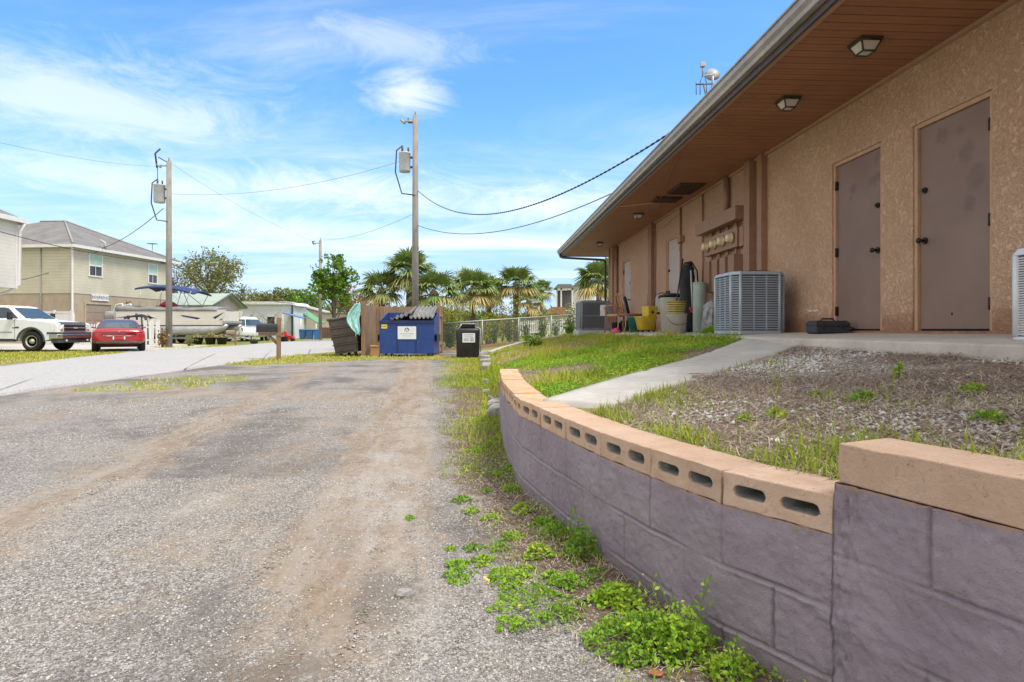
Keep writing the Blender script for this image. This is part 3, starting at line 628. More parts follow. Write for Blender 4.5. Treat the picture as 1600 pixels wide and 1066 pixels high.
def mat_tan():
    t = NT('tan_cap_paint'); P = t.pos()
    n = t.noise(P, 5, 5, .65); f = t.noise(P, 60, 4, .7)
    c = t.mix(t.step(n, .3, .7), (.58,.40,.285), (.67,.485,.365))
    c = t.mix(t.math('MULTIPLY', t.step(f, .58, .7), .35), c, (.38,.22,.13))
    sp = t.n('ShaderNodeSeparateXYZ'); t.l(P, sp.inputs[0])
    st = t.math('MULTIPLY', t.step(sp.outputs[1], 2.6, 4.6), t.step(t.noise(P, 7, 6, .75), .38, .62))
    c = t.mix(t.math('MULTIPLY', st, .75), c, (.66,.30,.06))
    c = t.mix(t.math('MULTIPLY', t.step(t.noise(P, 9, 6, .8), .50, .60), t.math('MULTIPLY', t.step(sp.outputs[1], 2.0, 4.2), .8)), c, (.70,.58,.44))
    c = t.mix(t.math('MULTIPLY', t.step(t.noise(P, 32, 4, .7), .64, .70), .65), c, (.14,.09,.07)); c = t.mix(t.math('MULTIPLY', t.step(t.noise(P, 17, 5, .8), .66, .70), .7), c, (.60,.55,.48)); c = t.mix(t.math('MULTIPLY', t.step(t.noise(P, 4.5, 4, .7), .5, .7), .35), c, (.40,.255,.17))
    oi = t.n('ShaderNodeObjectInfo').outputs['Random']; c = t.mix(t.math('MULTIPLY', oi, .26), c, (.42,.265,.17)); c = t.mix(t.math('MULTIPLY', t.step(t.noise(P, 21, 6, .8, .5), .60, .66), .5), c, (.33,.21,.14)); c = t.mix(t.math('MULTIPLY', t.step(t.noise(P, 2.2, 6, .75), .50, .68), .35), c, (.66,.53,.42))
    nr = t.bump(t.noise(P, 38, 6, .8), 1.0, .012); nr = t.bump(t.noise(P, 160, 2), .5, .003, nr)
    return t.done(t.bsdf(c, .85, 0, nr, .25))
m_tan = mat_tan(); m_core = M('bare_block_concrete', (.30,.30,.28), .95, .25, 14, .006, 70)
def cap_block(p0, p1, z, t, depth=.205, holes=True, gap=.004, seed=0):
    rr = random.Random(seed); p0 = Vector((*p0, 0)); p1 = Vector((*p1, 0)); d = (p1-p0); L = d.length-gap*2; d.normalize()
    ob = Vector((-d.y, d.x, 0))                # far->near direction: back is to the left
    o_ = p0+d*gap+ob*rr.uniform(-.006, .004)+wall_off+Vector((0, 0, rr.uniform(-.001, .005))); tw = rr.uniform(-.004, .004)
    def P(x, y, zz): return o_+d*x+ob*(y+tw*x)+Vector((0, 0, z+zz))
    bm = bmesh.new(); nsub = 9
    def rect():
        pts = []
        for k in range(nsub): pts.append((L*k/nsub, 0))
        pts += [(L, 0), (L, t*.5)]
        for k in range(nsub): pts.append((L-L*k/nsub, t))
        pts += [(0, t), (0, t*.5)]
        return pts
    R0 = rect()
    jit = [(rr.uniform(-.003, .003), rr.uniform(-.003, .003), rr.uniform(-.0022, .0022)) for _ in R0]
    vf = [bm.verts.new(P(x+j[0], j[1], zz+(j[2] if 0 < zz < t else j[2]*.8))) for (x, zz), j in zip(R0, jit)]
    edges = [bm.edges.new((vf[i], vf[(i+1) % len(vf)])) for i in range(len(vf))]
    loops = []
    if holes:
        for cx in (.27, .73):
            hw = L*.165*rr.uniform(.92,1.06); hh = t*.180*rr.uniform(.9,1.08); r = hh; pts = []
            for k in range(9): a = -math.pi/2+math.pi*k/8; pts.append((L*cx+hw-r+r*math.cos(a), t*.50+hh*math.sin(a)))
            for k in range(9): a = math.pi/2+math.pi*k/8; pts.append((L*cx-hw+r+r*math.cos(a), t*.50+hh*math.sin(a)))
            pts = [(x+rr.uniform(-.0012,.0012), zz+rr.uniform(-.0008,.0008)) for x, zz in pts]
            q = [bm.verts.new(P(x, 0, zz)) for x, zz in pts]; loops.append((q, pts))
            edges += [bm.edges.new((q[i], q[(i+1) % len(q)])) for i in range(len(q))]
    bmesh.ops.triangle_fill(bm, use_beauty=True, use_dissolve=False, edges=edges)
    # body
    vb = [bm.verts.new(P(x, depth+j[1], zz)) for (x, zz), j in zip(R0, jit)]
    for i in range(len(vf)): bm.faces.new((vf[i], vf[(i+1) % len(vf)], vb[(i+1) % len(vf)], vb[i]))
    bm.faces.new(vb)
    for q, pts in loops:
        cx = sum(p[0] for p in pts)/len(pts)
        lip = [bm.verts.new(P(x, .012, zz)) for x, zz in pts]
        inn = [bm.verts.new(P(cx+(x-cx)*.93, depth*.9, t*.5+(zz-t*.5)*.9)) for x, zz in pts]
        for i in range(len(q)):
            j = (i+1) % len(q)
            bm.faces.new((q[j], q[i], lip[i], lip[j]))
            f = bm.faces.new((lip[j], lip[i], inn[i], inn[j])); f.material_index = 1
        f = bm.faces.new(inn); f.material_index = 1
    bmesh.ops.recalc_face_normals(bm, faces=bm.faces)
    me = bpy.data.meshes.new('cap_block'); bm.to_mesh(me); bm.free(); me.materials.append(m_tan); me.materials.append(m_core)
    o = bpy.data.objects.new('cap_block', me); link(o, wall)
    md = o.modifiers.new('bev', 'BEVEL'); md.width = .004; md.segments = 2; md.limit_method = 'ANGLE'; md.angle_limit = R(55)
    return o
fpts = far2near[:len(far2near)-5]
for i in range(len(fpts)-1): cap_block(fpts[i], fpts[i+1], .4725, .110, seed=i)
up = [(.906,1.655),(1.10,1.225),(1.29,.845),(1.50,.43),(1.75,-.2),(2.0,-.9)]
for i in range(5): cap_block(up[i], up[i+1], .6215, .109, depth=.21, holes=False, seed=40+i)
# ------------------------------------------------------------------ low broken edging beyond the wall
m_old = M('weathered_white_block', (.33,.32,.29), .95, .3, 8, .012, 40, dirt=(.07,.07,.06), dirt_amt=.75, dscale=6)
rr = random.Random(5)
k = 0; y = 7.25
labs = ['tumbled weathered white block just beyond the end of the purple wall', 'white edging block half sunk in grass past the wall end', 'low dirty edging block between the wall end and the black bin',
        'mossy edging block in the grass line left of the mound', 'pale edging block lying askew nearest the mound corner', 'large pale broken edging slab in front of the black bin', 'pale edging slab beside the foot of the black bin', 'long pale edging slab farthest along the broken line']
ys_ = [7.25, 7.75, 8.4, 9.4, 11.2, 14.6, 16.4, 18.3]
for lab, y in zip(labs, ys_):
    x = float(wx(y))+rr.uniform(-.06, .03); big = 1.5 if y > 14 else 1.0
    mbk = MB(); L, W, Hh = .40*big, .2*big, (.16 if y < 8 else .12)
    mbk.loft([[(sx*W/2*s+rr.uniform(-.012,.012), sy*L/2*s+rr.uniform(-.015,.015), zz) for sx, sy in ((-1,-1),(0,-1.05),(1,-1),(1.04,0),(1,1),(0,1.04),(-1,1),(-1.05,0))] for s, zz in ((1,-.1),(1,Hh*.7),(.9,Hh))], smooth=False)
    e = mbk.build('edging_block', m_old, bev=.012); e.location = (x, y, float(base(x, y))+(.05 if y > 14 else -.02 if y < 8 else -.03)); e.rotation_euler = (rr.uniform(-.08,.08), rr.uniform(-.1,.1), rr.uniform(-.5,.5))
    tag(e, lab, 'edging block', 'broken edging blocks beyond the wall')
# ------------------------------------------------------------------ weeds along the foot
m_stem = M('weed_stem', (.12,.20,.04), .7, .2, 20)
def weed(loc, r, h, nleaf, ls, label, group=None, flowers=0, stalks=0):
    root = thing('weed', label, 'weed', loc, 0, group)
    a = rng.random(nleaf)*6.28; rad = r*np.sqrt(rng.random(nleaf)); el = np.clip(1-(rad/r)**2, .05, 1)
    lump = .55+.75*fbm(rad*np.cos(a)+loc[0], rad*np.sin(a)+loc[1], 9)
    z = h*el*lump*(.25+.75*rng.random(nleaf)**.7)
    c = np.stack([rad*np.cos(a)*(1+.25*np.cos(3*a+loc[0]*9)), rad*np.sin(a)*(1+.25*np.sin(2*a+loc[1]*7)), z+.004], 1)
    ls = ls*random.uniform(.75, 1.2)
    tn = np.clip(random.uniform(-.12,.28)+.15+.6*fbm(c[:,0]+loc[0], c[:,1]+loc[1], 12)+.25*rng.random(nleaf)-.1, 0, .9)
    tri = []; 
    for kk_ in range(3):                    # trifoliate leaves
        ang = rng.random(nleaf)*6.28
        tri.append(c+np.stack([np.cos(ang), np.sin(ang), (rng.random(nleaf)-.3)*.5], 1)*ls*.75)
    c3 = np.concatenate(tri); v, f, t3 = leaves(c3, 1.1, ls*(.6+.6*rng.random(len(c3))), np.tile(tn, 3))
    LV = [v]; LF = [f]; LT = [t3]
    mbs = MB()
    for s_ in range(max(5, nleaf//60)):
        aa = random.random()*6.28; rq = r*.8*random.random(); tp = (rq*math.cos(aa), rq*math.sin(aa), h*.8*(1-(rq/r)**2)+.01)
        mbs.tube([(tp[0]*.4, tp[1]*.4, -.01), (tp[0]*.8, tp[1]*.8, tp[2]*.6), tp], .0016, 4, False)
    fl = []
    for s_ in range(stalks):
        aa = random.random()*6.28; rq = r*.7*random.random(); hh = h*random.uniform(1.2, 1.9); lx, ly = random.uniform(-.05,.07), random.uniform(-.05,.05)
        b0 = Vector((rq*math.cos(aa), rq*math.sin(aa), 0)); mbs.tube([(0,0,-.01), b0*.7+Vector((0,0,.01)), b0+Vector((lx*.3, ly*.3, hh*.6)), b0+Vector((lx, ly, hh))], .0016, 4, False)
        for q in range(9): fl.append(b0+Vector((lx*(q/9+.2), ly*(q/9+.2), hh*(q/9*.8+.22)))+Vector((random.uniform(-.02,.02), random.uniform(-.02,.02), 0)))
    if fl:
        ff = np.array([tuple(p) for p in fl]); v, f, t2 = leaves(ff, .6, ls*(.7+.6*rng.random(len(ff))), .35+.5*rng.random(len(ff))); LF.append(f+sum(len(q) for q in LV)); LV.append(v); LT.append(t2)
    mbs.build('stems', m_stem, root, fix=False)
    if flowers:
        a2 = rng.random(flowers)*6.28; r2 = r*.9*np.sqrt(rng.random(flowers))
        c2 = np.stack([r2*np.cos(a2), r2*np.sin(a2), h*np.clip(1-(r2/r)**2, .1, 1)*.9+.02], 1)
        v, f, t2 = leaves(c2, 1.0, .006+.003*rng.random(flowers), np.ones(flowers)); LF.append(f+sum(len(q) for q in LV)); LV.append(v); LT.append(t2)
    np_mesh('leaves', np.concatenate(LV), np.concatenate(LF), m_weed, root, tint=np.concatenate(LT))
    return root
def hw(px, py): p = hit(px, py, base); return (p.x, p.y, p.z)
weed(hw(1000, 1012), .155, .15, 620, .011, 'large bright green weed mound against the purple wall at the bottom of the picture', flowers=26, stalks=2)
weed(hw(1062, 1020), .11, .16, 330, .011, 'tall stalky weed leaning up the purple wall beside the largest weed mound', flowers=8, stalks=6)
weed(hw(968, 945), .10, .07, 230, .012, 'pale leafy weed rosette growing at the wall foot just above the largest mound')
weed(hw(1140, 1062), .08, .08, 150, .010, 'straggly weed at the wall foot nearest the camera', stalks=4)
weed(hw(830, 945), .17, .05, 420, .009, 'flat spreading weed mat at the gravel edge left of the largest mound', flowers=10)
weed(hw(790, 905), .09, .04, 150, .009, 'small clover patch just above the flat weed mat')
weed(hw(718, 902), .07, .025, 110, .008, 'thin weed patch lying farthest out in the gravel')
weed(hw(908, 868), .09, .15, 230, .011, 'upright dark leafy weed standing against the wall halfway along the strip', stalks=2)
weed(hw(868, 838), .10, .08, 260, .009, 'bushy weed touching the wall just beyond the upright leafy one')
gsm_ = 'small weed tufts along the wall strip'; i = 0
for (px, py, r, h, n_) in [(850,822,.08,.05,120),(800,768,.09,.05,120),(770,815,.07,.04,90),(722,785,.06,.04,90),(735,802,.05,.03,60),(765,700,.09,.06,120),(752,660,.14,.07,220),(762,640,.12,.07,180),(735,735,.07,.04,80),(715,885,.05,.02,60),(820,895,.05,.03,70),(755,880,.05,.03,60),(795,735,.06,.04,80),(925,905,.05,.05,60),(640,812,.035,.02,30),(780,858,.06,.035,80),(842,868,.07,.05,110),(815,800,.07,.05,100),(800,842,.06,.03,70),(760,770,.05,.03,60),(778,742,.06,.03,80),(745,705,.07,.04,90),(890,915,.06,.04,80),(860,905,.05,.03,60),(775,690,.07,.05,100),(740,860,.05,.025,60),(705,860,.03,.02,30),(880,965,.07,.035,110),(800,980,.06,.03,80)]:
    weed(hw(px, py), r, h, n_, .009, 'small low green weed tuft in the brown strip between gravel and purple wall', gsm_)
for (px, py, r, h, n_) in [(1345,628,.07,.05,120),(1275,620,.045,.03,60),(1215,654,.05,.05,60),(1405,590,.03,.09,40),(1165,660,.04,.05,50),(1520,615,.06,.05,80),(1545,660,.06,.05,80)]:
    p = hit(px, py, bed); weed((p.x, p.y, p.z), r, h, n_, .010, 'small green weed sprouting alone from the dry mulch of the raised bed', 'weeds in the raised bed')
# a few fallen leaves
m_leaf = M('fallen_leaf', (.35,.13,.05), .8, .3, 10)
for i, (px, py, c, lb) in enumerate([(1025,1060,0,'rust brown fallen leaf at the bottom of the wall strip'),(760,928,1,'yellow fallen leaf on the flat weed mat')]):
    p = hit(px, py, base); mbk = MB(); s = .016
    mbk.add([(-s*1.6,0,.004),(-s*.5,-s*.7,.008),(s*.6,-s*.6,.006),(s*1.6,0,.012),(s*.6,s*.6,.007),(-s*.5,s*.7,.01),(0,0,.003)], [(0,1,6),(1,2,6),(2,3,6),(3,4,6),(4,5,6),(5,0,6)])
    e = mbk.build('fallen_leaf', m_leaf if c == 0 else M('yellow_leaf', (.75,.5,.08), .8, .2, 10)); e.location = (p.x, p.y, p.z+(.006 if c == 0 else .05)); e.rotation_euler = (.2,.1,i*2.)
    sd = e.modifiers.new('th', 'SOLIDIFY'); sd.thickness = .001
    tag(e, lb, 'leaf')
# ================================================================== stucco building (local: y along the wall, x into the building)
TH = math.atan(.05); BO = Vector((4.45, 0, 0)); BM = Matrix.Translation(BO) @ Matrix.Rotation(TH, 4, 'Z')
def B(u, v, z): return BM @ Vector((-v, u, z))
bld = thing('building', 'long tan stucco commercial building with brown soffit and grey brown doors', 'building', BO, TH)
def mat_stucco():
    t = NT('tan_stucco'); P = t.pos()
    n = t.noise(P, 1.1, 5, .65); m = t.noise(P, 21, 5, .65, .9); f = t.noise(P, 60, 4, .7, .8)
    c = t.mix(t.step(n, .3, .72), (.60,.38,.245), (.70,.47,.32))
    c = t.mix(t.math('MULTIPLY', t.step(m, .60, .40), .30), c, (.28,.16,.095))
    sp = t.n('ShaderNodeSeparateXYZ'); t.l(P, sp.inputs[0])
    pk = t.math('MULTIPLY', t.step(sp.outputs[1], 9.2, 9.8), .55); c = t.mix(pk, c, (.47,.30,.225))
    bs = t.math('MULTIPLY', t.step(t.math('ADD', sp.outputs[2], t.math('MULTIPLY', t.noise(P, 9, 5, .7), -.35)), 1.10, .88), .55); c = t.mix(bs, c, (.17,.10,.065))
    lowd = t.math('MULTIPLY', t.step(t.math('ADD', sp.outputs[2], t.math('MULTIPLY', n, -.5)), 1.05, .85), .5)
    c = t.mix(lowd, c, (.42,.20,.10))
    sc = t.math('MULTIPLY', t.step(t.noise(P, 5.5, 6, .75), .68, .74), .35); c = t.mix(sc, c, (.66,.52,.42))
    nr = t.bump(t.ramp(m, [(.40,0.0),(.60,1.0)]), .8, .013); nr = t.bump(f, .7, .007, nr)
    return t.done(t.bsdf(c, .9, 0, nr, .2))
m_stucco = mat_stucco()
def mat_soffit():
    t = NT('brown_vinyl_soffit'); co = t.obj(); sp = t.n('ShaderNodeSeparateXYZ'); t.l(co, sp.inputs[0])
    fr = t.math('FRACT', t.math('MULTIPLY', sp.outputs[1], 1/.135)); ln = t.step(t.math('ABSOLUTE', t.math('SUBTRACT', fr, .5)), .43, .49)
    fr2 = t.math('FRACT', t.math('MULTIPLY', sp.outputs[1], 2/.135)); ln2 = t.math('MULTIPLY', t.step(t.math('ABSOLUTE', t.math('SUBTRACT', fr2, .5)), .45, .49), .45)
    n = t.noise(co, 1.4, 5, .6)
    c = t.mix(t.step(n, .3, .7), (.31,.138,.068), (.385,.175,.09))
    pan = t.noise(t.scl(co, (.2, 7.4, .2)), 1.0, 0); c = t.mix(t.math('MULTIPLY', t.step(pan, .4, .6), .25), c, (.26,.12,.06))
    c = t.mix(t.math('MAXIMUM', t.math('MULTIPLY', ln, .6), t.math('MULTIPLY', ln2, .3)), c, (.075,.035,.02))
    nr = t.bump(t.math('SUBTRACT', 1.0, t.math('MAXIMUM', ln, ln2)), .8, .012)
    return t.done(t.bsdf(c, .55, 0, nr, .35))
m_trim = M('brown_trim_paint', (.36,.20,.125), .6, .12, 5, .002, 50)
m_chase = M('tan_brown_paint', (.30,.165,.10), .6, .12, 5, .002, 60)
DOORS = [(5.20, 6.16, 3.15, 'near'), (6.64, 7.58, 3.15, 'far'), (13.45, 14.42, 3.22, 'near'), (17.9, 18.9, 3.2, 'far')]
mb = MB(); cur = -3.0
for (u0, u1, zt, hs) in DOORS:
    mb.bx(0, .22, cur, u0, .5, 3.80); mb.bx(0, .22, u0, u1, zt, 3.80); mb.bx(.0, .22, u0, u1, .5, 1.035); cur = u1
mb.bx(0, .22, cur, 21.0, .5, 3.80); mb.bx(.22, 9, 20.78, 21.0, .5, 3.80); mb.bx(.22, 9, -3, -2.78, .5, 3.8); mb.bx(8.78, 9, -2.78, 20.78, .5, 3.8)
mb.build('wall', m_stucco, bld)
m_door = None
def mat_door():
    t = NT('taupe_door_paint'); co = t.obj()
    n = t.noise(co, 1.6, 5, .6); s = t.noise(co, .7, 3, .6)
    c = t.mix(t.step(t.math('ADD', t.math('MULTIPLY', n, .6), t.math('MULTIPLY', s, .4)), .3, .7), (.205,.130,.10), (.26,.175,.14))
    sp = t.n('ShaderNodeSeparateXYZ'); t.l(co, sp.inputs[0])
    bl = t.math('MULTIPLY', t.step(t.noise(co, 4.2, 3, .5), .58, .72), t.step(sp.outputs[2], 2.3, 2.75)); c = t.mix(t.math('MULTIPLY', bl, .6), c, (.13,.10,.095))
    for (u_, z_, r_) in ((5.84,2.94,.085),(5.53,2.70,.10),(5.42,2.44,.11),(5.50,2.22,.07),(7.2,2.75,.06)):
        d1 = t.math('MULTIPLY', t.math('SUBTRACT', sp.outputs[1], u_), 1/r_); d2 = t.math('MULTIPLY', t.math('SUBTRACT', sp.outputs[2], z_), .8/r_)
        dd_ = t.math('ADD', t.math('ADD', t.math('MULTIPLY', d1, d1), t.math('MULTIPLY', d2, d2)), t.math('MULTIPLY', t.math('SUBTRACT', t.noise(co, 13, 4, .7), .5), 3.2))
        c = t.mix(t.math('MULTIPLY', t.step(dd_, 1.3, .0), .32), c, (.085,.062,.055))
    c = t.mix(t.math('MULTIPLY', t.step(t.noise(co, 11, 5, .8), .66, .78), .3), c, (.36,.29,.27))
    return t.done(t.bsdf(c, .55, 0, t.bump(t.noise(co, 30, 4), .25, .003), .35))
m_door = mat_door(); m_blackmetal = M('dark_bronze', (.035,.025,.022), .4, .2, 20, metal=.6); m_frame = M('door_frame_tan', (.46,.28,.17), .6, .1, 5)
m_black = M('black_gap', (.012,.011,.011), .8)
for i, (u0, u1, zt, hs) in enumerate(DOORS):
    fr = MB(); fw = .045
    fr.bx(.015, .16, u0, u0+fw, 1.035, zt); fr.bx(.015, .16, u1-fw, u1, 1.035, zt); fr.bx(.015, .16, u0+fw, u1-fw, zt-fw, zt)
    fr.build('door_frame', m_frame, bld, bev=.004)
    d = MB(); d.bx(.045, .09, u0+fw+.004, u1-fw-.004, 1.055, zt-fw-.004)
    dm = m_door if i < 2 else M('faded_door_paint', (.42,.33,.29), .45, .12, 3)
    dr = d.build('door', dm, bld, bev=.003)
    if i == 0: dr['label'] = 'nearest grey brown door with dark scuff stains'
    MB().bx(.06, .2, u0, u1, 1.0, 1.052).build('threshold', m_black, dr)
    kn = (u0+fw+.075) if hs == 'far' else (u1-fw-.075)
    hg = (u1-fw) if hs == 'far' else (u0+fw)
    for zz in (1.28, 2.02, 2.86):
        MB().bx(.020, .05, hg-.022, hg+.022, zz-.055, zz+.055).cyl((.022, hg, zz-.056), (.022, hg, zz+.056), .011, 8).build('hinge', m_blackmetal, dr)
    k = MB(); k.cyl((.046, kn, 1.95), (.025, kn, 1.95), .034, 16); k.cyl((.03, kn, 1.95), (-.012, kn, 1.95), .014, 10)
    k.lathe([(.001,0),(.024,.004),(.030,.016),(.024,.03),(.001,.034)], 14)
    for j in range(len(k.v)-14*5, len(k.v)): x, y, z = k.v[j]; k.v[j] = (-.012-z, kn+x, 1.95+y)
    k.build('door_knob', m_blackmetal, dr)
    k = MB(); k.cyl((.046, kn, 2.46), (.022, kn, 2.46), .030, 16); k.cyl((.022, kn, 2.46), (.006, kn, 2.46), .017, 12, .013); k.build('deadbolt', m_blackmetal, dr)
    if i == 0: MB().cyl((.0455, u0+.50, 1.20), (.043, u0+.50, 1.20), .012, 10).build('peg_hole', m_black, dr)
# white paint scuffs by the far door
mb = MB()
for k in range(16):
    uu = 8.03+(k-7.5)*.018; zz = 1.30+random.gauss(0, .008); s = random.uniform(.008, .022)
    mb.loft([[( -.004-e, uu+s*1.4*math.cos(a)*q, zz+s*.6*math.sin(a)*q) for a in [j*math.pi/3 for j in range(6)]] for q, e in ((1,0),(.7,.004))], smooth=False)
mb.build('paint_splash', M('white_paint', (.75,.74,.72), .6), bld)
# soffit, fascia, gutter, roof
EX = -1.52; E1 = 22.4; E0 = -3.6
MB().bx(EX+.03, .0, E0, 21.0, 3.80, 3.83).bx(EX+.03, 10.4, 21.0, E1-.03, 3.80, 3.83).build('soffit', mat_soffit(), bld)
m_fasc = M('fascia_dark_bronze', (.075,.055,.045), .45, .2, 4); m_gut = M('gutter_taupe', (.34,.30,.27), .35, .15, 3, dirt=(.18,.15,.13), dirt_amt=.4)
MB().bx(EX-.005, EX+.03, E0, E1, 3.775, 3.99).bx(EX+.03, 10.4, E1-.03, E1, 3.775, 3.99).build('fascia', m_fasc, bld, bev=.004)
g = MB(); poly = [(EX-.006, 3.845),(EX-.07, 3.845),(EX-.082, 3.885),(EX-.115, 3.915),(EX-.122, 3.985),(EX-.105, 3.99),(EX-.10, 3.955),(EX-.006, 3.95)]
g.prism(poly, E0, E1+.02, 'y'); g.prism([(EX-.124, 3.972),(EX-.136, 3.972),(EX-.136, 3.995),(EX-.124, 3.995)], E0, E1+.02, 'y')
gt = g.build('gutter', m_gut, bld, bev=.003)
tr = MB(); tr.bx(EX+.03, EX+.09, E0, 21.9, 3.786, 3.80).bx(-.05, -.002, -2.9, 20.9, 3.765, 3.80); tr.build('soffit_trim', M('soffit_trim_paint', (.40,.24,.16), .55, .1, 4), bld)
def mat_shingle(nm, c0, c1):
    t = NT(nm); co = t.obj(); n = t.noise(co, 1.2, 4, .6); f = t.noise(t.scl(co, (6, 6, 22)), 3, 2, .6)
    c = t.mix(t.step(t.math('ADD', t.math('MULTIPLY', n, .4), t.math('MULTIPLY', f, .6)), .3, .7), c0, c1)
    return t.done(t.bsdf(c, .95, 0, t.bump(f, .5, .02), .15))
m_sh = mat_shingle('brown_shingles', (.09,.07,.06), (.17,.14,.12))
r = MB(); x0, x1, y0, y1, ze, zr = EX-.02, 10.5, E0-.02, E1+.02, 3.995, 5.45
vs = [(x0,y0,ze),(x1,y0,ze),(x1,y1,ze),(x0,y1,ze),(4.5,y0+6,zr),(4.5,y1-6,zr)]
r.add(vs, [(0,3,5,4),(1,4,5,2),(0,4,1),(3,2,5),(0,1,2,3)]); r.build('roof', m_sh, bld)
# downspout at the far corner
m_dn = M('dark_downspout', (.06,.045,.04), .45, .15, 5)
dsp = MB(); dsp.tube([(EX-.06, 22.2, 3.87), (EX-.03, 22.15, 3.74), (EX+.06, 22.08, 3.70), (-.16, 21.18, 3.52), (-.10, 21.08, 3.46), (-.10, 21.06, 3.36), (-.10, 21.06, 1.0)], .042, 8)
dsp.build('downspout', m_dn, bld)
# chases and conduits
ch = MB(); ch.bx(-.13, 0, 9.66, 9.86, .95, 3.80); ch.build('downpipe_casing', m_chase, bld, bev=.006)
ch = MB(); ch.bx(-.10, 0, 9.30, 9.46, .95, 3.80); ch.build('downpipe_casing', m_chase, bld, bev=.006)
ch = MB(); ch.bx(-.12, 0, 15.3, 15.6, .95, 3.80); ch.build('downpipe_casing', M('rust_brown_paint', (.27,.13,.08), .6, .15, 5), bld, bev=.006)
ch = MB(); ch.bx(-.12, 0, 19.9, 20.15, .95, 3.80); ch.build('downpipe_casing', m_trim, bld, bev=.006)
for (u, rr_, v_) in ((10.70, .052, .07), (11.95, .016, .03), (13.28, .022, .035), (19.5, .06, .07), (20.5, .035, .05)):
    MB().cyl((-v_, u, 1.0 if u != 10.70 else 3.10), (-v_, u, 3.80), rr_, 12).build('conduit', m_chase if u < 19 else m_trim, bld)
MB().bx(-.11, -.01, 13.1, 13.22, 2.98, 3.12).bx(-.10, -.01, 13.25, 13.33, 2.96, 3.10).build('junction_box', m_trim, bld, bev=.004)
# loose cable drooping on the wall
mb = MB(); pts = [(-.03, 15.5-1.9*i/14, 3.55+.22*(abs(i/14-.45))**1.2) for i in range(15)]; mb.tube(pts, .008, 5); mb.build('cable', M('tan_cable', (.5,.36,.26), .6), bld)
mb = MB(); mb.tube([(-.02, 15.25, 3.7), (-.04, 15.22, 3.0), (-.03, 15.27, 2.0), (-.06, 15.36, 1.4), (-.05, 15.3, 1.02)], .012, 6); mb.build('cable', m_chase, bld)
# damaged soffit vents
m_vent = M('brown_vent_dark', (.10,.055,.035), .6, .2, 8)
for (u0, u1, v0, v1) in ((11.2, 12.0, .25, .75), (12.35, 12.75, .30, .85)):
    vb = MB(); vb.bx(-v1, -v0, u0, u1, 3.765, 3.799)
    for k in range(6): vb.box((-(v0+v1)/2, u0+(k+.5)*(u1-u0)/6, 3.757), (v1-v0-.06, .03, .02), rx=.5)
    vb.build('soffit_vent', m_vent, bld)
mb = MB(); mb.tube([(-1.40, 13.3, 3.78), (-.9, 12.9, 3.765), (-.35, 12.6, 3.785)], .011, 6); mb.build('cable', M('soffit_sag', (.50,.33,.22), .6), bld)
mb = MB(); mb.tube([(-1.42, 9.2, 3.79), (-.95, 11.6, 3.76), (-.5, 13.4, 3.78), (-.03, 15.2, 3.72)], .007, 5); mb.build('cable', m_chase, bld)
# ------------------------------------------------------------------ soffit lights
m_lf = M('bronze_lamp_frame', (.10,.075,.05), .4, .2, 20, metal=.5); m_lg = M('frosted_lamp_glass', (.62,.58,.50), .35, .08, 10)
def soffit_light(u, v, label):
    root = thing('soffit_light', label, 'ceiling light', B(u, v, 3.80), TH, 'lantern lights under the soffit')
    a, b, h = .098, .058, .118
    bp = MB(); bp.bx(-a-.012, a+.012, -a-.012, a+.012, -.024, 0); bp.build('base_plate', m_lf, root, bev=.004)
    fr = MB()
    for sx in (-1, 1):
        for sy in (-1, 1): fr.tube([(sx*a, sy*a, -.024), (sx*b, sy*b, -h)], .009, 6)
    for (p, q) in (((-1,-1),(1,-1)),((1,-1),(1,1)),((1,1),(-1,1)),((-1,1),(-1,-1))):
        fr.tube([(p[0]*b, p[1]*b, -h), (q[0]*b, q[1]*b, -h)], .009, 6); fr.tube([(p[0]*a, p[1]*a, -.03), (q[0]*a, q[1]*a, -.03)], .009, 6)
    fr.build('lamp_frame', m_lf, root)
    gl = MB(); s = .97; gl.loft([[(sx*a*s, sy*a*s, -.026) for sx, sy in ((-1,-1),(1,-1),(1,1),(-1,1))], [(sx*b*s, sy*b*s, -h+.003) for sx, sy in ((-1,-1),(1,-1),(1,1),(-1,1))]], smooth=False)
    gl.build('lamp_glass', m_lg, root); return root
soffit_light(5.72, .80, 'square lantern light under the soffit nearest the camera, above the nearest door')
soffit_light(7.15, .80, 'square lantern light under the soffit, second from the camera')
soffit_light(14.2, .74, 'square lantern light under the soffit near the sagging vent, third from the camera')
soffit_light(18.9, .74, 'square lantern light under the soffit farthest away at the building corner')
# ------------------------------------------------------------------ walkway slab
mb = MB(); n = 24
us_ = [1.2+(20.9-1.2)*i/n for i in range(n+1)]
ring = []
rv = random.Random(9)
for u in us_:
    jv = rv.uniform(-.02,.02); ring.append([tuple(B(u, -.1, .7)), tuple(B(u, -.1, 1.012)), tuple(B(u, 0.02, 1.010)), tuple(B(u, 1.20+jv, .965)), tuple(B(u, 1.25+jv, .955)), tuple(B(u, 1.27+jv, .70))])
mb.loft(ring, smooth=False)
sl = mb.build('walkway', M('walkway_concrete', (.50,.45,.39), .9, .12, 2.2, .004, 60, dirt=(.30,.25,.20), dirt_amt=.5, dscale=3), bev=.008)
tag(sl, 'raised pale concrete walkway slab along the foot of the stucco wall', 'walkway', kind='structure')
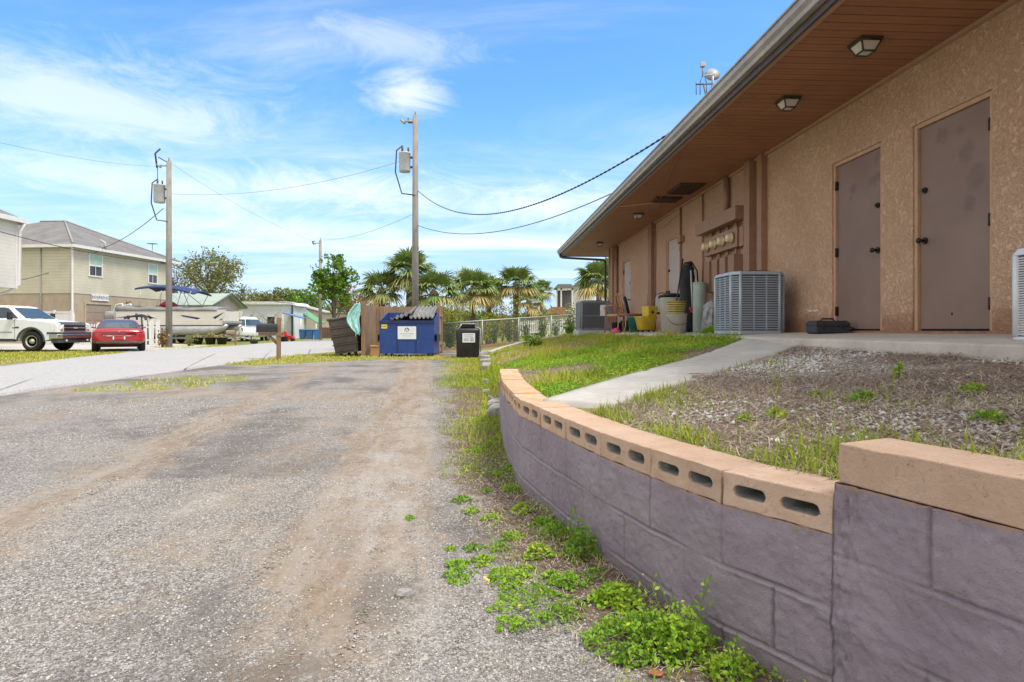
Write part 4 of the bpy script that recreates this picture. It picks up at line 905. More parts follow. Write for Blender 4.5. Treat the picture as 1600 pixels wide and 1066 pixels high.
# ------------------------------------------------------------------ meter bank
mt = thing('meter_bank', 'bank of four round electric meters under a tan trough box on the stucco wall', 'meter bank', B(10.8, 0, 1.7), TH)
def L(u, v, z): return (-v, u-10.8, z-1.7)
def lbx(mb, u0, u1, v0, v1, z0, z1): return mb.bx(-v1, -v0, u0-10.8, u1-10.8, z0-1.7, z1-1.7)
lbx(MB(), 9.98, 11.85, .0, .22, 2.90, 3.13).build('trough_box', m_chase, mt, bev=.006)
lbx(MB(), 10.12, 11.6, .0, .13, 2.46, 2.80).build('meter_panel', m_chase, mt, bev=.006)
m_dome = M('cream_meter_glass', (.70,.58,.36), .15, .06, 10, spec=.8)
for k in range(4):
    u = 10.30+k*.37
    mm = MB(); mm.lathe([(.085,0),(.085,.03),(.074,.035),(.074,.09),(.066,.115),(.001,.125)], 24)
    for j in range(len(mm.v)): x, y, z = mm.v[j]; mm.v[j] = (-.13-z, u-10.8+x, 2.63-1.7+y)
    mo = mm.build('electric_meter', m_dome, mt)
    rg = MB(); rg.lathe([(.093,0),(.098,.012),(.093,.028)], 24)
    for j in range(len(rg.v)): x, y, z = rg.v[j]; rg.v[j] = (-.131-z, u-10.8+x, 2.63-1.7+y)
    rg.build('meter_ring', m_chase, mo)
    MB().cyl(L(u, .06, 2.80), L(u, .06, 2.90), .03, 10).build('nipple_pipe', m_chase, mt)
    lbx(MB(), u-.125, u+.125, .0, .16, 1.75, 2.34).build('disconnect_box', m_chase, mt, bev=.006)
    MB().cyl(L(u, .06, 2.34), L(u, .06, 2.46), .025, 10).build('nipple_pipe', m_chase, mt)
lbx(MB(), 9.90, 10.05, .0, .12, 2.45, 2.78).build('side_box', m_chase, mt, bev=.006)
# ------------------------------------------------------------------ air conditioners
def air_con(name, loc, rz, w, dpt, h, m_body, m_in, label, mode='h', rows=22, cols=4, ch=.10, slat=.018):
    root = thing(name, label, 'air conditioner', loc, rz, 'air conditioner units along the building')
    oc = lambda hx, hy, c: [(-hx+c,-hy),(hx-c,-hy),(hx,-hy+c),(hx,hy-c),(hx-c,hy),(-hx+c,hy),(-hx,hy-c),(-hx,-hy+c)]
    hx, hy = w/2, dpt/2
    b = MB(); b.prism(oc(hx+.008, hy+.008, ch), 0.0, .05, 'z'); b.build('base_pan', m_body, root, bev=.006)
    MB().prism(oc(hx-.035, hy-.035, ch), .05, h-.05, 'z').build('coil', m_in, root)
    t = MB(); t.prism(oc(hx+.012, hy+.012, ch), h-.05, h, 'z', oc(hx-.01, hy-.01, ch)); lid = t.build('top_lid', m_body, root, bev=.008)
    g = MB(); rad = min(hx, hy)*.82
    for q in range(6): rr_ = rad*(q+1)/6; g.tube([(rr_*math.cos(a), rr_*math.sin(a), h+.012) for a in [2*math.pi*k/28 for k in range(29)]], .004, 4, False)
    for q in range(8): a = q*math.pi/8; g.tube([(-rad*math.cos(a), -rad*math.sin(a), h+.014), (rad*math.cos(a), rad*math.sin(a), h+.014)], .004, 4)
    g.build('fan_grille', m_in, lid)
    P = oc(hx, hy, ch)
    for k in range(8):
        x, y = P[k]; MB().tube([(x*.985, y*.985, .05), (x*.985, y*.985, h-.05)], .022, 8).build('corner_post', m_body, root)
    for k in range(8):
        p, q = Vector((*P[k], 0)), Vector((*P[(k+1) % 8], 0)); d = q-p; Ls = d.length; an = math.atan2(d.y, d.x); mid = (p+q)/2*.985
        lv = MB(); z0, z1 = .06, h-.06; nc = max(1, int(round(cols*Ls/w)))
        if mode == 'h':
            for r_ in range(rows):
                zz = z0+(r_+.5)*(z1-z0)/rows; lv.box((mid.x, mid.y, zz), (Ls-.03, .012, slat), rz=an, rx=.35)
            for c_ in range(nc+1):
                f = (c_/nc-.5)*(Ls-.03); lv.box((mid.x+math.cos(an)*f, mid.y+math.sin(an)*f, (z0+z1)/2), (.016, .018, z1-z0), rz=an)
        else:
            nn = max(2, int(Ls/.03))
            for c_ in range(nn):
                f = ((c_+.5)/nn-.5)*(Ls-.05); lv.box((mid.x+math.cos(an)*f, mid.y+math.sin(an)*f, (z0+z1)/2), (.012, .03, z1-z0), rz=an+.3)
            for zz in (z0, z0+(z1-z0)*.5, z1): lv.box((mid.x, mid.y, zz), (Ls-.02, .02, .03), rz=an)
        lv.build('louver_panel', m_body, root)
    return root
m_in = M('dark_coil', (.035,.045,.055), .6, .2, 30); m_acb = M('blue_grey_steel', (.36,.41,.47), .4, .08, 4, metal=.15)
air_con('air_conditioner', (3.42, 8.62, .985), TH, .76, .76, .875, m_acb, m_in, 'large blue grey air conditioner with louvered sides beside the meter bank', rows=23, cols=4, ch=.10, slat=.019)
m_acg = M('slate_grey_steel', (.17,.18,.20), .45, .08, 4)
far_ac = air_con('air_conditioner', (2.38, 17.6, 1.02), TH, .86, .86, .86, m_acg, M('dark_coil_far', (.06,.065,.07), .6), 'dark grey air conditioner on a pad at the far corner of the building', mode='v', ch=.05)
MB().bx(-.5, .5, -.5, .5, -.16, -.0).build('equipment_pad', M('pad_plastic', (.45,.46,.46), .7, .1, 5), far_ac, bev=.01)
MB().bx(.14, .30, -.452, -.436, .42, .74).build('data_label', M('white_label', (.8,.8,.78), .5), far_ac)
MB().bx(.30, .50, -.445, -.37, .05, .80).build('service_panel', M('slate_panel', (.20,.205,.22), .45), far_ac, bev=.006)
m_acw = M('pale_grey_steel', (.62,.63,.65), .35, .05, 4)
nac = air_con('air_conditioner', (3.86, 3.86, .950), TH, .70, .66, .66, m_acw, M('dark_coil_near', (.10,.10,.10), .6), 'pale grey air conditioner at the right edge of the picture, nearer than the nearest door', rows=32, cols=1, ch=.035, slat=.009)
for sx in (-1,1):
    for zz in (.60,.30,.06): MB().cyl((sx*.31, -.334, zz), (sx*.31, -.345, zz), .008, 8).build('screw', m_lf, nac)
# satellite dish and antenna on the roof edge
def roof_z(p):
    l = BM.inverted() @ Vector(p); return 3.995+(l.x-x0)*(zr-ze)/(4.5-x0)
m_alu = M('weathered_aluminium', (.45,.45,.46), .45, .15, 10, metal=.5)
p = at(1125, 128, 8.7); zr_ = roof_z(p)
ds = thing('satellite_dish', 'small grey satellite dish on a bent mast at the roof edge', 'satellite dish', (p.x, p.y, zr_))
hgt = p.z-zr_+.1
MB().tube([(0,0,-.02),(0,0,hgt*.5),(-.10,0,hgt*.8),(-.12,-.02,hgt)], .018, 8).bx(-.08,.08,-.08,.08,-.01,.012).build('mast', m_alu, ds)
d = MB(); d.lathe([(.001,.03),(.06,.022),(.105,.0),(.11,.004),(.06,.029),(.001,.037)], 24)
do = d.build('dish', M('dish_grey', (.30,.30,.31), .5, .1, 6), ds); do.location = (-.1, .04, hgt+.02); do.rotation_euler = (R(70), R(-20), 0)
MB().tube([(-.1,-.02,hgt),(-.32,-.20,hgt-.10),(-.34,-.26,hgt+.02)], .012, 6).bx(-.37,-.31,-.30,-.24,hgt+.0,hgt+.06).build('feed_arm', m_alu, ds)
p = at(1099, 132, 9.2); zr_ = roof_z((p.x, p.y, 0))
an = thing('antenna', 'short wire aerial on a bracket left of the satellite dish', 'antenna', (p.x+.05, p.y, zr_)); hgt = p.z-zr_
a = MB(); a.tube([(0,0,-.02),(0,0,hgt*.7),(-.05,0,hgt+.02)], .014, 6); a.tube([(-.17,0,hgt+.0),(.10,0,hgt+.01)], .012, 6)
for x in (-.16,-.10,.0,.08): a.tube([(x,0,hgt-.16),(x,0,hgt+.04)], .007, 5)
a.tube([(-.10,0,hgt+.02),(-.05,0,hgt+.20),(0,0,hgt+.02)], .007, 5); a.build('aerial', M('dark_aerial', (.12,.12,.13), .5), an)
# ================================================================== things standing along the wall
def wy(px, v): return (4.45-v)/((px-HX)/F+.05)
def slabz(v): return 1.008-.04*v
def wp(px, v): y = wy(px, v); return Vector(((px-HX)/F*y, y, slabz(v)))
def hz(py, Y): return EYE+(HY-py)/F*Y
m_yel = M('yellow_plastic', (.72,.50,.02), .45, .12, 6, dirt=(.25,.17,.04), dirt_amt=.4); m_olive = M('olive_plastic', (.34,.27,.06), .5, .2, 8)
m_wht = M('dirty_white_plastic', (.62,.59,.53), .5, .12, 4, dirt=(.30,.25,.18), dirt_amt=.6); m_blk = M('black_plastic', (.02,.02,.022), .5, .3, 10)
m_gry = M('grey_metal', (.42,.42,.42), .4, .1, 10, metal=.4)
# toolbox
p = wp(1293, .27); tb = thing('toolbox', 'black plastic toolbox on the walkway beside the second brown door', 'toolbox', p, TH)
m_tb = M('charcoal_plastic', (.035,.037,.042), .55, .2, 12, .001, 120)
b = MB(); b.loft([[(sx*x, sy*y, z) for sx, sy in ((-1,-1),(1,-1),(1,1),(-1,1))] for x, y, z in ((.185,.10,0),(.205,.115,.02),(.205,.115,.095))], smooth=False); b.build('body', m_tb, tb, bev=.008)
b = MB(); b.loft([[(sx*x, sy*y, z) for sx, sy in ((-1,-1),(1,-1),(1,1),(-1,1))] for x, y, z in ((.212,.122,.095),(.212,.122,.125),(.185,.095,.16))], smooth=False); ld = b.build('lid', m_tb, tb, bev=.008)
MB().tube([(-.08,0,.158),(-.07,0,.182),(.07,0,.182),(.08,0,.158)], .011, 8).build('handle', m_tb, ld)
b = MB(); b.bx(-.14,-.09,-.132,-.115,.07,.125).bx(.09,.14,-.132,-.115,.07,.125); b.build('latches', m_blk, tb, bev=.003)
b = MB(); b.tube([(.22,-.05,.09),(.29,-.08,.06),(.31,-.02,.015),(.24,.03,.012)], .009, 6); b.build('strap', m_blk, tb)
# mop bucket
p = wp(1009, .62); mbk = thing('mop_bucket', 'yellow janitor mop bucket with wringer beside the stacked chairs', 'mop bucket', p, .35)
b = MB(); b.loft([[(x*math.copysign(abs(math.cos(a))**.5, math.cos(a)), y*math.copysign(abs(math.sin(a))**.5, math.sin(a)), z) for a in [k*math.pi/10 for k in range(20)]] for x, y, z in ((.17,.14,.06),(.24,.18,.36),(.255,.19,.37),(.235,.165,.36),(.16,.12,.08))])
b.build('bucket', m_yel, mbk)
b = MB(); b.loft([[(sx*x+dx, sy*y, z) for sx, sy in ((-1,-1),(1,-1),(1,1),(-1,1))] for x, y, z, dx in ((.10,.13,.34,.09),(.13,.15,.60,.11),(.12,.14,.61,.11))], smooth=False); wr = b.build('wringer', M('yellow_wringer', (.55,.40,.04), .5, .15, 7), mbk, bev=.01)
b = MB(); q = .045; b.add([(.09,-.1505,.47-q),(.09+q,-.1512,.47),(.09,-.1519,.47+q),(.09-q,-.1512,.47)], [(0,1,2,3)]); b.add([(.09,-.1525,.47-q*.5),(.09+q*.5,-.1531,.47),(.09,-.1537,.47+q*.5),(.09-q*.5,-.1531,.47)], [(0,1,2,3)]); b.build('warning_diamond', m_blk, wr)
b = MB(); b.tube([(.12,.1,.6),(.12,.12,.86),(.05,.12,.90)], .014, 8); b.build('press_handle', m_gry, mbk)
b = MB()
for sx in (-1,1):
    for sy in (-1,1): b.cyl((sx*.15-.015,sy*.11,.03),(sx*.15+.015,sy*.11,.03),.03,12)
b.build('casters', m_blk, mbk)
b = MB(); b.tube([(-.25,-.12,.34),(-.1,-.22,.22),(.14,-.22,.30),(.25,-.15,.36)], .006, 6); b.build('bail', m_gry, mbk)
# folding chair behind bucket
def chair(name, label, loc, rz, frame, seatm, backm, slats, style, group='old chairs by the wall'):
    root = thing(name, label, 'chair', loc, rz, group)
    sh = .43
    if style == 'cane':
        for sx in (-1,1):
            MB().tube([(sx*.19,-.18,0),(sx*.17,-.17,.22),(sx*.18,-.17,sh)], .017, 8).build('leg', frame, root)
            MB().tube([(sx*.19,.2,0),(sx*.17,.18,sh),(sx*.17,.22,.66)], .017, 8).build('leg', frame, root)
        a = MB()
        for sx in (-1,1): a.tube([(sx*.19,-.17,.20),(sx*.25,-.16,.5),(sx*.25,.05,.62),(sx*.2,.2,.64)], .016, 8)
        a.tube([(-.17,.22,.66),(0,.28,.70),(.17,.22,.66)], .018, 8); a.build('arm_frame', frame, root)
        MB().loft([[(x*math.copysign(abs(math.cos(t))**.6, math.cos(t)), x*math.copysign(abs(math.sin(t))**.6, math.sin(t)), z) for t in [k*math.pi/8 for k in range(16)]] for x, z in ((.17,sh-.02),(.20,sh),(.20,sh+.03),(.15,sh+.05))]).build('seat', seatm, root)
        return root
    for sx in (-1,1):
        MB().tube([(sx*.21,-.24,0),(sx*.19,-.20,.14),(sx*.20,-.21,.30),(sx*.19,-.19,sh)], .013, 8).build('leg', frame, root)
        MB().tube([(sx*.19,.26,0),(sx*.18,.20,.16),(sx*.18,.19,sh)], .013, 8).build('leg', frame, root)
    MB().loft([[(x*math.copysign(abs(math.cos(t))**.5, math.cos(t)), x*math.copysign(abs(math.sin(t))**.5, math.sin(t)), z) for t in [k*math.pi/8 for k in range(16)]] for x, z in ((.20,sh-.01),(.215,sh),(.215,sh+.025),(.19,sh+.035))]).build('seat', seatm, root)
    bf = MB(); bf.tube([(-.18,.19,sh),(-.19,.25,.7),(-.15,.29,.90),(0,.30,.95),(.15,.29,.90),(.19,.25,.7),(.18,.19,sh)], .013, 8); bf.build('back_frame', frame, root)
    if slats:
        for k in range(slats):
            x = (k-(slats-1)/2)*.075; MB().tube([(x,.20,sh+.02),(x*1.1,.25,.7),(x*.9,.29,.93)], .014, 8).build('back_slat', backm, root)
    else:
        MB().loft([[(sx*.16*s, .235+dy+.2*(z-.6)*.4, z) for sx, dy in ((-1,0),(1,0),(1,.02),(-1,.02))] for s, z in ((.95,.52),(1,.6),(1,.82),(.8,.90))], smooth=False).build('backrest', backm, root, bev=.01)
    return root
m_wood_o = M('orange_wood', (.40,.16,.05), .4, .25, 12); m_wood_d = M('dark_wood', (.09,.045,.025), .5, .25, 12); m_gm = M('grey_chair_metal', (.30,.29,.27), .4, .15, 10, metal=.5)
p = wp(960, 1.0); chair('cane_chair', 'low orange cane armchair next to the far dark air conditioner', p, 2.6, m_wood_o, M('tan_cushion', (.50,.30,.15), .8, .2, 10), None, 0, 'cane')
p = wp(983, .85); chair('metal_chair', 'grey metal legged chair with an orange wooden slat back', p, 1.9, m_gm, m_wood_o, m_wood_o, 3, 'slat')
p = wp(994, .35); chair('metal_chair', 'dark metal armchair half hidden behind the yellow mop bucket', p, 1.2, m_blk, m_wood_d, m_blk, 3, 'slat')
p = wp(1022, .35); chair('metal_chair', 'dark framed chair with a grey padded back leaning behind the yellow mop bucket', p, -.9, m_wood_d, m_blk, M('grey_vinyl', (.33,.33,.35), .45, .1, 5), 0, 'pad')
def pail(name, label, cat, p, r0, r1, h, mat, rim=True, group=None):
    root = thing(name, label, cat, p, random.random()*3, group)
    MB().lathe([(.001,.012),(r0*.9,.012),(r0,0),(r1,h),(r1+.008,h+.004),(r1-.008,h+.004),(r1-.012,h-.01),(r0-.01,.03),(.001,.03)], 24).build('shell', mat, root); return root
p = wp(964, .75); pail('planter', 'black plastic pot under the orange cane armchair', 'pot', p, .12, .15, .26, m_blk)
p = wp(979, .55); pail('planter', 'black plastic pot under the slat back chair', 'pot', p, .13, .17, .30, m_blk)
p = wp(991, .75); pail('storage_bin', 'teal green plastic bin beside the yellow mop bucket', 'bin', p, .12, .15, .36, M('teal_plastic', (.02,.17,.15), .45, .1, 8))
p = wp(963, 1.2); b = MB(); b.loft([[(s*.11*math.cos(a)*(1+.2*math.sin(3*a)), s*.09*math.sin(a), z) for a in [k*math.pi/6 for k in range(12)]] for s, z in ((1,0),(1.05,.05),(.6,.11),(.1,.13))]); e = b.build('cloth_bundle', M('pink_cloth', (.55,.05,.16), .8, .3, 20)); e.location = p; tag(e, 'pink cloth bundle on the ground under the cane armchair', 'cloth')
# white trash can with lid
p = wp(1049, .42); tc = pail('trash_can', 'tall white trash can with a tilted black lid behind the white bucket', 'trash can', p, .215, .245, .73, m_wht)
l = MB(); l.lathe([(.001,.05),(.14,.045),(.25,.02),(.262,0),(.25,-.03),(.235,-.03),(.24,.0),(.001,.03)], 24); lo = l.build('lid', m_blk, tc); lo.location = (.02,-.01,.765); lo.rotation_euler = (.10,.07,0)
# white bucket with wringer basket
p = wp(1057, .95); wb = pail('bucket', 'dirty white bucket with a wire bail holding an olive wringer basket', 'bucket', p, .155, .185, .36, m_wht)
b = MB(); b.tube([(.19*math.cos(a), -.10-.09*abs(math.sin(a)), .30-.14*math.sin(a)) for a in [math.pi*k/12 for k in range(13)]], .005, 6); b.build('bail', m_blk, wb); wb.rotation_euler = (0,0,0)
bk = thing('wringer_basket', 'olive slatted wringer basket set into the top of the white bucket', 'basket', p+Vector((0,0,.34)), .1)
b = MB(); b.lathe([(.13,.0),(.165,.225),(.18,.23),(.18,.25),(.15,.25),(.12,.02)], 20, sx=1, sy=.8); b.build('shell', m_olive, bk)
b = MB()
for k in range(5): b.lathe([(.142+.007*k,.03+.04*k),(.150+.007*k,.032+.04*k),(.150+.007*k,.05+.04*k),(.143+.007*k,.052+.04*k)], 20, sx=1, sy=.8)
b.build('ribs', M('olive_light', (.48,.40,.12), .5, .2, 8), bk)
# leaning mop and brooms
def stick(name, label, cat, p0, p1, r, mat, headf=None, hm=None):
    d = Vector(p1)-Vector(p0); root = thing(name, label, cat, p0); MB().cyl((0,0,0), d, r, 8).build('handle', mat, root)
    if headf:
        hb = MB(); headf(hb, d); hb.build('head', hm or mat, root)
    return root
Y0 = 12.0
q0 = wp(1054, .80); q0.z = slabz(.8)+.38; q1 = at(1067, 405, wy(1067, .45))
stick('mop', 'black handled mop leaning from the white bucket up the wall', 'mop', q0, q1, .014, m_blk, lambda hb, d: hb.loft([[(s*.06*math.cos(a), s*.05*math.sin(a), z) for a in [k*math.pi/5 for k in range(10)]] for s, z in ((.4,-.05),(1,-.02),(.9,.06),(.2,.10))]), M('mop_yarn', (.25,.22,.18), .9, .3, 30, .01, 60))
q0 = wp(1061, .6); q0.z += .02; q1 = at(1077, 428, wy(1077, .30))
stick('broom', 'blue handled broom leaning beside the tall black bag', 'broom', q0, q1, .016, M('blue_plastic', (.04,.11,.42), .4, .15, 10), lambda hb, d: hb.loft([[(sx*x, sy*.03, z) for sx, sy in ((-1,-1),(1,-1),(1,1),(-1,1))] for x, z in ((.15,0),(.12,.12),(.03,.18))], smooth=False), M('blue_bristle', (.05,.13,.38), .8, .3, 30))
# tall black bag with grey poles
p = wp(1074, .38); bg = thing('black_bag', 'tall black canvas bag with two grey poles and a red strap', 'bag', p, TH)
b = MB(); b.loft([[(x*math.copysign(abs(math.cos(a))**.7, math.cos(a))+dx, y*math.copysign(abs(math.sin(a))**.7, math.sin(a)), z) for a in [k*math.pi/8 for k in range(16)]] for x, y, z, dx in ((.13,.13,0,0),(.15,.15,.06,0),(.14,.14,.5,.01),(.135,.13,.9,-.01),(.14,.13,1.15,0),(.11,.11,1.28,.01),(.10,.10,1.30,.01))]); b.build('body', M('black_canvas', (.018,.018,.022), .75, .3, 12, .006, 25), bg)
b = MB(); b.ball((.0,-.02,1.33), .10, 12, 8, .7); b.ball((.06,.02,1.36), .07, 10, 6, .8); b.build('top_flap', m_blk, bg)
b = MB(); b.tube([(.11,.0,1.36),(.19,-.02,1.22),(.21,-.02,.95)], .014, 6); b.build('carry_strap', m_blk, bg)
for x0_, x1_ in ((.02,.045),(.10,.20)): MB().tube([(x0_,-.14,1.22),(x1_,-.17,.42)], .018, 8).build('pole', M('grey_pole', (.50,.50,.50), .35, .08, 10, metal=.3), bg)
b = MB(); b.box((.08,-.17,.46), (.20,.06,.07)); b.box((.05,-.18,.40), (.10,.05,.06), ry=.4); b.build('red_strap', M('red_fabric', (.42,.03,.025), .6, .25, 20), bg, bev=.015)
# green grey tank
p = wp(1093, .33); tk = thing('water_tank', 'pale green grey cylinder standing beside the tall black bag', 'tank', p)
MB().lathe([(.001,0),(.115,0),(.122,.02),(.122,.90),(.115,.94),(.06,.955),(.001,.957)], 24).build('shell', M('sage_enamel', (.30,.36,.32), .45, .12, 4, dirt=(.18,.20,.17), dirt_amt=.5), tk)
MB().lathe([(.124,.925),(.128,.935),(.124,.945)], 24).build('rim', M('sage_rim', (.36,.42,.38), .4), tk)
# crumpled tarp
p = wp(1110, .42); b = MB(); rr = random.Random(4)
rings = []
for s, z in ((1,0),(1.05,.15),(.95,.32),(.8,.46),(.45,.54),(.1,.56)):
    rings.append([(s*.14*math.cos(a)*rr.uniform(.8,1.2), s*.16*math.sin(a)*rr.uniform(.8,1.2), z+rr.uniform(-.02,.02)) for a in [k*math.pi/9 for k in range(18)]])
b.loft(rings, smooth=False); e = b.build('tarp_bundle', M('grey_tarp', (.27,.27,.27), .35, .35, 9, .02, 14)); e.location = p; tag(e, 'crumpled grey plastic tarp bundle between the green tank and the big air conditioner', 'tarp')
p = wp(1112, .75); weed((p.x, p.y-.1, .985), .17, .16, 260, .02, 'leafy weed growing against the big air conditioner', None)
# ================================================================== dumpster corner
Gd = lambda x, y: gz(x, y)
m_blue = M('blue_dumpster_paint', (.018,.055,.235), .45, .16, 2.5, .006, 8, dirt=(.045,.05,.075), dirt_amt=.55, dscale=2.5, spec=.4)
m_blue2 = M('blue_dumpster_edge', (.01,.025,.10), .5, .2, 5)
YD = 20.9; dx0 = (593-HX)/F*YD; dx1 = (678-HX)/F*YD; dc = (dx0+dx1)/2; W = dx1-dx0
du = thing('dumpster', 'blue steel dumpster with a white sign and broken grey lids', 'dumpster', (dc, YD, Gd(dc, YD)), 0)
hw2 = W/2; hf = 1.26; hb_ = 1.58; dp = 1.30; zb = .10; tk_ = .04
b = MB()
b.bx(-hw2, hw2, 0, tk_, zb, hf); b.bx(-hw2, hw2, dp-tk_, dp, zb, hb_); b.bx(-hw2+tk_, hw2-tk_, tk_, dp-tk_, zb, zb+.05)
for sx in (-1, 1): b.prism([(tk_, zb), (dp-tk_, zb), (dp-tk_, hb_), (tk_, hf)], sx*hw2, sx*(hw2-tk_), 'x')
b.build('bin_body', m_blue, du, bev=.006)
b = MB(); b.bx(-hw2-.02, hw2+.02, -.03, .0, hf-.10, hf+.01); b.bx(-hw2+W*.315, -hw2+W*.34, -.012, 0, zb+.02, hf-.10); b.bx(-hw2+W*.655, -hw2+W*.68, -.012, 0, zb+.02, hf-.10); b.build('front_rim', m_blue2, du, bev=.006)
b = MB()
for sx in (-1, 1):
    b.bx(sx*hw2, sx*(hw2+.10), .15, 1.1, .52, .56); b.bx(sx*hw2, sx*(hw2+.10), .15, 1.1, .74, .78); b.bx(sx*(hw2+.08), sx*(hw2+.10), .15, 1.1, .56, .74)
b.build('fork_pockets', m_blk, du)
b = MB()
for sx in (-1, 1):
    for y in (.15, dp-.15): b.cyl((sx*(hw2-.2)-.03, y, .05), (sx*(hw2-.2)+.03, y, .05), .05, 12); b.bx(sx*(hw2-.2)-.05, sx*(hw2-.2)+.05, y-.05, y+.05, .08, .10)
b.build('casters', m_blk, du)
# sign, sticker
m_sign = M('sign_white', (.74,.76,.77), .5, .05, 4); m_ink = M('sign_blue_ink', (.03,.09,.16), .5); m_gink = M('sign_grey_ink', (.42,.45,.47), .6)
sx0 = -hw2+W*.335; sx1 = -hw2+W*.675
b = MB(); b.bx(sx0, sx1, -.020, -.0125, .61, 1.06); sg = b.build('sign', m_sign, du, bev=.004)
b = MB(); cx = (sx0+sx1)/2; cz = .935
for sgn in (-1, 1):
    b.add([(cx+sgn*.012,-.022,cz+.095),(cx+sgn*.085,-.022,cz+.02),(cx+sgn*.055,-.022,cz-.012),(cx+sgn*.012,-.022,cz+.035)], [(0,1,2,3)])
    b.add([(cx+sgn*.085,-.022,cz-.0),(cx+sgn*.085,-.022,cz-.045),(cx+sgn*.045,-.022,cz-.045)], [(0,1,2)])
b.add([(cx-.03,-.022,cz-.03),(cx+.03,-.022,cz-.03),(cx,-.022,cz-.085)], [(0,1,2)]); b.build('sign_logo', m_ink, sg, fix=False)
b = MB(); b.bx(cx-.23, cx+.23, -.0225, -.0202, .79, .81); b.bx(cx-.16, cx+.16, -.0225, -.0202, .72, .735); b.build('sign_lines', m_gink, sg)
b = MB(); b.bx(-hw2+.07, -hw2+.27, -.012, -.001, .985, 1.13); st_ = b.build('sticker', M('sticker_yellow', (.80,.62,.03), .5, .05), du)
b = MB(); b.bx(-hw2+.10, -hw2+.24, -.0145, -.0125, 1.045, 1.07); b.build('sticker_print', M('sticker_ink', (.2,.15,.02), .6), st_)
# lids
m_lid = M('grey_weathered_lid', (.19,.18,.178), .6, .2, 6, dirt=(.45,.43,.42), dirt_amt=.6); m_lid2 = M('black_weathered_lid', (.11,.10,.10), .6, .3, 6, dirt=(.42,.39,.37), dirt_amt=.7, dscale=5)
def lid(x0, x1, fz, mat, name, nr=7):
    nx, ny = 64, 14; V = []; 
    for j in range(ny):
        v = j/(ny-1)
        for i in range(nx):
            u = i/(nx-1); V.append((x0+(x1-x0)*u, -.06+(dp+.04)*v, fz(u, v)+.055*max(-.25, math.cos(u*nr*2*math.pi))))
    o = np_mesh(name, np.array(V), grid_faces(ny, nx), mat, du, smooth=True); md = o.modifiers.new('th', 'SOLIDIFY'); md.thickness = .02; md.offset = 1; return o
lid(-hw2+W*.55, hw2+.02, lambda u, v: hf+.06+(hb_-hf+.12)*v**.55+.02*u, m_lid, 'lid', 6)
def f2(u, v): return hf+.05-.06*math.sin(u*3.1)*(1-v)+.24*u**1.2*(1-.35*v)+(hb_-hf+.05)*v*(.35+.65*u**1.5)-.10*math.sin(v*3.14)*(1-u)
lid(-hw2+W*.20, -hw2+W*.63, f2, m_lid2, 'lid', 5)
# brown tilted dumpster
m_brn = M('brown_dumpster_paint', (.085,.062,.052), .6, .25, 5, .006, 14, dirt=(.17,.15,.135), dirt_amt=.5, dscale=5)
YB = 21.0; bx_ = (541-HX)/F*YB
bd = thing('dumpster', 'weathered brown ribbed dumpster tipped against the outside of the board fence', 'dumpster', (bx_+.02, YB, Gd(bx_, YB)+.12), 0); bd.rotation_euler = (0, R(-8), 0)
b = MB(); n = 4
b.loft([[(-x, 0, z), (x, 0, z), (x, 1.35, z), (-x, 1.35, z)] for x, z in ((.40,0),(.50,1.24))], smooth=False); b.build('bin_body', m_brn, bd, bev=.01)
b = MB()
for k in range(5): z = .02+k*.30; b.bx(-.44-.08*z, .44+.08*z, -.035, .0, z-.018, z+.018)
for k in range(4):
    z = .17+.30*k; b.bx(-.36-.05*z, .36+.05*z, -.018, .0, z-.10, z+.10)
b.build('ribs', M('brown_dumpster_ribs', (.065,.048,.042), .6, .25, 6, .006, 20, dirt=(.14,.125,.115), dirt_amt=.5), bd, bev=.008)
b = MB(); b.bx(-.54,.54,-.05,1.40,1.24,1.29); b.build('lid', m_lid2, bd, bev=.01)
b = MB()
for x in (-.25, .27):
    for y in (.15, 1.2): b.cyl((x-.025, y, -.10), (x+.025, y, -.10), .055, 12); b.bx(x-.05, x+.05, y-.04, y+.04, -.06, .0)
b.build('casters', m_blk, bd)
# board fence
def mat_wood(nm, c0, c1, sc=(8, 8, .6)):
    t = NT(nm); co = t.obj(); n = t.noise(t.scl(co, sc), 3, 5, .7); m = t.noise(co, 1.5, 4)
    c = t.mix(t.step(t.math('ADD', t.math('MULTIPLY', n, .6), t.math('MULTIPLY', m, .4)), .3, .7), c0, c1)
    return t.done(t.bsdf(c, .85, 0, t.bump(n, .4, .01), .15))
m_fw = mat_wood('grey_brown_boards', (.20,.13,.085), (.38,.27,.18)); m_fp = mat_wood('post_wood', (.20,.12,.075), (.36,.23,.15))
A = Vector((-5.21, 20.9, 0)); Bk = Vector((-5.47, 24.0, 0)); Ck = Vector((-2.86, 24.0, 0)); Dk = Vector((-2.80, 22.5, 0))
bf = thing('board_fence', 'weathered vertical board fence enclosing the blue dumpster', 'fence', (A.x, A.y, Gd(A.x, A.y)))
z0 = bf.location.z
def boards(p, q, h, name, n):
    b = MB(); d = q-p; an = math.atan2(d.y, d.x); rr = random.Random(n)
    for k in range(n):
        c = p+d*((k+.5)/n)-bf.location; hh = h+rr.uniform(-.03, .03); b.box((c.x, c.y, hh/2+.04), (d.length/n-.006, .022, hh-.08), rz=an)
    nrm = Vector((-math.sin(an), math.cos(an), 0))
    for zz in (.4, 1.5): c = (p+q)/2-bf.location+nrm*.035; b.box((c.x, c.y, zz), (d.length, .04, .09), rz=an)
    b.build(name, m_fw, bf)
boards(A, Bk, 1.84, 'board_panel', 22); boards(Bk, Ck, 1.88, 'board_panel', 19); boards(Ck, Dk, 1.80, 'board_panel', 10)
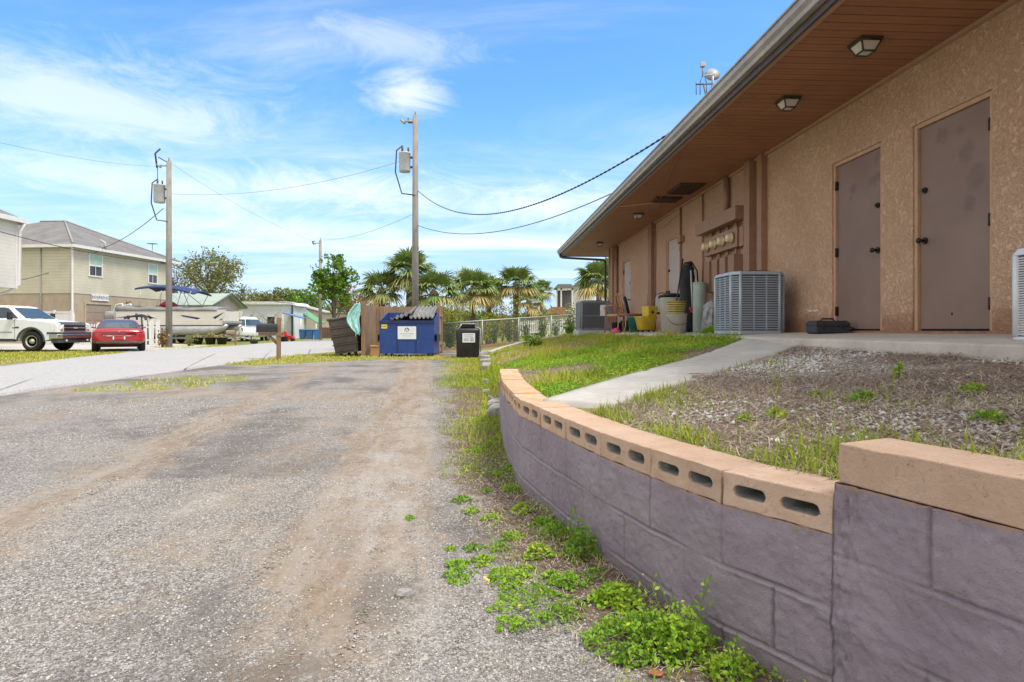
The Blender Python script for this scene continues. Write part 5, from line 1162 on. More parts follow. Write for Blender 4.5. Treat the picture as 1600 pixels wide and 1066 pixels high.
for P_, h in ((A, 1.93), (Bk, 1.95), (Dk, 1.95), (Ck, 1.9)):
    c = P_-bf.location; b = MB(); b.bx(c.x-.065, c.x+.065, c.y-.075, c.y+.055, -.1, h); b.build('post', m_fp, bf, bev=.006)
# towel on the post
V = []; nx, ny = 16, 26
for j in range(ny):
    v = j/(ny-1)
    for i in range(nx):
        u = i/(nx-1); wv = .10+.34*math.sin(min(1, v*1.15)*math.pi)**.8*(1-.25*v)+.06*v
        V.append((-wv*(1-u)+.02*math.sin(v*9), -.22-.035*math.sin(u*11+v*3)-.06*v*(1-u), -1.05*v-.12*(1-u)*v*(v > .0)+.05*math.sin(u*5)*v))
tw = np_mesh('towel', np.array(V), grid_faces(ny, nx), None, smooth=True); md = tw.modifiers.new('th', 'SOLIDIFY'); md.thickness = .012
t = NT('aqua_print_towel'); co = t.obj(); c = t.mix(t.step(t.noise(co, 9, 3, .6, 1.5), .56, .62), (.30,.58,.55), (.62,.74,.70)); c = t.mix(t.step(t.noise(co, 6, 2, .5, .5), .64, .68), c, (.12,.35,.40)); tw.data.materials.append(t.done(t.bsdf(c, .9, 0, None, .1)))
tw.location = (A.x-.07, A.y-.02, z0+1.86); tag(tw, 'aqua patterned towel hung on the front post of the board fence', 'towel')
p = Vector(((586-HX)/F*20.95, 20.95, 0)); p.z = Gd(p.x, p.y); b = MB(); b.box((0,0,.19), (.30,.26,.36), rz=.2, ry=.06); b.box((0,-.02,.375), (.33,.28,.02), rz=.2, rx=.1); e = b.build('cardboard_box', M('cardboard', (.38,.20,.09), .85, .15, 6), bev=.006); e.location = p; tag(e, 'brown cardboard box squeezed between the board fence and the blue dumpster', 'box')
# black bin
YK = 20.3; kx = (731-HX)/F*YK
kb = thing('grease_bin', 'black plastic waste bin with a white notice and lidded neck', 'waste bin', (kx, YK, Gd(kx, YK)), .1)
m_kb = M('black_bin_plastic', (.018,.016,.015), .45, .35, 4, .003, 20, dirt=(.06,.05,.045), dirt_amt=.5)
sq = lambda x, y, z, e=.35: [(x*math.copysign(abs(math.cos(a))**e, math.cos(a)), y*math.copysign(abs(math.sin(a))**e, math.sin(a)), z) for a in [k*math.pi/16 for k in range(32)]]
MB().loft([sq(.37,.34,0), sq(.385,.355,.03), sq(.40,.37,.9), sq(.39,.36,.97), sq(.30,.29,1.0)]).build('bin_body', m_kb, kb)
MB().loft([sq(.245,.24,1.0), sq(.245,.24,1.12)]).build('neck', m_kb, kb)
MB().loft([sq(.275,.27,1.12), sq(.28,.275,1.15), sq(.2,.2,1.165)]).build('lid', M('grey_bin_lid', (.22,.22,.22), .4, .2, 6), kb)
b = MB(); b.tube([(-.41,-.2,.93),(-.28,-.25,1.02),(-.22,-.25,1.13)], .018, 6); b.tube([(.24,-.25,1.05),(.41,-.28,.98),(.42,-.3,.2)], .020, 6); b.build('pipe_rail', m_gry, kb)
b = MB(); b.bx(-.19, .23, -.382, -.374, .52, .83); nt = b.build('notice', m_sign, kb)
b = MB(); b.bx(-.15,.19,-.385,-.3822,.76,.79); b.bx(-.15,.02,-.385,-.3822,.57,.67); b.bx(.06,.19,-.385,-.3822,.56,.70); b.bx(-.12,.15,-.385,-.3822,.70,.725); b.build('notice_print', m_gink, nt)
p = hit(706, 549.5); b = MB(); b.box((0,0,.02), (.36,.14,.03), rz=.15); e = b.build('plank', M('raw_plank', (.55,.42,.27), .8, .15, 8)); e.location = p; tag(e, 'short pale plank on the ground left of the black bin', 'plank')
# mailboxes
def mailbox(px, pby, ht, boxcol, label, rz=0, lean=0):
    p = hit(px, pby, base); root = thing('mailbox', label, 'mailbox', p, rz); s = ht/1.33
    b = MB(); b.bx(-.055*s, .055*s, -.055*s, .055*s, -.1, ht); b.loft([[(x,y,ht+z) for x,y in ((-q,-q),(q,-q),(q,q),(-q,q))] for q, z in ((.05*s,0),(.01,.04))], smooth=False); b.build('post', m_fp, root, bev=.006)
    b = MB(); b.bx(-.62*s, .12*s, -.075*s, -.056*s, .76*s, .86*s); b.bx(-.62*s,.12*s,.056*s,.075*s,.76*s,.86*s); b.build('arm', m_fp, root, bev=.004)
    b = MB(); b.tube([(-.32*s,0,.78*s),(-.05*s,0,.50*s)], .045*s, 4); b.build('brace', m_fp, root)
    ar = lambda x, k: [(x, k*.5*w_*s, (.865+k*0+h_)*s) for w_, h_ in [(-.17*1.0,0),(.17,0)]]
    pr = [(-.095,0),(.095,0),(.095,.12)]+[(.095*math.cos(a), .12+.095*math.sin(a)) for a in [k*math.pi/10 for k in range(1,10)]]+[(-.095,.12)]
    b = MB(); b.prism([(y*1.35*s, .865*s+z*1.3*s) for y, z in pr], -.64*s, -.02*s, 'x'); bo = b.build('box', boxcol, root, bev=.006)
    b = MB(); b.prism([(y*1.42*s, .862*s+z*1.33*s) for y, z in pr], -.665*s, -.635*s, 'x'); b.cyl((-.66*s,0,1.06*s),(-.70*s,0,1.06*s),.022*s,8); b.build('door', boxcol, bo, bev=.004)
    return root
mailbox(435.5, 562, 1.33, M('black_mailbox', (.016,.017,.02), .35, .2, 8), 'black mailbox on a brown wooden post in the grass strip by the street')
mailbox(368, 540, 1.05, M('tan_mailbox', (.28,.22,.17), .6, .2, 8), 'small tan mailbox on a post in front of the pontoon boat bow')
# flower pots
for px, py, lb, col in ((341,538,'left black flower pot of the three by the utility pole verge',0),(326,538,'',0),(349,538,'',0)): pass
m_pl = leafmat('pot_plant', [(0,(.16,.13,.04)),(.5,(.36,.30,.12)),(1,(.50,.46,.25))], .2)
for px, lb in ((309, 'leftmost of three black flower pots on the verge, with dry yellow plants'), (329, 'middle of three black flower pots on the verge, with the tallest plant'), (347, 'rightmost of three black flower pots on the verge, nearest the tan mailbox')):
    p = hit(px, 538.5, base); root = pail('flower_pot', lb, 'flower pot', p, .24, .34, .44, m_blk, group='black pots on the verge')
    n_ = 260; a = rng.random(n_)*6.28; r_ = .28*np.sqrt(rng.random(n_)); c = np.stack([r_*np.cos(a), r_*np.sin(a), .42+(.45 if px == 329 else .28)*rng.random(n_)*(1-(r_/.3)**2)], 1)
    v, f, tn = leaves(c, .3, .05, rng.random(n_)); np_mesh('plant', v, f, m_pl, root, tint=tn)
    MB().lathe([(.001,.39),(.31,.39)], 16).build('soil', M('pot_soil', (.05,.035,.025), .95), root)
# ================================================================== utility poles
m_pole = mat_wood('weathered_pole', (.19,.175,.15), (.34,.315,.28), (10, 10, .5))
m_ins = M('grey_insulator', (.35,.36,.37), .4, .1, 10); m_dk = M('dark_hardware', (.06,.06,.06), .5, .2, 10); m_can = M('transformer_grey', (.47,.49,.50), .4, .08, 6)
def pole(px, Y, topy, r, label, tr=None, side=-1):
    x = (px-HX)/F*Y; z = gz(x, Y); h = hz(topy, Y)-z
    root = thing('utility_pole', label, 'utility pole', (x, Y, z)); MB().cyl((0,0,-.3), (0,0,h), r, 14, r*.72).build('pole_shaft', m_pole, root)
    b = MB(); b.tube([(0,0,h-.25),(side*.5,0,h-.22)], .04, 6); b.cyl((side*.42,0,h-.32),(side*.62,0,h-.16),.06,8); b.cyl((0,0,h),(0,0,h+.28),.035,6); b.build('top_bracket', m_ins, root)
    if tr is not None:
        zt = hz(tr[0], Y)-z; hh = (tr[1]-tr[0])/F*Y; rad = hh*.30; cx = side*(rad+r+.05)
        c = MB(); c.lathe([(.001,0),(rad*.9,0),(rad,.05),(rad,hh-.06),(rad*1.05,hh-.05),(rad*1.05,hh),(.001,hh+.06)], 18, (cx,0,zt-hh)); ca = c.build('transformer', m_can, root)
        MB().cyl((cx-.1,0,zt),(cx-.1,0,zt+.30),.045,8).build('bushing', m_dk, ca); MB().cyl((cx+.15,0,zt),(cx+.15,0,zt+.22),.04,8).build('bushing', m_dk, ca)
        b = MB(); b.bx(min(0,cx), max(0,cx), -.04,.04, zt-hh*.3, zt-hh*.2).bx(min(0,cx), max(0,cx), -.04,.04, zt-hh*.8, zt-hh*.7); b.build('mount_bracket', m_dk, root)
        b = MB(); b.tube([(cx-.1,0,zt+.3),(cx-rad-.1,0,zt+.1),(cx-rad-.15,0,zt-hh),(cx-rad*.5,0,zt-hh-.9),(0,-r,zt-hh-1.0)], .03, 6); b.build('lead_wire', m_dk, root)
    return root, x, z, h
r1, x1_, z1_, h1_ = pole(264, 31, 252, .165, 'wooden utility pole with a grey transformer on the street verge by the boat', (289, 317))
b = MB(); zz = h1_+.1; b.tube([(0,0,h1_-.1),(-.55,0,zz+.1)], .03, 6); b.tube([(-.62,0,zz-.45),(-.72,0,zz+.3),(-.45,0,zz+.55)], .045, 6); b.tube([(-.6,0,zz-.4),(-.58,0,h1_-1.5)], .02, 5); b.build('fuse_cutout', m_dk, r1)
r2, x2_, z2_, h2_ = pole(649, 25, 181, .155, 'tallest wooden utility pole with a grey transformer behind the blue dumpster', (239, 269))
b = MB(); zq = hz(192, 25)-z2_; b.tube([(0,0,zq),(-.3,0,zq),(-.3,0,zq+.2)], .03, 6); b.build('side_bracket', m_dk, r2)
r3, x3_, z3_, h3_ = pole(500.5, 52, 376, .16, 'distant wooden utility pole in front of the bright green tree')
b = MB(); b.tube([(-.6,0,h3_-.35),(-.7,0,h3_-.1),(-.5,0,h3_-.05)], .05, 6); b.tube([(0,0,h3_-2.4),(-.35,0,h3_-2.3),(-.4,0,h3_-2.0)], .05, 6); b.build('side_bracket', m_dk, r3)
r4, x4_, z4_, h4_ = pole(723, 46, 420, .13, 'short thin pole standing up out of the palm clump')
m_wire = M('black_wire', (.05,.05,.055), .6, .1, 10)
def wire(p0, p1, sag, r, label, n=40, name='power_line'):
    p0 = Vector(p0); p1 = Vector(p1); mbw = MB(); pts = []
    for i in range(n+1):
        t_ = i/n; p = p0.lerp(p1, t_); p.z -= sag*4*t_*(1-t_); pts.append(p)
    mbw.tube(pts, r, 5); o = mbw.build(name, m_wire, fix=False); tag(o, label, 'power line'); return o
def twist(p0, p1, sag, r, label, turns):
    p0 = Vector(p0); p1 = Vector(p1); mbw = MB(); n = turns*8
    for ph in (0, math.pi):
        pts = []
        for i in range(n+1):
            t_ = i/n; p = p0.lerp(p1, t_); p.z -= sag*4*t_*(1-t_); a = t_*turns*2*math.pi+ph; p += Vector((math.cos(a)*r*.9, 0, math.sin(a)*r*.9)); pts.append(p)
        mbw.tube(pts, r, 5)
    o = mbw.build('power_line', m_wire, fix=False); tag(o, label, 'power line')
twist(at(653,298,25), at(1068,194,8.75), 1.16, .010, 'thick twisted service cable drooping from the tallest pole to the building roof edge', 60)
wire(at(652,352,25), at(961,300,13.2), .62, .012, 'lower thin cable from the tallest pole to the eave near the far roof corner')
wire(at(268,303,31), at(645,246,25), .55, .007, 'wire strung between the two transformer poles')
wire(at(255,326,31), at(160,388,41), .25, .02, 'service cable from the left transformer pole down to the beige house')
wire(at(-60,345,20), at(262,411,31), .25, .016, 'thick low cable coming in from the left edge to the left transformer pole')
wire(at(266,411,31), at(499,470,52), .9, .022, 'low cable sagging from the left transformer pole to the distant pole')
wire(at(502,470,52), at(576,484,30), .25, .016, 'pale thin cable running from the distant pole down towards the board fence')
wire(at(-40,214,15), at(260,260,31), .2, .004, 'thin high wire reaching in from the left edge to the top of the left pole')
wire(at(268,256,31), at(499,380,52), .4, .006, 'thin wire sloping from the top of the left pole to the distant pole')
wire(at(501,373,52), at(645,335,25), .4, .008, 'thin wire rising from the distant pole to the tallest pole')
wire(at(160,389,41), at(20,440,38), .3, .02, 'cable from the beige house corner bracket across its siding to the left')
wire(at(728,420,46), at(640,440,25), .2, .010, 'faint wire between the short thin pole and the palms')
# ================================================================== vehicles
m_tyre = M('tyre_rubber', (.018,.018,.018), .8, .2, 20); m_chrome = M('chrome', (.60,.60,.58), .15, .05, 6, metal=.9); m_well = M('wheel_well', (.008,.008,.008), .9)
m_wp = M('white_car_paint', (.80,.81,.84), .25, .03, 3, spec=.6); m_glass = glassmat('tinted_glass', (.035,.06,.08), .06)
m_amber = M('amber_lens', (.60,.20,.03), .3); m_hl = M('headlight_lens', (.72,.70,.62), .12, .1, 20, spec=.8); m_trimg = M('dark_grey_plastic', (.06,.065,.075), .5, .1, 8)
def wheel(root, x, y, r, w, side, rim, hub=True):
    def put_(mb, nm, mt, par):
        for j in range(len(mb.v)): a_, b_, c_ = mb.v[j]; mb.v[j] = (x+a_, y+side*c_, r+b_)
        return mb.build(nm, mt, par)
    wh = put_(MB().lathe([(r*.60,-w/2),(r*.88,-w/2),(r,-w*.32),(r,w*.32),(r*.88,w/2),(r*.60,w/2),(r*.58,w*.3)], 28), 'wheel', m_tyre, root)
    put_(MB().lathe([(r*.60,w*.30),(r*.60,w*.47),(r*.54,w*.47),(r*.48,w*.25),(r*.25,w*.30),(r*.20,w*.52),(.001,w*.55)], 24), 'rim', rim, wh)
    sp = MB()
    for k in range(8): a = k*math.pi/4; sp.cyl((r*.38*math.cos(a), r*.38*math.sin(a), w*.24), (r*.38*math.cos(a), r*.38*math.sin(a), w*.315), r*.075, 8)
    put_(sp, 'rim_holes', m_well, wh)
def arch(cx, r, n=10, z=.43): return [(cx+r*math.cos(a), z+r*math.sin(a)) for a in [math.pi*k/n for k in range(n+1)]]
tx0, tyc = -19.1, 26.0; tz = gz(tx0-1, tyc)+.02
tk = thing('pickup_truck', 'white heavy duty pickup truck with dark mirrors parked at the left edge', 'pickup truck', (tx0, tyc, tz))
low = .60
prof = [(-.02,low),(0,.75),(0,1.10),(-.10,1.21),(-.7,1.29),(-1.42,1.36),(-6.0,1.38),(-6.05,.75),(-5.5,low)]+[(x, z) for x, z in reversed(arch(-4.80,.54))]+[(-4.2,low-.08),(-1.75,low-.08)]+[(x, z) for x, z in reversed(arch(-1.12,.54))]
# order arches right-to-left along the underside
prof = [(-.02,low),(0,.75),(0,1.10),(-.10,1.21),(-.7,1.29),(-1.42,1.36),(-6.0,1.38),(-6.05,.75),(-5.6,low)]+arch(-4.80,.54)[::-1]+[(-4.1,low-.08),(-1.8,low-.08)]+arch(-1.12,.54)[::-1]
body = MB(); body.prism(prof, -.99, .99, 'y'); body.build('body', m_wp, tk, bev=.028, seg=3)
def gy_(z): return .93-.24*(z-1.36)/.58
cab = MB(); cab.loft([[(x1, -gy_(z), z), (x0, -gy_(z), z), (x0, gy_(z), z), (x1, gy_(z), z)] for x0, x1, z in ((-1.38,-4.35,1.34),(-2.18,-4.20,1.90),(-2.42,-4.1,1.955))], smooth=False); cb = cab.build('cab', m_wp, tk, bev=.04, seg=3)
def sidepatch(name, pts, mat, par, off=.008):
    for s in (-1, 1):
        MB().add([(x, s*(gy_(z)+off), z) for x, z in pts], [tuple(range(len(pts)))]).build(name, mat, par)
sidepatch('side_window', [(-1.72,1.41),(-2.24,1.83),(-2.42,1.87),(-2.98,1.87),(-2.98,1.41)], m_glass, cb)
sidepatch('side_window', [(-3.10,1.41),(-3.10,1.87),(-4.02,1.86),(-4.08,1.41)], m_glass, cb)
wsx = lambda z: -1.38-.80*(z-1.34)/.56
MB().add([(wsx(z)+.012, y, z+.006) for y, z in ((-.82,1.40),(.82,1.40),(.66,1.86),(-.66,1.86))], [(0,1,2,3)]).build('windshield', m_glass, cb)
b = MB(); b.tube([(wsx(1.39)+.03,-.6,1.40),(wsx(1.43)+.03,-.1,1.43)], .012, 5); b.tube([(wsx(1.39)+.03,.1,1.40),(wsx(1.43)+.03,.6,1.43)], .012, 5); b.build('wiper', m_trimg, cb)
for y in (-.5,-.25,0,.25,.5): MB().box((-2.5,y,1.97),(.10,.07,.035)).build('roof_marker', m_amber, cb, bev=.01)
b = MB(); b.bx(.0,.02,-.62,.62,.86,1.13); b.build('grille', m_well, tk)
b = MB(); b.bx(.0,.035,-.66,.66,.975,1.03); b.bx(.0,.03,-.66,.66,1.12,1.15); b.bx(.0,.03,-.66,.66,.84,.87); b.build('grille_bar', m_chrome, tk, bev=.006)
b = MB(); b.bx(.036,.05,-.10,.10,.985,1.02); b.bx(.036,.05,-.045,.045,.965,1.04); b.build('emblem', M('gold_emblem', (.75,.65,.40), .3), tk)
for s in (-1, 1):
    hl = MB().add([(.012,s*.66,.86),(.012,s*.66,1.14),(.008,s*.93,1.14),(-.26,s*1.0,1.12),(-.22,s*1.0,.87),(.008,s*.93,.86)], [(0,1,2,3,4,5)] if s < 0 else [(5,4,3,2,1,0)]).build('headlight', m_hl, tk)
    MB().add([(.016,s*.68,.865),(.016,s*.68,.95),(.006,s*.90,.95),(-.15,s*1.002,.95),(-.15,s*1.002,.875),(.006,s*.90,.865)], [(0,1,2,3,4,5)]).build('turn_signal', m_amber, hl)
b = MB(); b.prism([(-.35,-1.01),(.0,-1.01),(.13,-.85),(.17,0),(.13,.85),(0,1.01),(-.35,1.01),(-.05,.6),(-.05,-.6)], .54, .74, 'z'); b.build('bumper', m_chrome, tk, bev=.02)
b = MB(); b.prism([(-.45,-1.015),(.0,-1.015),(.13,-.86),(.17,0),(.13,.86),(0,1.015),(-.45,1.015),(-.05,.6),(-.05,-.6)], .74, .82, 'z'); b.prism([(-.3,-.95),(.0,-.95),(.10,-.8),(.12,0),(.10,.8),(0,.95),(-.3,.95)], .36, .54, 'z'); b.build('bumper_trim', m_trimg, tk, bev=.015)
for s in (-1, 1): MB().cyl((.10,s*.62,.46),(.125,s*.62,.46),.05,10).build('fog_light', m_hl, tk)
b = MB(); b.add([(-.02,-.72,1.155),(-.02,.72,1.155),(-.14,.78,1.245),(-.14,-.78,1.245)], [(0,1,2,3)]); d_ = b.build('hood_deflector', m_trimg, tk); d_.modifiers.new('th','SOLIDIFY').thickness = .012
for s in (-1, 1):
    b = MB(); b.tube([(-1.72,s*.93,1.42),(-1.80,s*1.10,1.42)], .03, 6); b.box((-1.86,s*1.16,1.50),(.10,.20,.32)); b.build('mirror', m_blk, tk, bev=.02)
    b = MB(); b.bx(-3.95,-1.82,s*.90,s*1.08,.42,.47); b.build('running_board', m_trimg, tk, bev=.01)
    b = MB(); b.bx(-3.9,-1.9,s*.985,s*1.0,.80,.84); b.build('side_molding', M('grey_molding', (.30,.31,.33), .4), tk)
    b = MB(); b.bx(-1.90,-1.62,s*.985,s*.998,.985,1.02).bx(-1.78,-1.62,s*.985,s*.998,1.02,1.05); b.build('side_badge', m_trimg, tk)
    for x in (-1.80,-3.02): MB().bx(x-.006,x+.006,s*.98,s*.9935,.56,1.36).build('door_seam', m_well, tk)
    MB().box((-2.86,s*1.0,1.18),(.16,.03,.04)).build('door_handle', m_trimg, tk, bev=.01)
    for cx in (-1.12,-4.80):
        q = MB(); q.loft([[(cx+rr_*math.cos(a), s*(.985+o_), .43+rr_*math.sin(a)) for a in [math.pi*k/14-.02 for k in range(15)]] for rr_, o_ in ((.535,.0),(.535,.03),(.60,.03),(.61,.0))], smooth=False, close=False, caps=False); q.build('fender_flare', m_trimg, tk)
        wheel(tk, cx, s*.83, .43, .30, s, M('polished_rim', (.58,.54,.50), .25, .1, 10, metal=.7))
MB().bx(-5.9,-.2,-.75,.75,.45,.7).build('underbody', m_well, tk)
# ---- red coupe
m_red = M('red_car_paint', (.36,.012,.016), .18, .06, 3, spec=.7); m_rl = M('tail_lens', (.16,.004,.008), .15, .1, 10, spec=.8)
def se(a, e): c = math.cos(a); return math.copysign(abs(c)**e, c)
def ring_yz(x, w, zb_, zt, n=36, e=.5): return [(x, w*se(2*math.pi*k/n, e), (zb_+zt)/2+(zt-zb_)/2*se(2*math.pi*k/n-math.pi/2, e)) for k in range(n)]
cy = 24.6; cx_ = (186-HX)/F*cy
car = thing('car', 'red two door coupe seen from behind on the driveway', 'car', (cx_, cy, gz(cx_, cy)+.02), math.atan2(.835, -.55))
b = MB(); b.loft([ring_yz(*q) for q in ((-.02,.70,.44,.82),(.03,.84,.36,.92),(.12,.90,.31,.965),(.4,.935,.27,.99),(1.0,.95,.25,1.0),(2.4,.945,.24,.98),(3.4,.945,.25,.95),(4.3,.90,.27,.85),(4.75,.80,.32,.74),(4.95,.62,.40,.64))]); b.build('body', m_red, car)
def ring_xy(z, x0, x1, w, n=40, e=.62): return [((x0+x1)/2-(x1-x0)/2*se(2*math.pi*k/n, e), w*se(2*math.pi*k/n-math.pi/2, e), z) for k in range(n)]
CR = ((.93,.62,3.55,.84),(1.02,.86,3.35,.80),(1.20,1.22,2.95,.70),(1.31,1.52,2.70,.62),(1.365,1.80,2.5,.54),(1.38,2.0,2.35,.40))
b = MB(); b.loft([ring_xy(*q) for q in CR]); cabin = b.build('cabin', m_red, car)
def patch(angs, zs, name, mat, sc=1.012):
    rings = []
    for z in zs:
        q = [np.interp(z, [r_[0] for r_ in CR], [r_[i] for r_ in CR]) for i in (1,2,3)]
        x0, x1, w = q; cxm = (x0+x1)/2
        rings.append([(cxm-(x1-x0)/2*sc*se(a, .62), w*sc*se(a-math.pi/2, .62), z+.003) for a in angs])
    MB().loft(rings, close=False, caps=False).build(name, mat, cabin)
L1 = lambda a, b_, n=12: [a+(b_-a)*k/n for k in range(n+1)]
patch(L1(-.93, .93, 16), [1.0,1.06,1.12,1.18,1.24,1.30,1.335], 'rear_window', m_glass)
patch(L1(1.12, 1.95), [1.02,1.10,1.18,1.26,1.31], 'side_window', m_glass); patch(L1(-1.95, -1.12), [1.02,1.10,1.18,1.26,1.31], 'side_window', m_glass)
patch(L1(math.pi-.9, math.pi+.9, 16), [1.0,1.08,1.16,1.24,1.31], 'windshield', m_glass)
def rearx(y, z): return -.02+.055*(abs(y)/.75)**3.2+(.05*max(0, (abs(z-.66)-.12)/.16)**2)-.012
def rearpatch(name, y0, y1, z0, z1, mat, off=0, par=car, n=20):
    rings = [[(rearx(y0+(y1-y0)*k/n, z)-off, y0+(y1-y0)*k/n, z) for k in range(n+1)] for z in (z0, (z0+z1)/2, z1)]
    return MB().loft(rings, close=False, caps=False).build(name, mat, par)
tl_ = rearpatch('tail_light', -.80, .80, .69, .83, m_rl, .015)
rearpatch('trim_strip', -.55, .55, .672, .686, m_chrome, .02)
lp = rearpatch('license_plate', -.16, .16, .52, .64, M('plate_red', (.45,.03,.03), .4), .03, n=4)
for s in (-1, 1):
    MB().bx(-.075,-.062,s*.17,s*.215,.52,.65).build('plate_bracket', M('plate_white', (.7,.7,.68), .4), lp)
    rearpatch('reverse_light', s*.42, s*.24, .655, .672, m_hl, .021, n=4)
    MB().tube([(2.75,s*.86,1.0),(2.72,s*1.02,1.03)], .04, 6).build('mirror', m_red, car)
b = MB(); b.ball((-.055,0,.83), .03, 10, 6, .6); b.build('emblem', m_chrome, car)
rearpatch('bumper_strip', -.78, .78, .37, .46, M('grey_bumper', (.16,.17,.18), .5), .02)
for s in (-1, 1):
    for x in (.95, 3.85): wheel(car, x, s*.83, .335, .24, s, m_chrome)
b = MB(); b.bx(.15,4.6,-.7,.7,.20,.32); b.tube([(-.03,-.45,.27),(.4,-.45,.27)], .03, 8); b.build('underbody', m_well, car)
# ---- background SUVs
def suv(px, Y, rz, L_, Wd, Ht, paint, label):
    x = (px-HX)/F*Y; root = thing('parked_car', label, 'car', (x, Y, gz(x, Y)), rz)
    b = MB(); b.loft([ring_yz(q[0]*L_, q[1]*Wd/2, q[2]*Ht, q[3]*Ht, 24, .4) for q in ((0,.86,.26,.52),(.03,.97,.20,.60),(.3,1,.16,.62),(.75,1,.16,.60),(.95,.9,.2,.52),(1,.75,.25,.45))]); b.build('body', paint, root)
    C = ((.58,.03,.78,.94),(.64,.04,.74,.92),(.90,.09,.60,.80),(.98,.14,.55,.74),(1.0,.2,.5,.62))
    b = MB(); b.loft([ring_xy(q[0]*Ht, q[1]*L_, q[2]*L_, q[3]*Wd/2, 32, .4) for q in C]); cbn = b.build('cabin', paint, root)
    b = MB(); ws = C[1:3]
    for a0, a1 in ((-.9,.9),(1.0,2.1),(-2.1,-1.0),(math.pi-.9,math.pi+.9)):
        b.loft([[((q[1]+q[2])/2*L_-(q[2]-q[1])/2*L_*1.012*se(a, .4), q[3]*Wd/2*1.012*se(a-math.pi/2, .4), q[0]*Ht) for a in L1(a0, a1)] for q in ws], close=False, caps=False)
    b.build('windows', m_glass, cbn)
    for s in (-1, 1):
        for xx in (.2, .8): wheel(root, xx*L_, s*Wd*.42, .34, .22, s, m_chrome)
        MB().box((-.0+.04, s*Wd*.42, .78*Ht*.62), (.06,.12,.28)).build('tail_light', m_rl, root, bev=.01)
    return root
suv(394, 50, math.atan2(.9,-.4), 4.6, 1.9, 1.75, M('silver_paint', (.45,.46,.47), .3, .05, 3, metal=.3), 'silver sport utility car parked by the white mobile home')
suv(362, 46, math.atan2(.95,.1), 4.8, 1.95, 1.95, m_wp, 'white van like car parked just behind the bow of the pontoon boat')
# ================================================================== pontoon boat on trailer
YB_ = 40.0; bxl = (176-HX)/F*YB_; bz = gz(-22, YB_)
bo = thing('pontoon_boat', 'beige pontoon boat with a blue canopy on a trailer', 'boat', (bxl, YB_, bz))
Z = lambda py: hz(py, YB_)-bz
LB = (354-176)/F*YB_
m_al = M('boat_aluminium', (.42,.42,.41), .4, .12, 3, metal=.35); m_pan = M('boat_cream_panel', (.62,.585,.51), .4, .06, 2); m_cov = M('boat_grey_cover', (.23,.225,.22), .75, .12, 4, .01, 8)
for y in (.15, 2.25):
    r_ = (Z(505)-Z(524))/2*.9; zc_ = Z(516)
    MB().tube([(.2,y,zc_),(LB*.80,y,zc_),(LB*.90,y,zc_+.05),(LB*.97,y,zc_+.22),(LB*1.0,y,zc_+.34)], [r_,r_,r_*.92,r_*.55,.08], 14).build('pontoon', m_al, bo)
MB().bx(.2,LB*.99,-.1,2.5,Z(505),Z(501)).build('deck', m_al, bo, bev=.02)
def railpoly(z0, z1): return [(.25,z0),(LB*.93,z0),(LB*.985,z0+(z1-z0)*.3),(LB*1.0,z1),(.25,z1)]
b = MB()
for y in (-.06, 2.46): b.prism(railpoly(Z(501), Z(484)), y-.02, y+.02, 'y')
b.bx(.2,LB*.97,-.12,-.07,Z(508),Z(500.5)); b.bx(.25,.29,-.06,2.46,Z(501),Z(484)); b.bx(LB*.955,LB*.965,.0,2.4,Z(501),Z(486)); b.build('side_panel', m_pan, bo)
b = MB()
for (x0, x1, z0, z1) in ((.30,.36,490,497),(.60,.78,492,497),(.885,.985,496,488)):
    b.add([(LB*x0,-.085,Z(z0)),(LB*x1,-.085,Z(z1)),(LB*(x1-.03),-.085,Z(z1)-.10),(LB*(x0+.02),-.085,Z(z0)-.12)], [(0,1,2,3)])
b.add([(LB*.02,-.085,Z(497)),(LB*.26,-.085,Z(491)),(LB*.40,-.085,Z(498)),(LB*.26,-.085,Z(495.5))], [(0,1,2,3)]); b.build('swoosh_stripe', M('boat_navy', (.03,.04,.10), .4), bo)
b = MB(); rgs = []
for k in range(22):
    t_ = k/21; zt = Z(478)+.05*math.sin(t_*23)-.10*t_; rgs.append([(.2+(LB*.92-.2)*t_, y, z) for y, z in ((-.10,Z(486.5)),(-.09,zt-.12),(.12,zt-.02),(1.2,zt+.05),(2.2,zt-.02),(2.48,zt-.12),(2.5,Z(486.5)))])
b.loft(rgs, smooth=True); b.build('cover', m_cov, bo)
MB().loft([[(LB*.42+.55*(k/6-.5)*1.6, 1.0+yy, Z(481)+.16+zz*math.sin(math.pi*k/6)) for yy, zz in ((-.5,.0),(-.4,.30),(0,.36),(.4,.3),(.5,0))] for k in range(7)]).build('seat_cover', M('red_cover', (.55,.03,.03), .6, .15, 6), bo)
cx0 = (210-HX)/F*YB_-bxl; cx1 = (303-HX)/F*YB_-bxl
b = MB(); rgs = []
for k in range(18):
    t_ = k/17; zt = Z(449)+.0+.16*math.sin(math.pi*t_)-.34*t_**2; rgs.append([(cx0+(cx1-cx0)*t_, .0+2.4*j/8, zt+.14*math.sin(math.pi*j/8)-.08*(1-math.sin(math.pi*j/8))) for j in range(9)])
b.loft(rgs, close=False, caps=False); cn = b.build('canopy', M('navy_canvas', (.018,.04,.13), .7, .2, 3), bo); md = cn.modifiers.new('th', 'SOLIDIFY'); md.thickness = .09; md.offset = -1
b = MB()
for y in (.02, 2.38):
    for (a_, c_) in ((.10,.08),(.45,.36),(.50,.62),(.95,.80),(.55,.92)):
        MB().tube([(cx0+(cx1-cx0)*a_, y, Z(453)-.1*a_), (cx0+(cx1-cx0)*c_, y, Z(482))], .022, 6).build('canopy_pole', m_al, bo)
b = MB()
for y in (.2, 1.1): b.tube([(.05,y,Z(501)),(-.05,y,Z(486)),(.12,y,Z(476)),(.50,y,Z(474.5)),(.62,y,Z(480)),(.45,y,Z(487))], .05, 8)
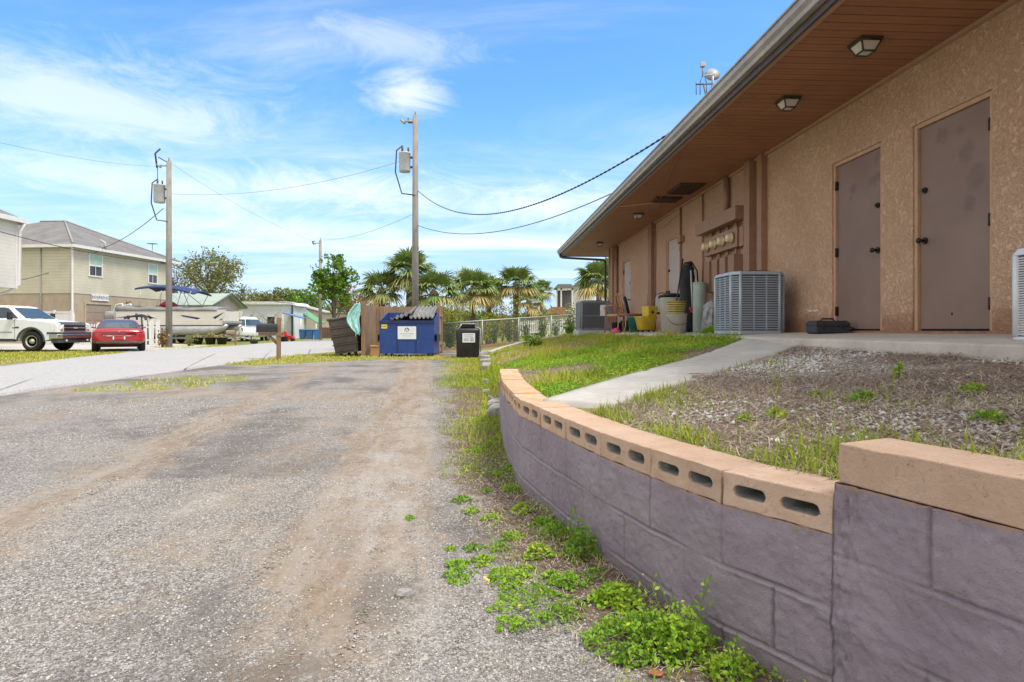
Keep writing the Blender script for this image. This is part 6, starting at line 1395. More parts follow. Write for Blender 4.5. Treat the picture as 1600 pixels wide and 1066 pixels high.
for z in (490, 496): b.tube([(.0,.2,Z(z)),(.0,1.1,Z(z))], .04, 6)
b.build('boarding_ladder', M('ladder_white', (.72,.72,.70), .35), bo)
b = MB(); b.loft([[(-.55+x*1.0, .75+.32*se(2*math.pi*k/16, .6), Z(494)+zz+.0+.30*se(2*math.pi*k/16-math.pi/2, .6)) for k in range(16)] for x, zz in ((-.35,0),(-.25,.05),(.25,.05),(.40,-.05))]); b.bx(-.65,-.3,.62,.88,Z(520),Z(497)); b.build('outboard_motor', M('motor_grey', (.33,.32,.31), .4, .1, 5), bo)
b = MB()
for y in (.4, 2.0): b.bx(.4,LB*1.04,y-.05,y+.05,Z(530),Z(526.5))
for x in (1.0,3.0,5.0): b.bx(x-.05,x+.05,-.05,2.4,Z(529.5),Z(526))
b.tube([(LB*1.04,1.2,Z(528)),(LB*1.14,1.2,Z(530))], .06, 6); b.tube([(LB*1.04,.4,Z(528)),(LB*1.04,2.0,Z(528))], .05, 6); b.tube([(LB*1.03,1.2,Z(528)),(LB*1.05,1.2,Z(512))], .05, 6); b.build('trailer', m_al, bo)
for y in (-.0, 2.4):
    for x in (2.5, 3.3): wheel(bo, x, y, .33, .2, -1 if y < 1 else 1, m_chrome)
b = MB()
for x, h_ in ((.45,.3),(.62,.35),(.75,.25)): b.tube([(LB*x,1.2,0),(LB*x,1.2,Z(528))], .1, 6)
b.build('support_block', m_pole, bo)
# black tubular rack behind the red coupe
rx0 = (194-HX)/F*36.5; rk = thing('bike_rack', 'black tubular bicycle rack standing behind the red coupe', 'rack', (rx0, 36.5, gz(rx0, 36.5)))
q = lambda px, py: ((px-HX)/F*36.5-rx0, 0, hz(py, 36.5)-rk.location.z)
b = MB(); b.tube([q(194,498),q(205,495),(q(218,493)),q(226,496),q(229,504),q(230,538)], .05, 6); b.tube([q(221,494),q(224,538)], .045, 6); b.tube([(x,.5,z) for x,_,z in (q(221,494),q(224,538))], .045, 6); b.tube([q(213,490),q(214,500)], .06, 6); b.tube([q(200,493),q(201,499)], .06, 6)
b.tube([q(214,538),q(236,538)], .04, 6); b.build('frame', m_blk, rk)
# ================================================================== houses
def mat_siding(nm, col, pitch=.13, dark=.55):
    t = NT(nm); co = t.obj(); sp = t.n('ShaderNodeSeparateXYZ'); t.l(co, sp.inputs[0])
    fr = t.math('FRACT', t.math('MULTIPLY', sp.outputs[2], 1/pitch)); n = t.noise(co, .8, 4)
    c = t.mix(t.step(n, .3, .7), tuple(c*.92 for c in col), tuple(min(1, c*1.06) for c in col))
    c = t.mix(t.math('MULTIPLY', t.step(fr, .86, .97), dark), c, tuple(c*.45 for c in col))
    return t.done(t.bsdf(c, .6, 0, t.bump(fr, .5, .02), .3))
m_wtrim = M('white_trim', (.68,.66,.62), .5, .05, 3); m_dgl = glassmat('dark_window_glass', (.03,.033,.04), .08)
m_lower = M('tan_stucco_lower', (.40,.32,.23), .9, .1, 2, .006, 30)
# ---- beige two storey house
hb = thing('house', 'beige two storey house with lap siding, grey hip roof and a white name sign', 'house', (-28.8, 39.0, .05), -math.atan(.1))
Lx, Ly, ze_, zs_ = -12.0, 9.7, 6.55, 3.38
MB().bx(Lx, 0, 0, Ly, -.2, zs_).build('lower_wall', m_lower, hb)
MB().bx(Lx, .03, -.03, Ly+.03, zs_, ze_).build('wall', mat_siding('cream_siding', (.58,.53,.40), .2), hb)
m_gsh = mat_shingle('grey_shingles', (.13,.125,.12), (.25,.24,.235))
b = MB(); o_ = .45; vs = [(Lx-o_,-o_,ze_),(o_,-o_,ze_),(o_,Ly+o_,ze_),(Lx-o_,Ly+o_,ze_),(Lx+5.0,Ly/2,ze_+2.5),(-5.0,Ly/2,ze_+2.5)]
b.add(vs, [(0,1,5,4),(1,2,5),(2,3,4,5),(3,0,4),(0,3,2,1)]); rf = b.build('roof', m_gsh, hb)
b = MB(); b.tube([(o_,-o_,ze_+.03),(-5,Ly/2,ze_+2.53)], .07, 6); b.tube([(o_,Ly+o_,ze_+.03),(-5,Ly/2,ze_+2.53)], .07, 6); b.tube([(-5,Ly/2,ze_+2.53),(Lx+5,Ly/2,ze_+2.53)], .07, 6); b.build('ridge_cap', M('ridge_grey', (.30,.29,.28), .9), rf)
b = MB(); b.bx(Lx-o_, o_, -o_-.03, -o_, ze_-.20, ze_-.005); b.bx(o_, o_+.03, -o_, Ly+o_, ze_-.20, ze_-.005); b.bx(Lx-o_+.02, o_-.02, -o_+.02, Ly+o_-.02, ze_-.06, ze_-.01); b.build('fascia', m_wtrim, hb)
b = MB(); b.tube([(.35,-.42,ze_-.12),(.10,-.12,ze_-.5),(.08,-.10,ze_-.7),(.08,-.10,2.3),(.22,-.16,1.9),(.22,-.16,.1)], .07, 6); b.build('downspout', m_wtrim, hb)
b = MB(); b.cyl((-2.2,-.06,.2),(-2.2,-.06,ze_-.2),.04,6); b.build('conduit', M('siding_conduit', (.33,.32,.27), .6), hb)
def yl(px):
    r_ = (px-HX)/F; Y = (-28.8-3.9)/(r_-.1); return (Y-39)*math.sqrt(1.01)
for pxa, pxb, z0, z1 in ((137,159,4.60,6.22),(230,245,4.55,6.12)):
    y0_, y1_ = yl(pxa), yl(pxb); b = MB(); f = .09
    b.bx(.03,.09,y0_,y0_+f,z0,z1).bx(.03,.09,y1_-f,y1_,z0,z1).bx(.03,.09,y0_+f,y1_-f,z1-f,z1).bx(.03,.09,y0_+f,y1_-f,z0,z0+f).bx(.03,.09,y0_+f,y1_-f,z0+(z1-z0)*.44,z0+(z1-z0)*.50); w = b.build('window', m_wtrim, hb)
    MB().bx(.031,.05,y0_+f,y1_-f,z0+f,z0+(z1-z0)*.44).build('pane', m_dgl, w)
    MB().bx(.031,.05,y0_+f,y1_-f,z0+(z1-z0)*.50,z1-f).build('shade', M('mint_shade', (.42,.58,.45), .6, .1, 4), w)
    MB().bx(.051,.07,(y0_+y1_)/2-.02,(y0_+y1_)/2+.02,z0+f,z0+(z1-z0)*.44).build('mullion', m_wtrim, w)
y0_, y1_ = yl(133), yl(172)
b = MB(); b.bx(.0,.08,y0_-.12,y0_,0,2.85).bx(.0,.08,y1_,y1_+.12,0,2.85).bx(.0,.08,y0_,y1_,2.72,2.85); gd = b.build('garage_frame', M('tan_trim', (.45,.36,.25), .7), hb)
b = MB()
for k in range(5): b.bx(.0,.03,y0_,y1_,.02+k*.54,.02+k*.54+.52)
b.build('garage_door', M('taupe_garage', (.33,.25,.20), .6, .08, 3), gd)
y0_, y1_ = yl(142), yl(168.5); sg = MB().bx(.031,.09,y0_,y1_,2.98,3.42).build('sign_board', M('sign_board_white', (.72,.72,.72), .5), hb)
text_obj('RIVERBEND', .30, M('sign_black', (.03,.03,.04), .5), sg, (.093,(y0_+y1_)/2,3.19), (R(90),0,R(90)), 'lettering', .002)
b = MB(); b.ball((.12,yl(197),3.0), .09, 10, 6); b.ball((.18,yl(197)+.2,3.05), .07, 10, 6); b.build('flood_lamp', M('lamp_bronze', (.25,.18,.08), .5), hb)
b = MB(); p_ = hb.matrix_world; b.tube([(.45,2.2,ze_+.02),(.45,2.2,ze_+.45),(.1,2.2,ze_+.62)], .08, 8); b.box((.45,2.5,ze_+.25),(.12,.5,.06)); b.build('weatherhead', M('grey_pipe', (.42,.40,.38), .5), hb)
b = MB(); b.box((.25,yl(252),ze_-.15),(.35,.5,.25)); b.build('roof_speaker', m_blk, hb, bev=.03)
# ---- thin vent antenna behind the roof
p = at(238, 381, 58); an = thing('roof_antenna', 'thin mast with a flat disc rising behind the beige house roof', 'antenna', (p.x, p.y, 0)); MB().cyl((0,0,0),(0,0,p.z),.03,6).build('mast', m_ins, an); MB().lathe([(.001,.06),(.5,0),(.001,-.06)], 16, (0,0,p.z)).build('disc', m_ins, an)
# ---- left house
hl_ = thing('house', 'white sided house with an overhanging upper storey at the left edge', 'house', (-24.15, 29.0, .05), 0)
e_, s_ = 6.3, 3.0
MB().bx(-10,0,-15,0,s_,e_).build('wall', mat_siding('white_siding', (.64,.60,.53), .17, .4), hl_)
MB().bx(-10,-.85,-15,-.5,-.2,s_).build('lower_wall', mat_siding('cream_siding_lower', (.55,.50,.38), .17, .4), hl_)
b = MB(); b.prism([(-10.5,e_-.02),(.22,e_-.02),(.22,e_+.10),(-5,e_+2.3),(-10.5,e_+.10)], -15.4, .22, 'y'); b.build('roof', m_gsh, hl_)
b = MB(); b.bx(.22,.33,-15.4,.25,e_-.10,e_+.12); b.bx(-10.5,.22,.22,.26,e_-.18,e_+.06); b.bx(-.06,.03,-.04,.06,s_,e_-.02); b.build('fascia', m_wtrim, hl_)
b = MB(); b.tube([(.28,.15,e_-.1),(.10,.10,e_-.5),(.08,.10,s_+.2),(-.3,-.1,s_-.15),(-.80,-.42,s_-.4),(-.80,-.42,.1)], .07, 6); b.build('downspout', m_wtrim, hl_)
b = MB(); b.bx(.0,.06,-2.6,-1.42,4.4,5.9); w = b.build('window', m_wtrim, hl_); MB().bx(.06,.07,-2.5,-1.52,4.5,5.8).build('pane', m_dgl, w)
b = MB(); b.bx(-.86,-.80,-2.0,-1.05,0,2.2); b.build('door', m_wtrim, hl_)
MB().cyl((-.75,-.6,0),(-.75,-.6,s_),.05,8).build('post', m_pole, hl_)
# ---- vinyl fence behind the truck
x0_, x1_ = (58-HX)/F*37, (112-HX)/F*37; vf = thing('vinyl_fence', 'solid white vinyl fence panel behind the pickup truck hood', 'fence', (x0_, 37, gz(x0_, 37)))
b = MB(); n_ = 14
for k in range(n_): b.bx((x1_-x0_)*k/n_+.004, (x1_-x0_)*(k+1)/n_-.004, -.015, .015, .05, 1.98)
b.bx(0,x1_-x0_,-.035,.035,1.98,2.08); b.build('panel', m_wtrim, vf)
b = MB()
for x in (0, (x1_-x0_)/2, x1_-x0_): b.bx(x-.06,x+.06,-.06,.06,0,2.15)
b.build('post', m_wtrim, vf)
# ---- white picket fences
m_pk = M('white_picket_paint', (.72,.72,.70), .5, .05, 4)
def picket(P0, P1, h, pitch, w, label, z0=None, z1=None):
    P0 = Vector((*P0, gz(*P0) if z0 is None else z0)); P1 = Vector((*P1, gz(*P1) if z1 is None else z1)); d = P1-P0; L_ = math.hypot(d.x, d.y); an = math.atan2(d.y, d.x)
    root = thing('picket_fence', label, 'fence', P0, an); sl = d.z/L_; n_ = min(90, int(L_/pitch))
    b = MB()
    for zz in (h*.22, h*.78): b.add([(x, y, zz+dz+sl*x) for x in (0, L_) for y in (.012, .045) for dz in (-.045, .045)], [(0,1,3,2),(4,6,7,5),(0,4,5,1),(2,3,7,6),(0,2,6,4),(1,5,7,3)])
    b.build('rails', m_pk, root)
    pb = MB()
    for k in range(n_):
        x = (k+.5)*L_/n_; z = sl*x; pb.prism([(x-w/2,z+.05),(x+w/2,z+.05),(x+w/2,z+h-.06),(x,z+h),(x-w/2,z+h-.06)], -.012, .012, 'y')
    me = pb.build('pickets', m_pk, root)
    b = MB()
    for x in (0, L_/2, L_): b.bx(x-.06,x+.06,-.0,.10,sl*x-.1,sl*x+h+.08)
    b.build('posts', m_pk, root); return root
f37 = lambda px, Y: ((px-HX)/F*Y, Y)
picket(f37(126,37), f37(180,37), 1.30, .15, .085, 'white picket fence between the pickup truck and the red coupe')
picket(f37(226,36), f37(247,36), 1.42, .17, .085, 'short white picket gate section beside the left utility pole')
picket((.1,38.5), (4.6,40.5), 1.05, .14, .07, 'white picket fence seen behind the shrubs and wire fence', .55, .80)
# ---- green roofed house
gh = thing('house', 'low house with a green metal roof and pinkish gable behind the boat', 'house', (-25.3, 50, .1))
MB().bx(-12,0,0,5.2,-.2,3.15).prism([(0,3.15),(5.2,3.15),(2.6,4.02)], -12, 0, 'x').build('wall', M('pink_beige_stucco', (.48,.39,.31), .9, .08, 2), gh)
b = MB(); b.add([(-12.4,-.5,3.0),(.5,-.5,3.0),(.5,2.6,4.14),(-12.4,2.6,4.14),(.5,5.7,3.0),(-12.4,5.7,3.0)], [(0,1,2,3),(3,2,4,5)]); o = b.build('roof', M('sage_metal_roof', (.33,.39,.33), .5, .08, 1.5), gh); o.modifiers.new('th','SOLIDIFY').thickness = .14
b = MB(); b.tube([(.5,-.5,2.98),(.5,2.6,4.12),(.5,5.7,2.98)], .09, 4); b.build('barge_board', M('dark_green_trim', (.08,.12,.09), .6), gh)
b = MB(); b.bx(0,.05,1.9,3.0,1.7,2.5); w = b.build('window', m_wtrim, gh); MB().bx(.05,.06,2.0,2.9,1.8,2.4).build('pane', m_dgl, w); MB().bx(.061,.07,2.42,2.48,1.8,2.4).build('mullion', m_wtrim, w)
# ---- white mobile home
mh = thing('mobile_home', 'long white mobile home with a low curved roof in the distance', 'mobile home', ((366-HX)/F*62, 62, .15)); L_ = (458-366)/F*62
MB().bx(0,L_,0,4,-.1,3.5).build('wall', mat_siding('white_metal_siding', (.66,.67,.68), .3, .2), mh)
MB().prism([(-.3,3.5),(-.3,3.68),(.3,3.80),(L_-.6,3.82),(L_,3.72),(L_+.35,3.45),(L_+.35,3.35),(L_-.05,3.5)], -.3, 4.3, 'y').build('roof', M('white_roof', (.66,.64,.62), .6), mh)
for xx in (.8, 3.4): w = MB().bx(xx,xx+.9,-.04,0,1.4,2.3).build('window', m_wtrim, mh); MB().bx(xx+.08,xx+.82,-.05,-.04,1.48,2.22).build('pane', m_dgl, w)
MB().bx(L_-.1,L_+.05,-.25,-.1,0,3.4).build('post', m_dk, mh)
aw = thing('awning', 'slanted pale blue awning beside the white mobile home', 'awning', ((441-HX)/F*60, 60, 2.0)); b = MB(); b.add([(0,0,.75),(1.9,0,.25),(1.9,2,.25),(0,2,.75)], [(0,1,2,3)]); o = b.build('canvas', M('blue_awning', (.10,.20,.42), .6, .1, 3), aw); o.modifiers.new('th','SOLIDIFY').thickness = .08
b = MB()
for x, z in ((.05,.7),(1.85,.2)): b.cyl((x,.05,-1.9),(x,.05,z),.05,6)
b.build('pole', m_wtrim, aw)
bh = thing('mobile_home', 'beige mobile home half hidden behind the bright green tree', 'mobile home', ((464-HX)/F*72, 72, .15)); L_ = 9.0
MB().bx(0,L_,0,4.5,-.1,2.9).prism([(0,2.9),(3.2,2.9),(.0,3.75)], 0, 4.5, 'y').build('wall', M('beige_siding', (.52,.45,.36), .7, .08, 1), bh)
b = MB(); b.add([(-.3,-.3,3.85),(3.6,-.3,2.85),(3.6,4.8,2.85),(-.3,4.8,3.85)], [(0,1,2,3)]); b.add([(3.6,-.3,2.86),(L_+.3,-.3,2.92),(L_+.3,4.8,2.92),(3.6,4.8,2.86)], [(0,1,2,3)]); o = b.build('roof', M('grey_trailer_roof', (.36,.34,.32), .7), bh); o.modifiers.new('th','SOLIDIFY').thickness = .12
w = MB().bx(4.2,5.3,-.05,0,1.3,2.2).build('window', m_wtrim, bh); MB().bx(4.3,5.2,-.06,-.05,1.4,2.1).build('pane', m_dgl, w)
ga = thing('awning', 'green sloping carport roof in front of the beige mobile home', 'awning', ((460-HX)/F*65, 65, 1.2)); b = MB(); b.add([(0,0,2.15),(2.4,0,.55),(2.4,3,.55),(0,3,2.15)], [(0,1,2,3)]); o = b.build('roof_sheet', M('green_sheet', (.14,.32,.16), .6), ga); o.modifiers.new('th','SOLIDIFY').thickness = .1
b = MB(); b.cyl((.05,.05,-1.1),(.05,.05,2.1),.05,6); b.cyl((2.35,.05,-1.1),(2.35,.05,.5),.05,6); b.build('post', m_wtrim, ga)
# ---- small houses on the right
rh = thing('house', 'small white house with a screened porch beyond the building corner', 'house', ((868-HX)/F*60, 60, .7)); 
def prx(px, Y=60): return (px-868)/F*Y
z_ = lambda py, Y=60: hz(py, Y)-.7
b = MB(); b.bx(prx(892),prx(930),.5,8,-.3,z_(451)); b.prism([(prx(892),z_(451)),(prx(930),z_(451)),(prx(911),z_(436))], .5, 8, 'y'); b.build('wall', M('white_house_wall', (.64,.62,.58), .7, .05, 2), rh)
b = MB(); b.add([(prx(889),.2,z_(452)),(prx(911),.2,z_(435)),(prx(911),8.3,z_(435)),(prx(889),8.3,z_(452))], [(0,1,2,3)]); b.add([(prx(911),.2,z_(435)),(prx(933),.2,z_(452)),(prx(933),8.3,z_(452)),(prx(911),8.3,z_(435))], [(0,1,2,3)]); o = b.build('roof', m_gsh, rh); o.modifiers.new('th','SOLIDIFY').thickness = .15
b = MB(); b.bx(prx(867),prx(893),-1.5,-1.35,z_(455),z_(451)); b.bx(prx(867),prx(893),-1.5,.5,z_(487),z_(485))
for px in (868,875,892): b.bx(prx(px)-.07,prx(px)+.07,-1.5,-1.36,z_(505),z_(452))
b.build('porch_frame', m_wtrim, rh)
MB().bx(prx(869),prx(892),-1.0,.4,z_(484),z_(455)).build('porch_screen', M('dark_screen', (.10,.10,.10), .8), rh)
b = MB(); b.prism([(prx(866),z_(451)),(prx(894),z_(451)),(prx(890),z_(446)),(prx(870),z_(446))], -1.7, 2, 'y'); b.build('porch_roof', m_gsh, rh)
rh2 = thing('shed', 'low brown roofed shed beyond the wire fence', 'shed', ((858-HX)/F*55, 55, .6)); q = lambda px: (px-858)/F*55
MB().bx(-.2,q(885),0,3,-.2,z_(493,55)+.1).build('wall', M('shed_beige', (.50,.42,.33), .8), rh2)
MB().prism([(q(853),z_(492,55)+.1),(q(888),z_(492,55)+.1),(q(880),z_(480,55)+.1),(q(862),z_(480,55)+.1)], -.4, 3.4, 'y').build('roof', M('brown_roof', (.30,.16,.09), .8, .2, 5), rh2)
# ---- blue bins, toys
m_bb = M('blue_bin_plastic', (.04,.11,.27), .5, .15, 4)
for px, w_, lb in ((473,.62,'leftmost of the three blue bins across the street'),(484,.66,'middle of the three blue bins across the street'),(495.5,.60,'rightmost and brightest of the three blue bins across the street')):
    x = (px-HX)/F*58; r_ = thing('recycling_bin', lb, 'bin', (x, 58, gz(x,58)), .2, 'blue bins across the street')
    MB().loft([[(sx*a, sy*a, z) for sx, sy in ((-1,-1),(1,-1),(1,1),(-1,1))] for a, z in ((w_*.42,.03),(w_*.5,.86))], smooth=False).build('body', m_bb if px < 490 else M('bright_blue_bin', (.02,.17,.50), .4), r_, bev=.02)
    MB().loft([[(sx*a, sy*a, z) for sx, sy in ((-1,-1),(1,-1),(1,1),(-1,1))] for a, z in ((w_*.54,.86),(w_*.54,.92),(w_*.4,1.0))], smooth=False).build('lid', m_bb, r_, bev=.02)
    MB().cyl((-w_*.4,w_*.45,.10),(w_*.4,w_*.45,.10),.10,10).build('wheels', m_blk, r_)
x = (452-HX)/F*48; ty = thing('ride_on_toy', 'small red plastic ride on toy at the far street edge', 'toy', (x, 48, gz(x,48))); m_rt = M('red_plastic', (.60,.02,.02), .4)
MB().loft([[(sx*a+dx, sy*.18, z) for sx, sy in ((-1,-1),(1,-1),(1,1),(-1,1))] for a, z, dx in ((.32,.12,0),(.40,.25,0),(.35,.42,-.03),(.12,.50,-.25),(.10,.80,-.32))], smooth=False).build('body', m_rt, ty, bev=.03)
b = MB(); [b.cyl((xx,-.22,.13),(xx,.22,.13),.13,12) for xx in (-.25,.28)]; b.build('wheels', m_blk, ty); MB().tube([(.25,0,.4),(.18,0,.72),(.18,-.18,.75),(.18,.18,.75)], .03, 6).build('handlebar', m_blk, ty)
x = (397-HX)/F*40; pl_t = thing('planter', 'low black trough planter with a thin stake at the far street edge', 'planter', (x, 40, gz(x,40)))
MB().loft([[(sx*a, sy*a*.5, z) for sx, sy in ((-1,-1),(1,-1),(1,1),(-1,1))] for a, z in ((.18,0),(.26,.18),(.10,.22),(.08,.30))], smooth=False).build('trough', m_blk, pl_t); MB().cyl((.05,0,.2),(.05,0,.75),.015,6).build('stake', m_wtrim, pl_t)
x = (441-HX)/F*46; pp = pail('planter', 'squat black pot beside the red ride on toy', 'pot', Vector((x, 46, gz(x,46))), .35, .45, .4, m_blk)
# ---- brown far fence
x0_ = (503-HX)/F*62; x1_ = (600-HX)/F*62; ff = thing('board_fence', 'dark brown board fence along the far side of the street', 'fence', (x0_, 62, .1)); b = MB(); n_ = 40
for k in range(n_): b.bx((x1_-x0_)*k/n_+.005,(x1_-x0_)*(k+1)/n_-.005,-.012,.012,.03,1.15+.02*(k % 3))
b.build('boards', M('dark_brown_boards', (.13,.075,.05), .85, .3, 3), ff)
b = MB(); [b.bx(x-.05,x+.05,.02,.1,-.1,1.2) for x in np.linspace(0, x1_-x0_, 6)]; b.build('posts', m_fp, ff)
# ---- chain link fence
P0 = Vector((-3.1, 26.2, 0)); P1 = Vector((3.75, 32.6, 0)); P0.z = gz(P0.x, P0.y); P1.z = gz(P1.x, P1.y)
d = P1-P0; L_ = math.hypot(d.x, d.y); cf = thing('chain_link_fence', 'galvanised chain link fence along the gravel lane in front of the shrubs', 'fence', P0, math.atan2(d.y, d.x)); sl = d.z/L_; Hf = 1.22
m_galv = M('galvanised_wire', (.36,.37,.37), .5, .1, 10, metal=.4)
b = MB(); b.tube([(0,0,Hf),(L_,0,Hf+sl*L_)], .028, 8); b.build('top_rail', m_galv, cf)
for k in range(5): x = L_*k/4; MB().cyl((x,0,sl*x-.1),(x,0,sl*x+Hf+.04),.035,8).build('post', m_galv, cf)
V = []; Fq = []; st = .085; n_ = int(L_/st)
def seg2(a, c, w=.0022):
    i = len(V); V.extend([(a[0]-w,0,a[1]),(a[0]+w,0,a[1]),(c[0]+w,0,c[1]),(c[0]-w,0,c[1])]); Fq.append((i,i+1,i+2,i+3))
nh = int(Hf/st)
for k in range(-nh, n_):
    for s in (1, -1):
        x0_ = k*st if s == 1 else (k+nh)*st; x1_ = x0_+s*nh*st
        a, c = (x0_, 0), (x1_, Hf)
        t0, t1 = 0, 1
        for xx in (0, L_):
            pass
        lo = max(0, min((0-a[0])/(c[0]-a[0]), (L_-a[0])/(c[0]-a[0]))); hi = min(1, max((0-a[0])/(c[0]-a[0]), (L_-a[0])/(c[0]-a[0])))
        if hi > lo: f = lambda t_: (a[0]+(c[0]-a[0])*t_, a[1]+(c[1]-a[1])*t_+sl*(a[0]+(c[0]-a[0])*t_)); seg2(f(lo), f(hi))
np_mesh('wire_mesh', np.array(V), np.array(Fq), m_galv, cf)
MB().add([(x, y, z+sl*x) for x in (0, L_) for y in (-.06,.06) for z in (-.1,.08)], [(0,1,3,2),(4,6,7,5),(0,4,5,1),(2,3,7,6),(0,2,6,4),(1,5,7,3)]).build('kickboard', m_fp, cf)
# pale kerb at edge of mound toward lane
kp = [(-.75,20.0),(.0,20.6),(1.0,21.3),(1.9,21.9),(2.6,22.6)]
b = MB(); b.loft([[(x-.07,y+.08,gz(x,y)-.1),(x-.07,y+.08,gz(x,y)+.07),(x+.07,y-.08,gz(x,y)+.07),(x+.07,y-.08,gz(x,y)-.1)] for x, y in [tuple(q) for q in resample(kp, 14)]], smooth=False)
tag(b.build('kerb', M('kerb_concrete', (.48,.45,.41), .9, .15, 5)), 'thin concrete kerb curving between the mound and the gravel lane', 'kerb', kind='structure')
# ================================================================== vegetation
m_bark = M('tree_bark', (.13,.10,.075), .9, .3, 8, .02, 14); m_palmbark = M('palm_bark', (.16,.12,.09), .95, .4, 10, .03, 16)
G_OLIVE = leafmat('olive_leaves', [(0,(.08,.10,.02)),(.5,(.19,.20,.045)),(.85,(.32,.28,.09)),(1,(.42,.33,.15))], .25)
G_BRIGHT = leafmat('bright_leaves', [(0,(.05,.12,.01)),(.5,(.13,.25,.015)),(1,(.26,.36,.04))], .35)
G_RED = leafmat('rust_leaves', [(0,(.10,.035,.015)),(.5,(.24,.09,.04)),(1,(.30,.20,.10))], .25)
G_PALM = leafmat('palm_fronds', [(0,(.085,.15,.035)),(.4,(.19,.27,.07)),(.7,(.33,.34,.12)),(1,(.52,.39,.16))], .2)
G_YEL = leafmat('yellow_shrub', [(0,(.10,.14,.01)),(.5,(.30,.33,.02)),(1,(.52,.45,.03))], .3)
G_SHR = leafmat('shrub_leaves', [(0,(.04,.08,.02)),(.5,(.11,.17,.045)),(1,(.25,.27,.09))], .25)
G_ORG = leafmat('orange_brush', [(0,(.14,.08,.02)),(.5,(.30,.17,.05)),(1,(.40,.30,.12))], .25)
def tree(px, Y, basez, topy, rad, trunk, nl, ls, mat, label, flat=1.0, cut=.30, name='tree', dens_shape=1.0, group=None, seed=0):
    rr = random.Random(seed+int(px)); g = np.random.default_rng(seed+int(px))
    x = (px-HX)/F*Y; z0 = basez; h = hz(topy, Y)-z0
    root = thing(name, label, 'tree', (x, Y, z0), 0, group)
    mbt = MB(); ends = []
    zc = h*cut
    mbt.tube([(0,0,-.2),(rr.uniform(-.1,.1),0,zc*.5),(rr.uniform(-.15,.15),rr.uniform(-.1,.1),zc),(rr.uniform(-.3,.3),0,h*.80)], [trunk,trunk*.85,trunk*.7,trunk*.12], 8)
    nb = 13
    for k in range(nb):
        a = k*2.4+rr.uniform(-.4,.4); zs = zc+(h*.75-zc)*(k/nb)*.75; fr = (k+1)/nb; reach = rad*(.95-.45*abs(fr-.4))*rr.uniform(.75,1.1)
        e = Vector((math.cos(a)*reach, math.sin(a)*reach, zs+(h-zs)*rr.uniform(.25,.7)))
        m_ = Vector((e.x*.45, e.y*.45, zs+(e.z-zs)*.35)); mbt.tube([(0,0,zs), m_, e], [trunk*.45,trunk*.28,trunk*.08], 6); ends += [e, m_.lerp(e,.5)]
        for q in range(3):
            e2 = e+Vector((rr.uniform(-1,1),rr.uniform(-1,1),rr.uniform(-.3,.9)))*rad*.34; mbt.tube([m_.lerp(e,.6), e2], [trunk*.16,trunk*.04], 5); ends.append(e2)
    for k in range(5): ends.append(Vector((rr.uniform(-.35,.35)*rad, rr.uniform(-.35,.35)*rad, h*rr.uniform(.84,.97))))
    mbt.build('trunk', m_bark, root, fix=False)
    E = np.array([tuple(e) for e in ends]); idx = g.integers(0, len(E), nl)
    sub = g.normal(size=(len(E)*6, 3))*rad*.16; si = g.integers(0, 6, nl)
    c = E[idx]+sub[idx*6+si]+g.normal(size=(nl,3))*rad*.085*np.array([1,1,.8]); c[:,2] = np.minimum(c[:,2], h)
    tn = np.clip(.2+.55*g.random(len(E)*6)[idx*6+si]+.3*(g.random(nl)-.4), 0, 1)
    v, f, tn = leaves(c, .4, ls*(.6+.7*g.random(nl)), tn); np_mesh('crown', v, f, mat, root, tint=tn); return root
GB = lambda px, Y: gz((px-HX)/F*Y, Y)
tree(327, 60, .2, 387, 2.75, .24, 3300, .14, G_OLIVE, 'round olive green tree rising behind the green roofed house', cut=.30)
tree(350, 66, .2, 432, 2.6, .16, 1600, .15, G_OLIVE, 'lower olive tree to the right of the round olive tree', cut=.3)
tree(288, 64, .2, 412, 2.3, .12, 420, .13, G_RED, 'sparse rust red tree between the left pole and the round olive tree', cut=.35)
tree(272, 62, .2, 398, 1.3, .10, 170, .12, G_OLIVE, 'thin nearly bare tree right behind the left utility pole', cut=.4)
tree(521, 46, .2, 399, 1.3, .15, 4200, .13, G_BRIGHT, 'bright green leafy tree behind the distant pole', cut=.15)
tree(553, 50, .2, 447, 1.5, .10, 1300, .12, G_ORG, 'orange brown bush like tree right of the bright green tree', cut=.2)
for i, (px, Y, ty_, rad, mt, lb) in enumerate([(404,84,461,2.2,G_OLIVE,'leftmost low tree above the white mobile home roof'),(424,84,456,2.5,G_OLIVE,'pale tree with bare twigs above the white mobile home roof'),(443,86,452,2.6,G_OLIVE,'middle olive tree above the blue awning'),(462,86,455,2.6,G_SHR,'dark tree above the beige mobile home'),(481,84,452,2.6,G_BRIGHT,'light green tree just left of the distant pole'),(386,90,468,2.0,G_SHR,'small dark tree at the left end of the distant tree row')]):
    tree(px, Y, .2, ty_, rad, .12, 1300, .22, mt, lb, cut=.3, group='distant tree row')
tree(392, 52, .2, 482, 1.3, .06, 60, .05, G_OLIVE, 'leafless brown shrub in front of the white mobile home', cut=.15); tree(419, 53, .2, 480, 1.4, .06, 90, .05, G_OLIVE, 'twiggy brown shrub right of the leafless one before the white mobile home', cut=.15)
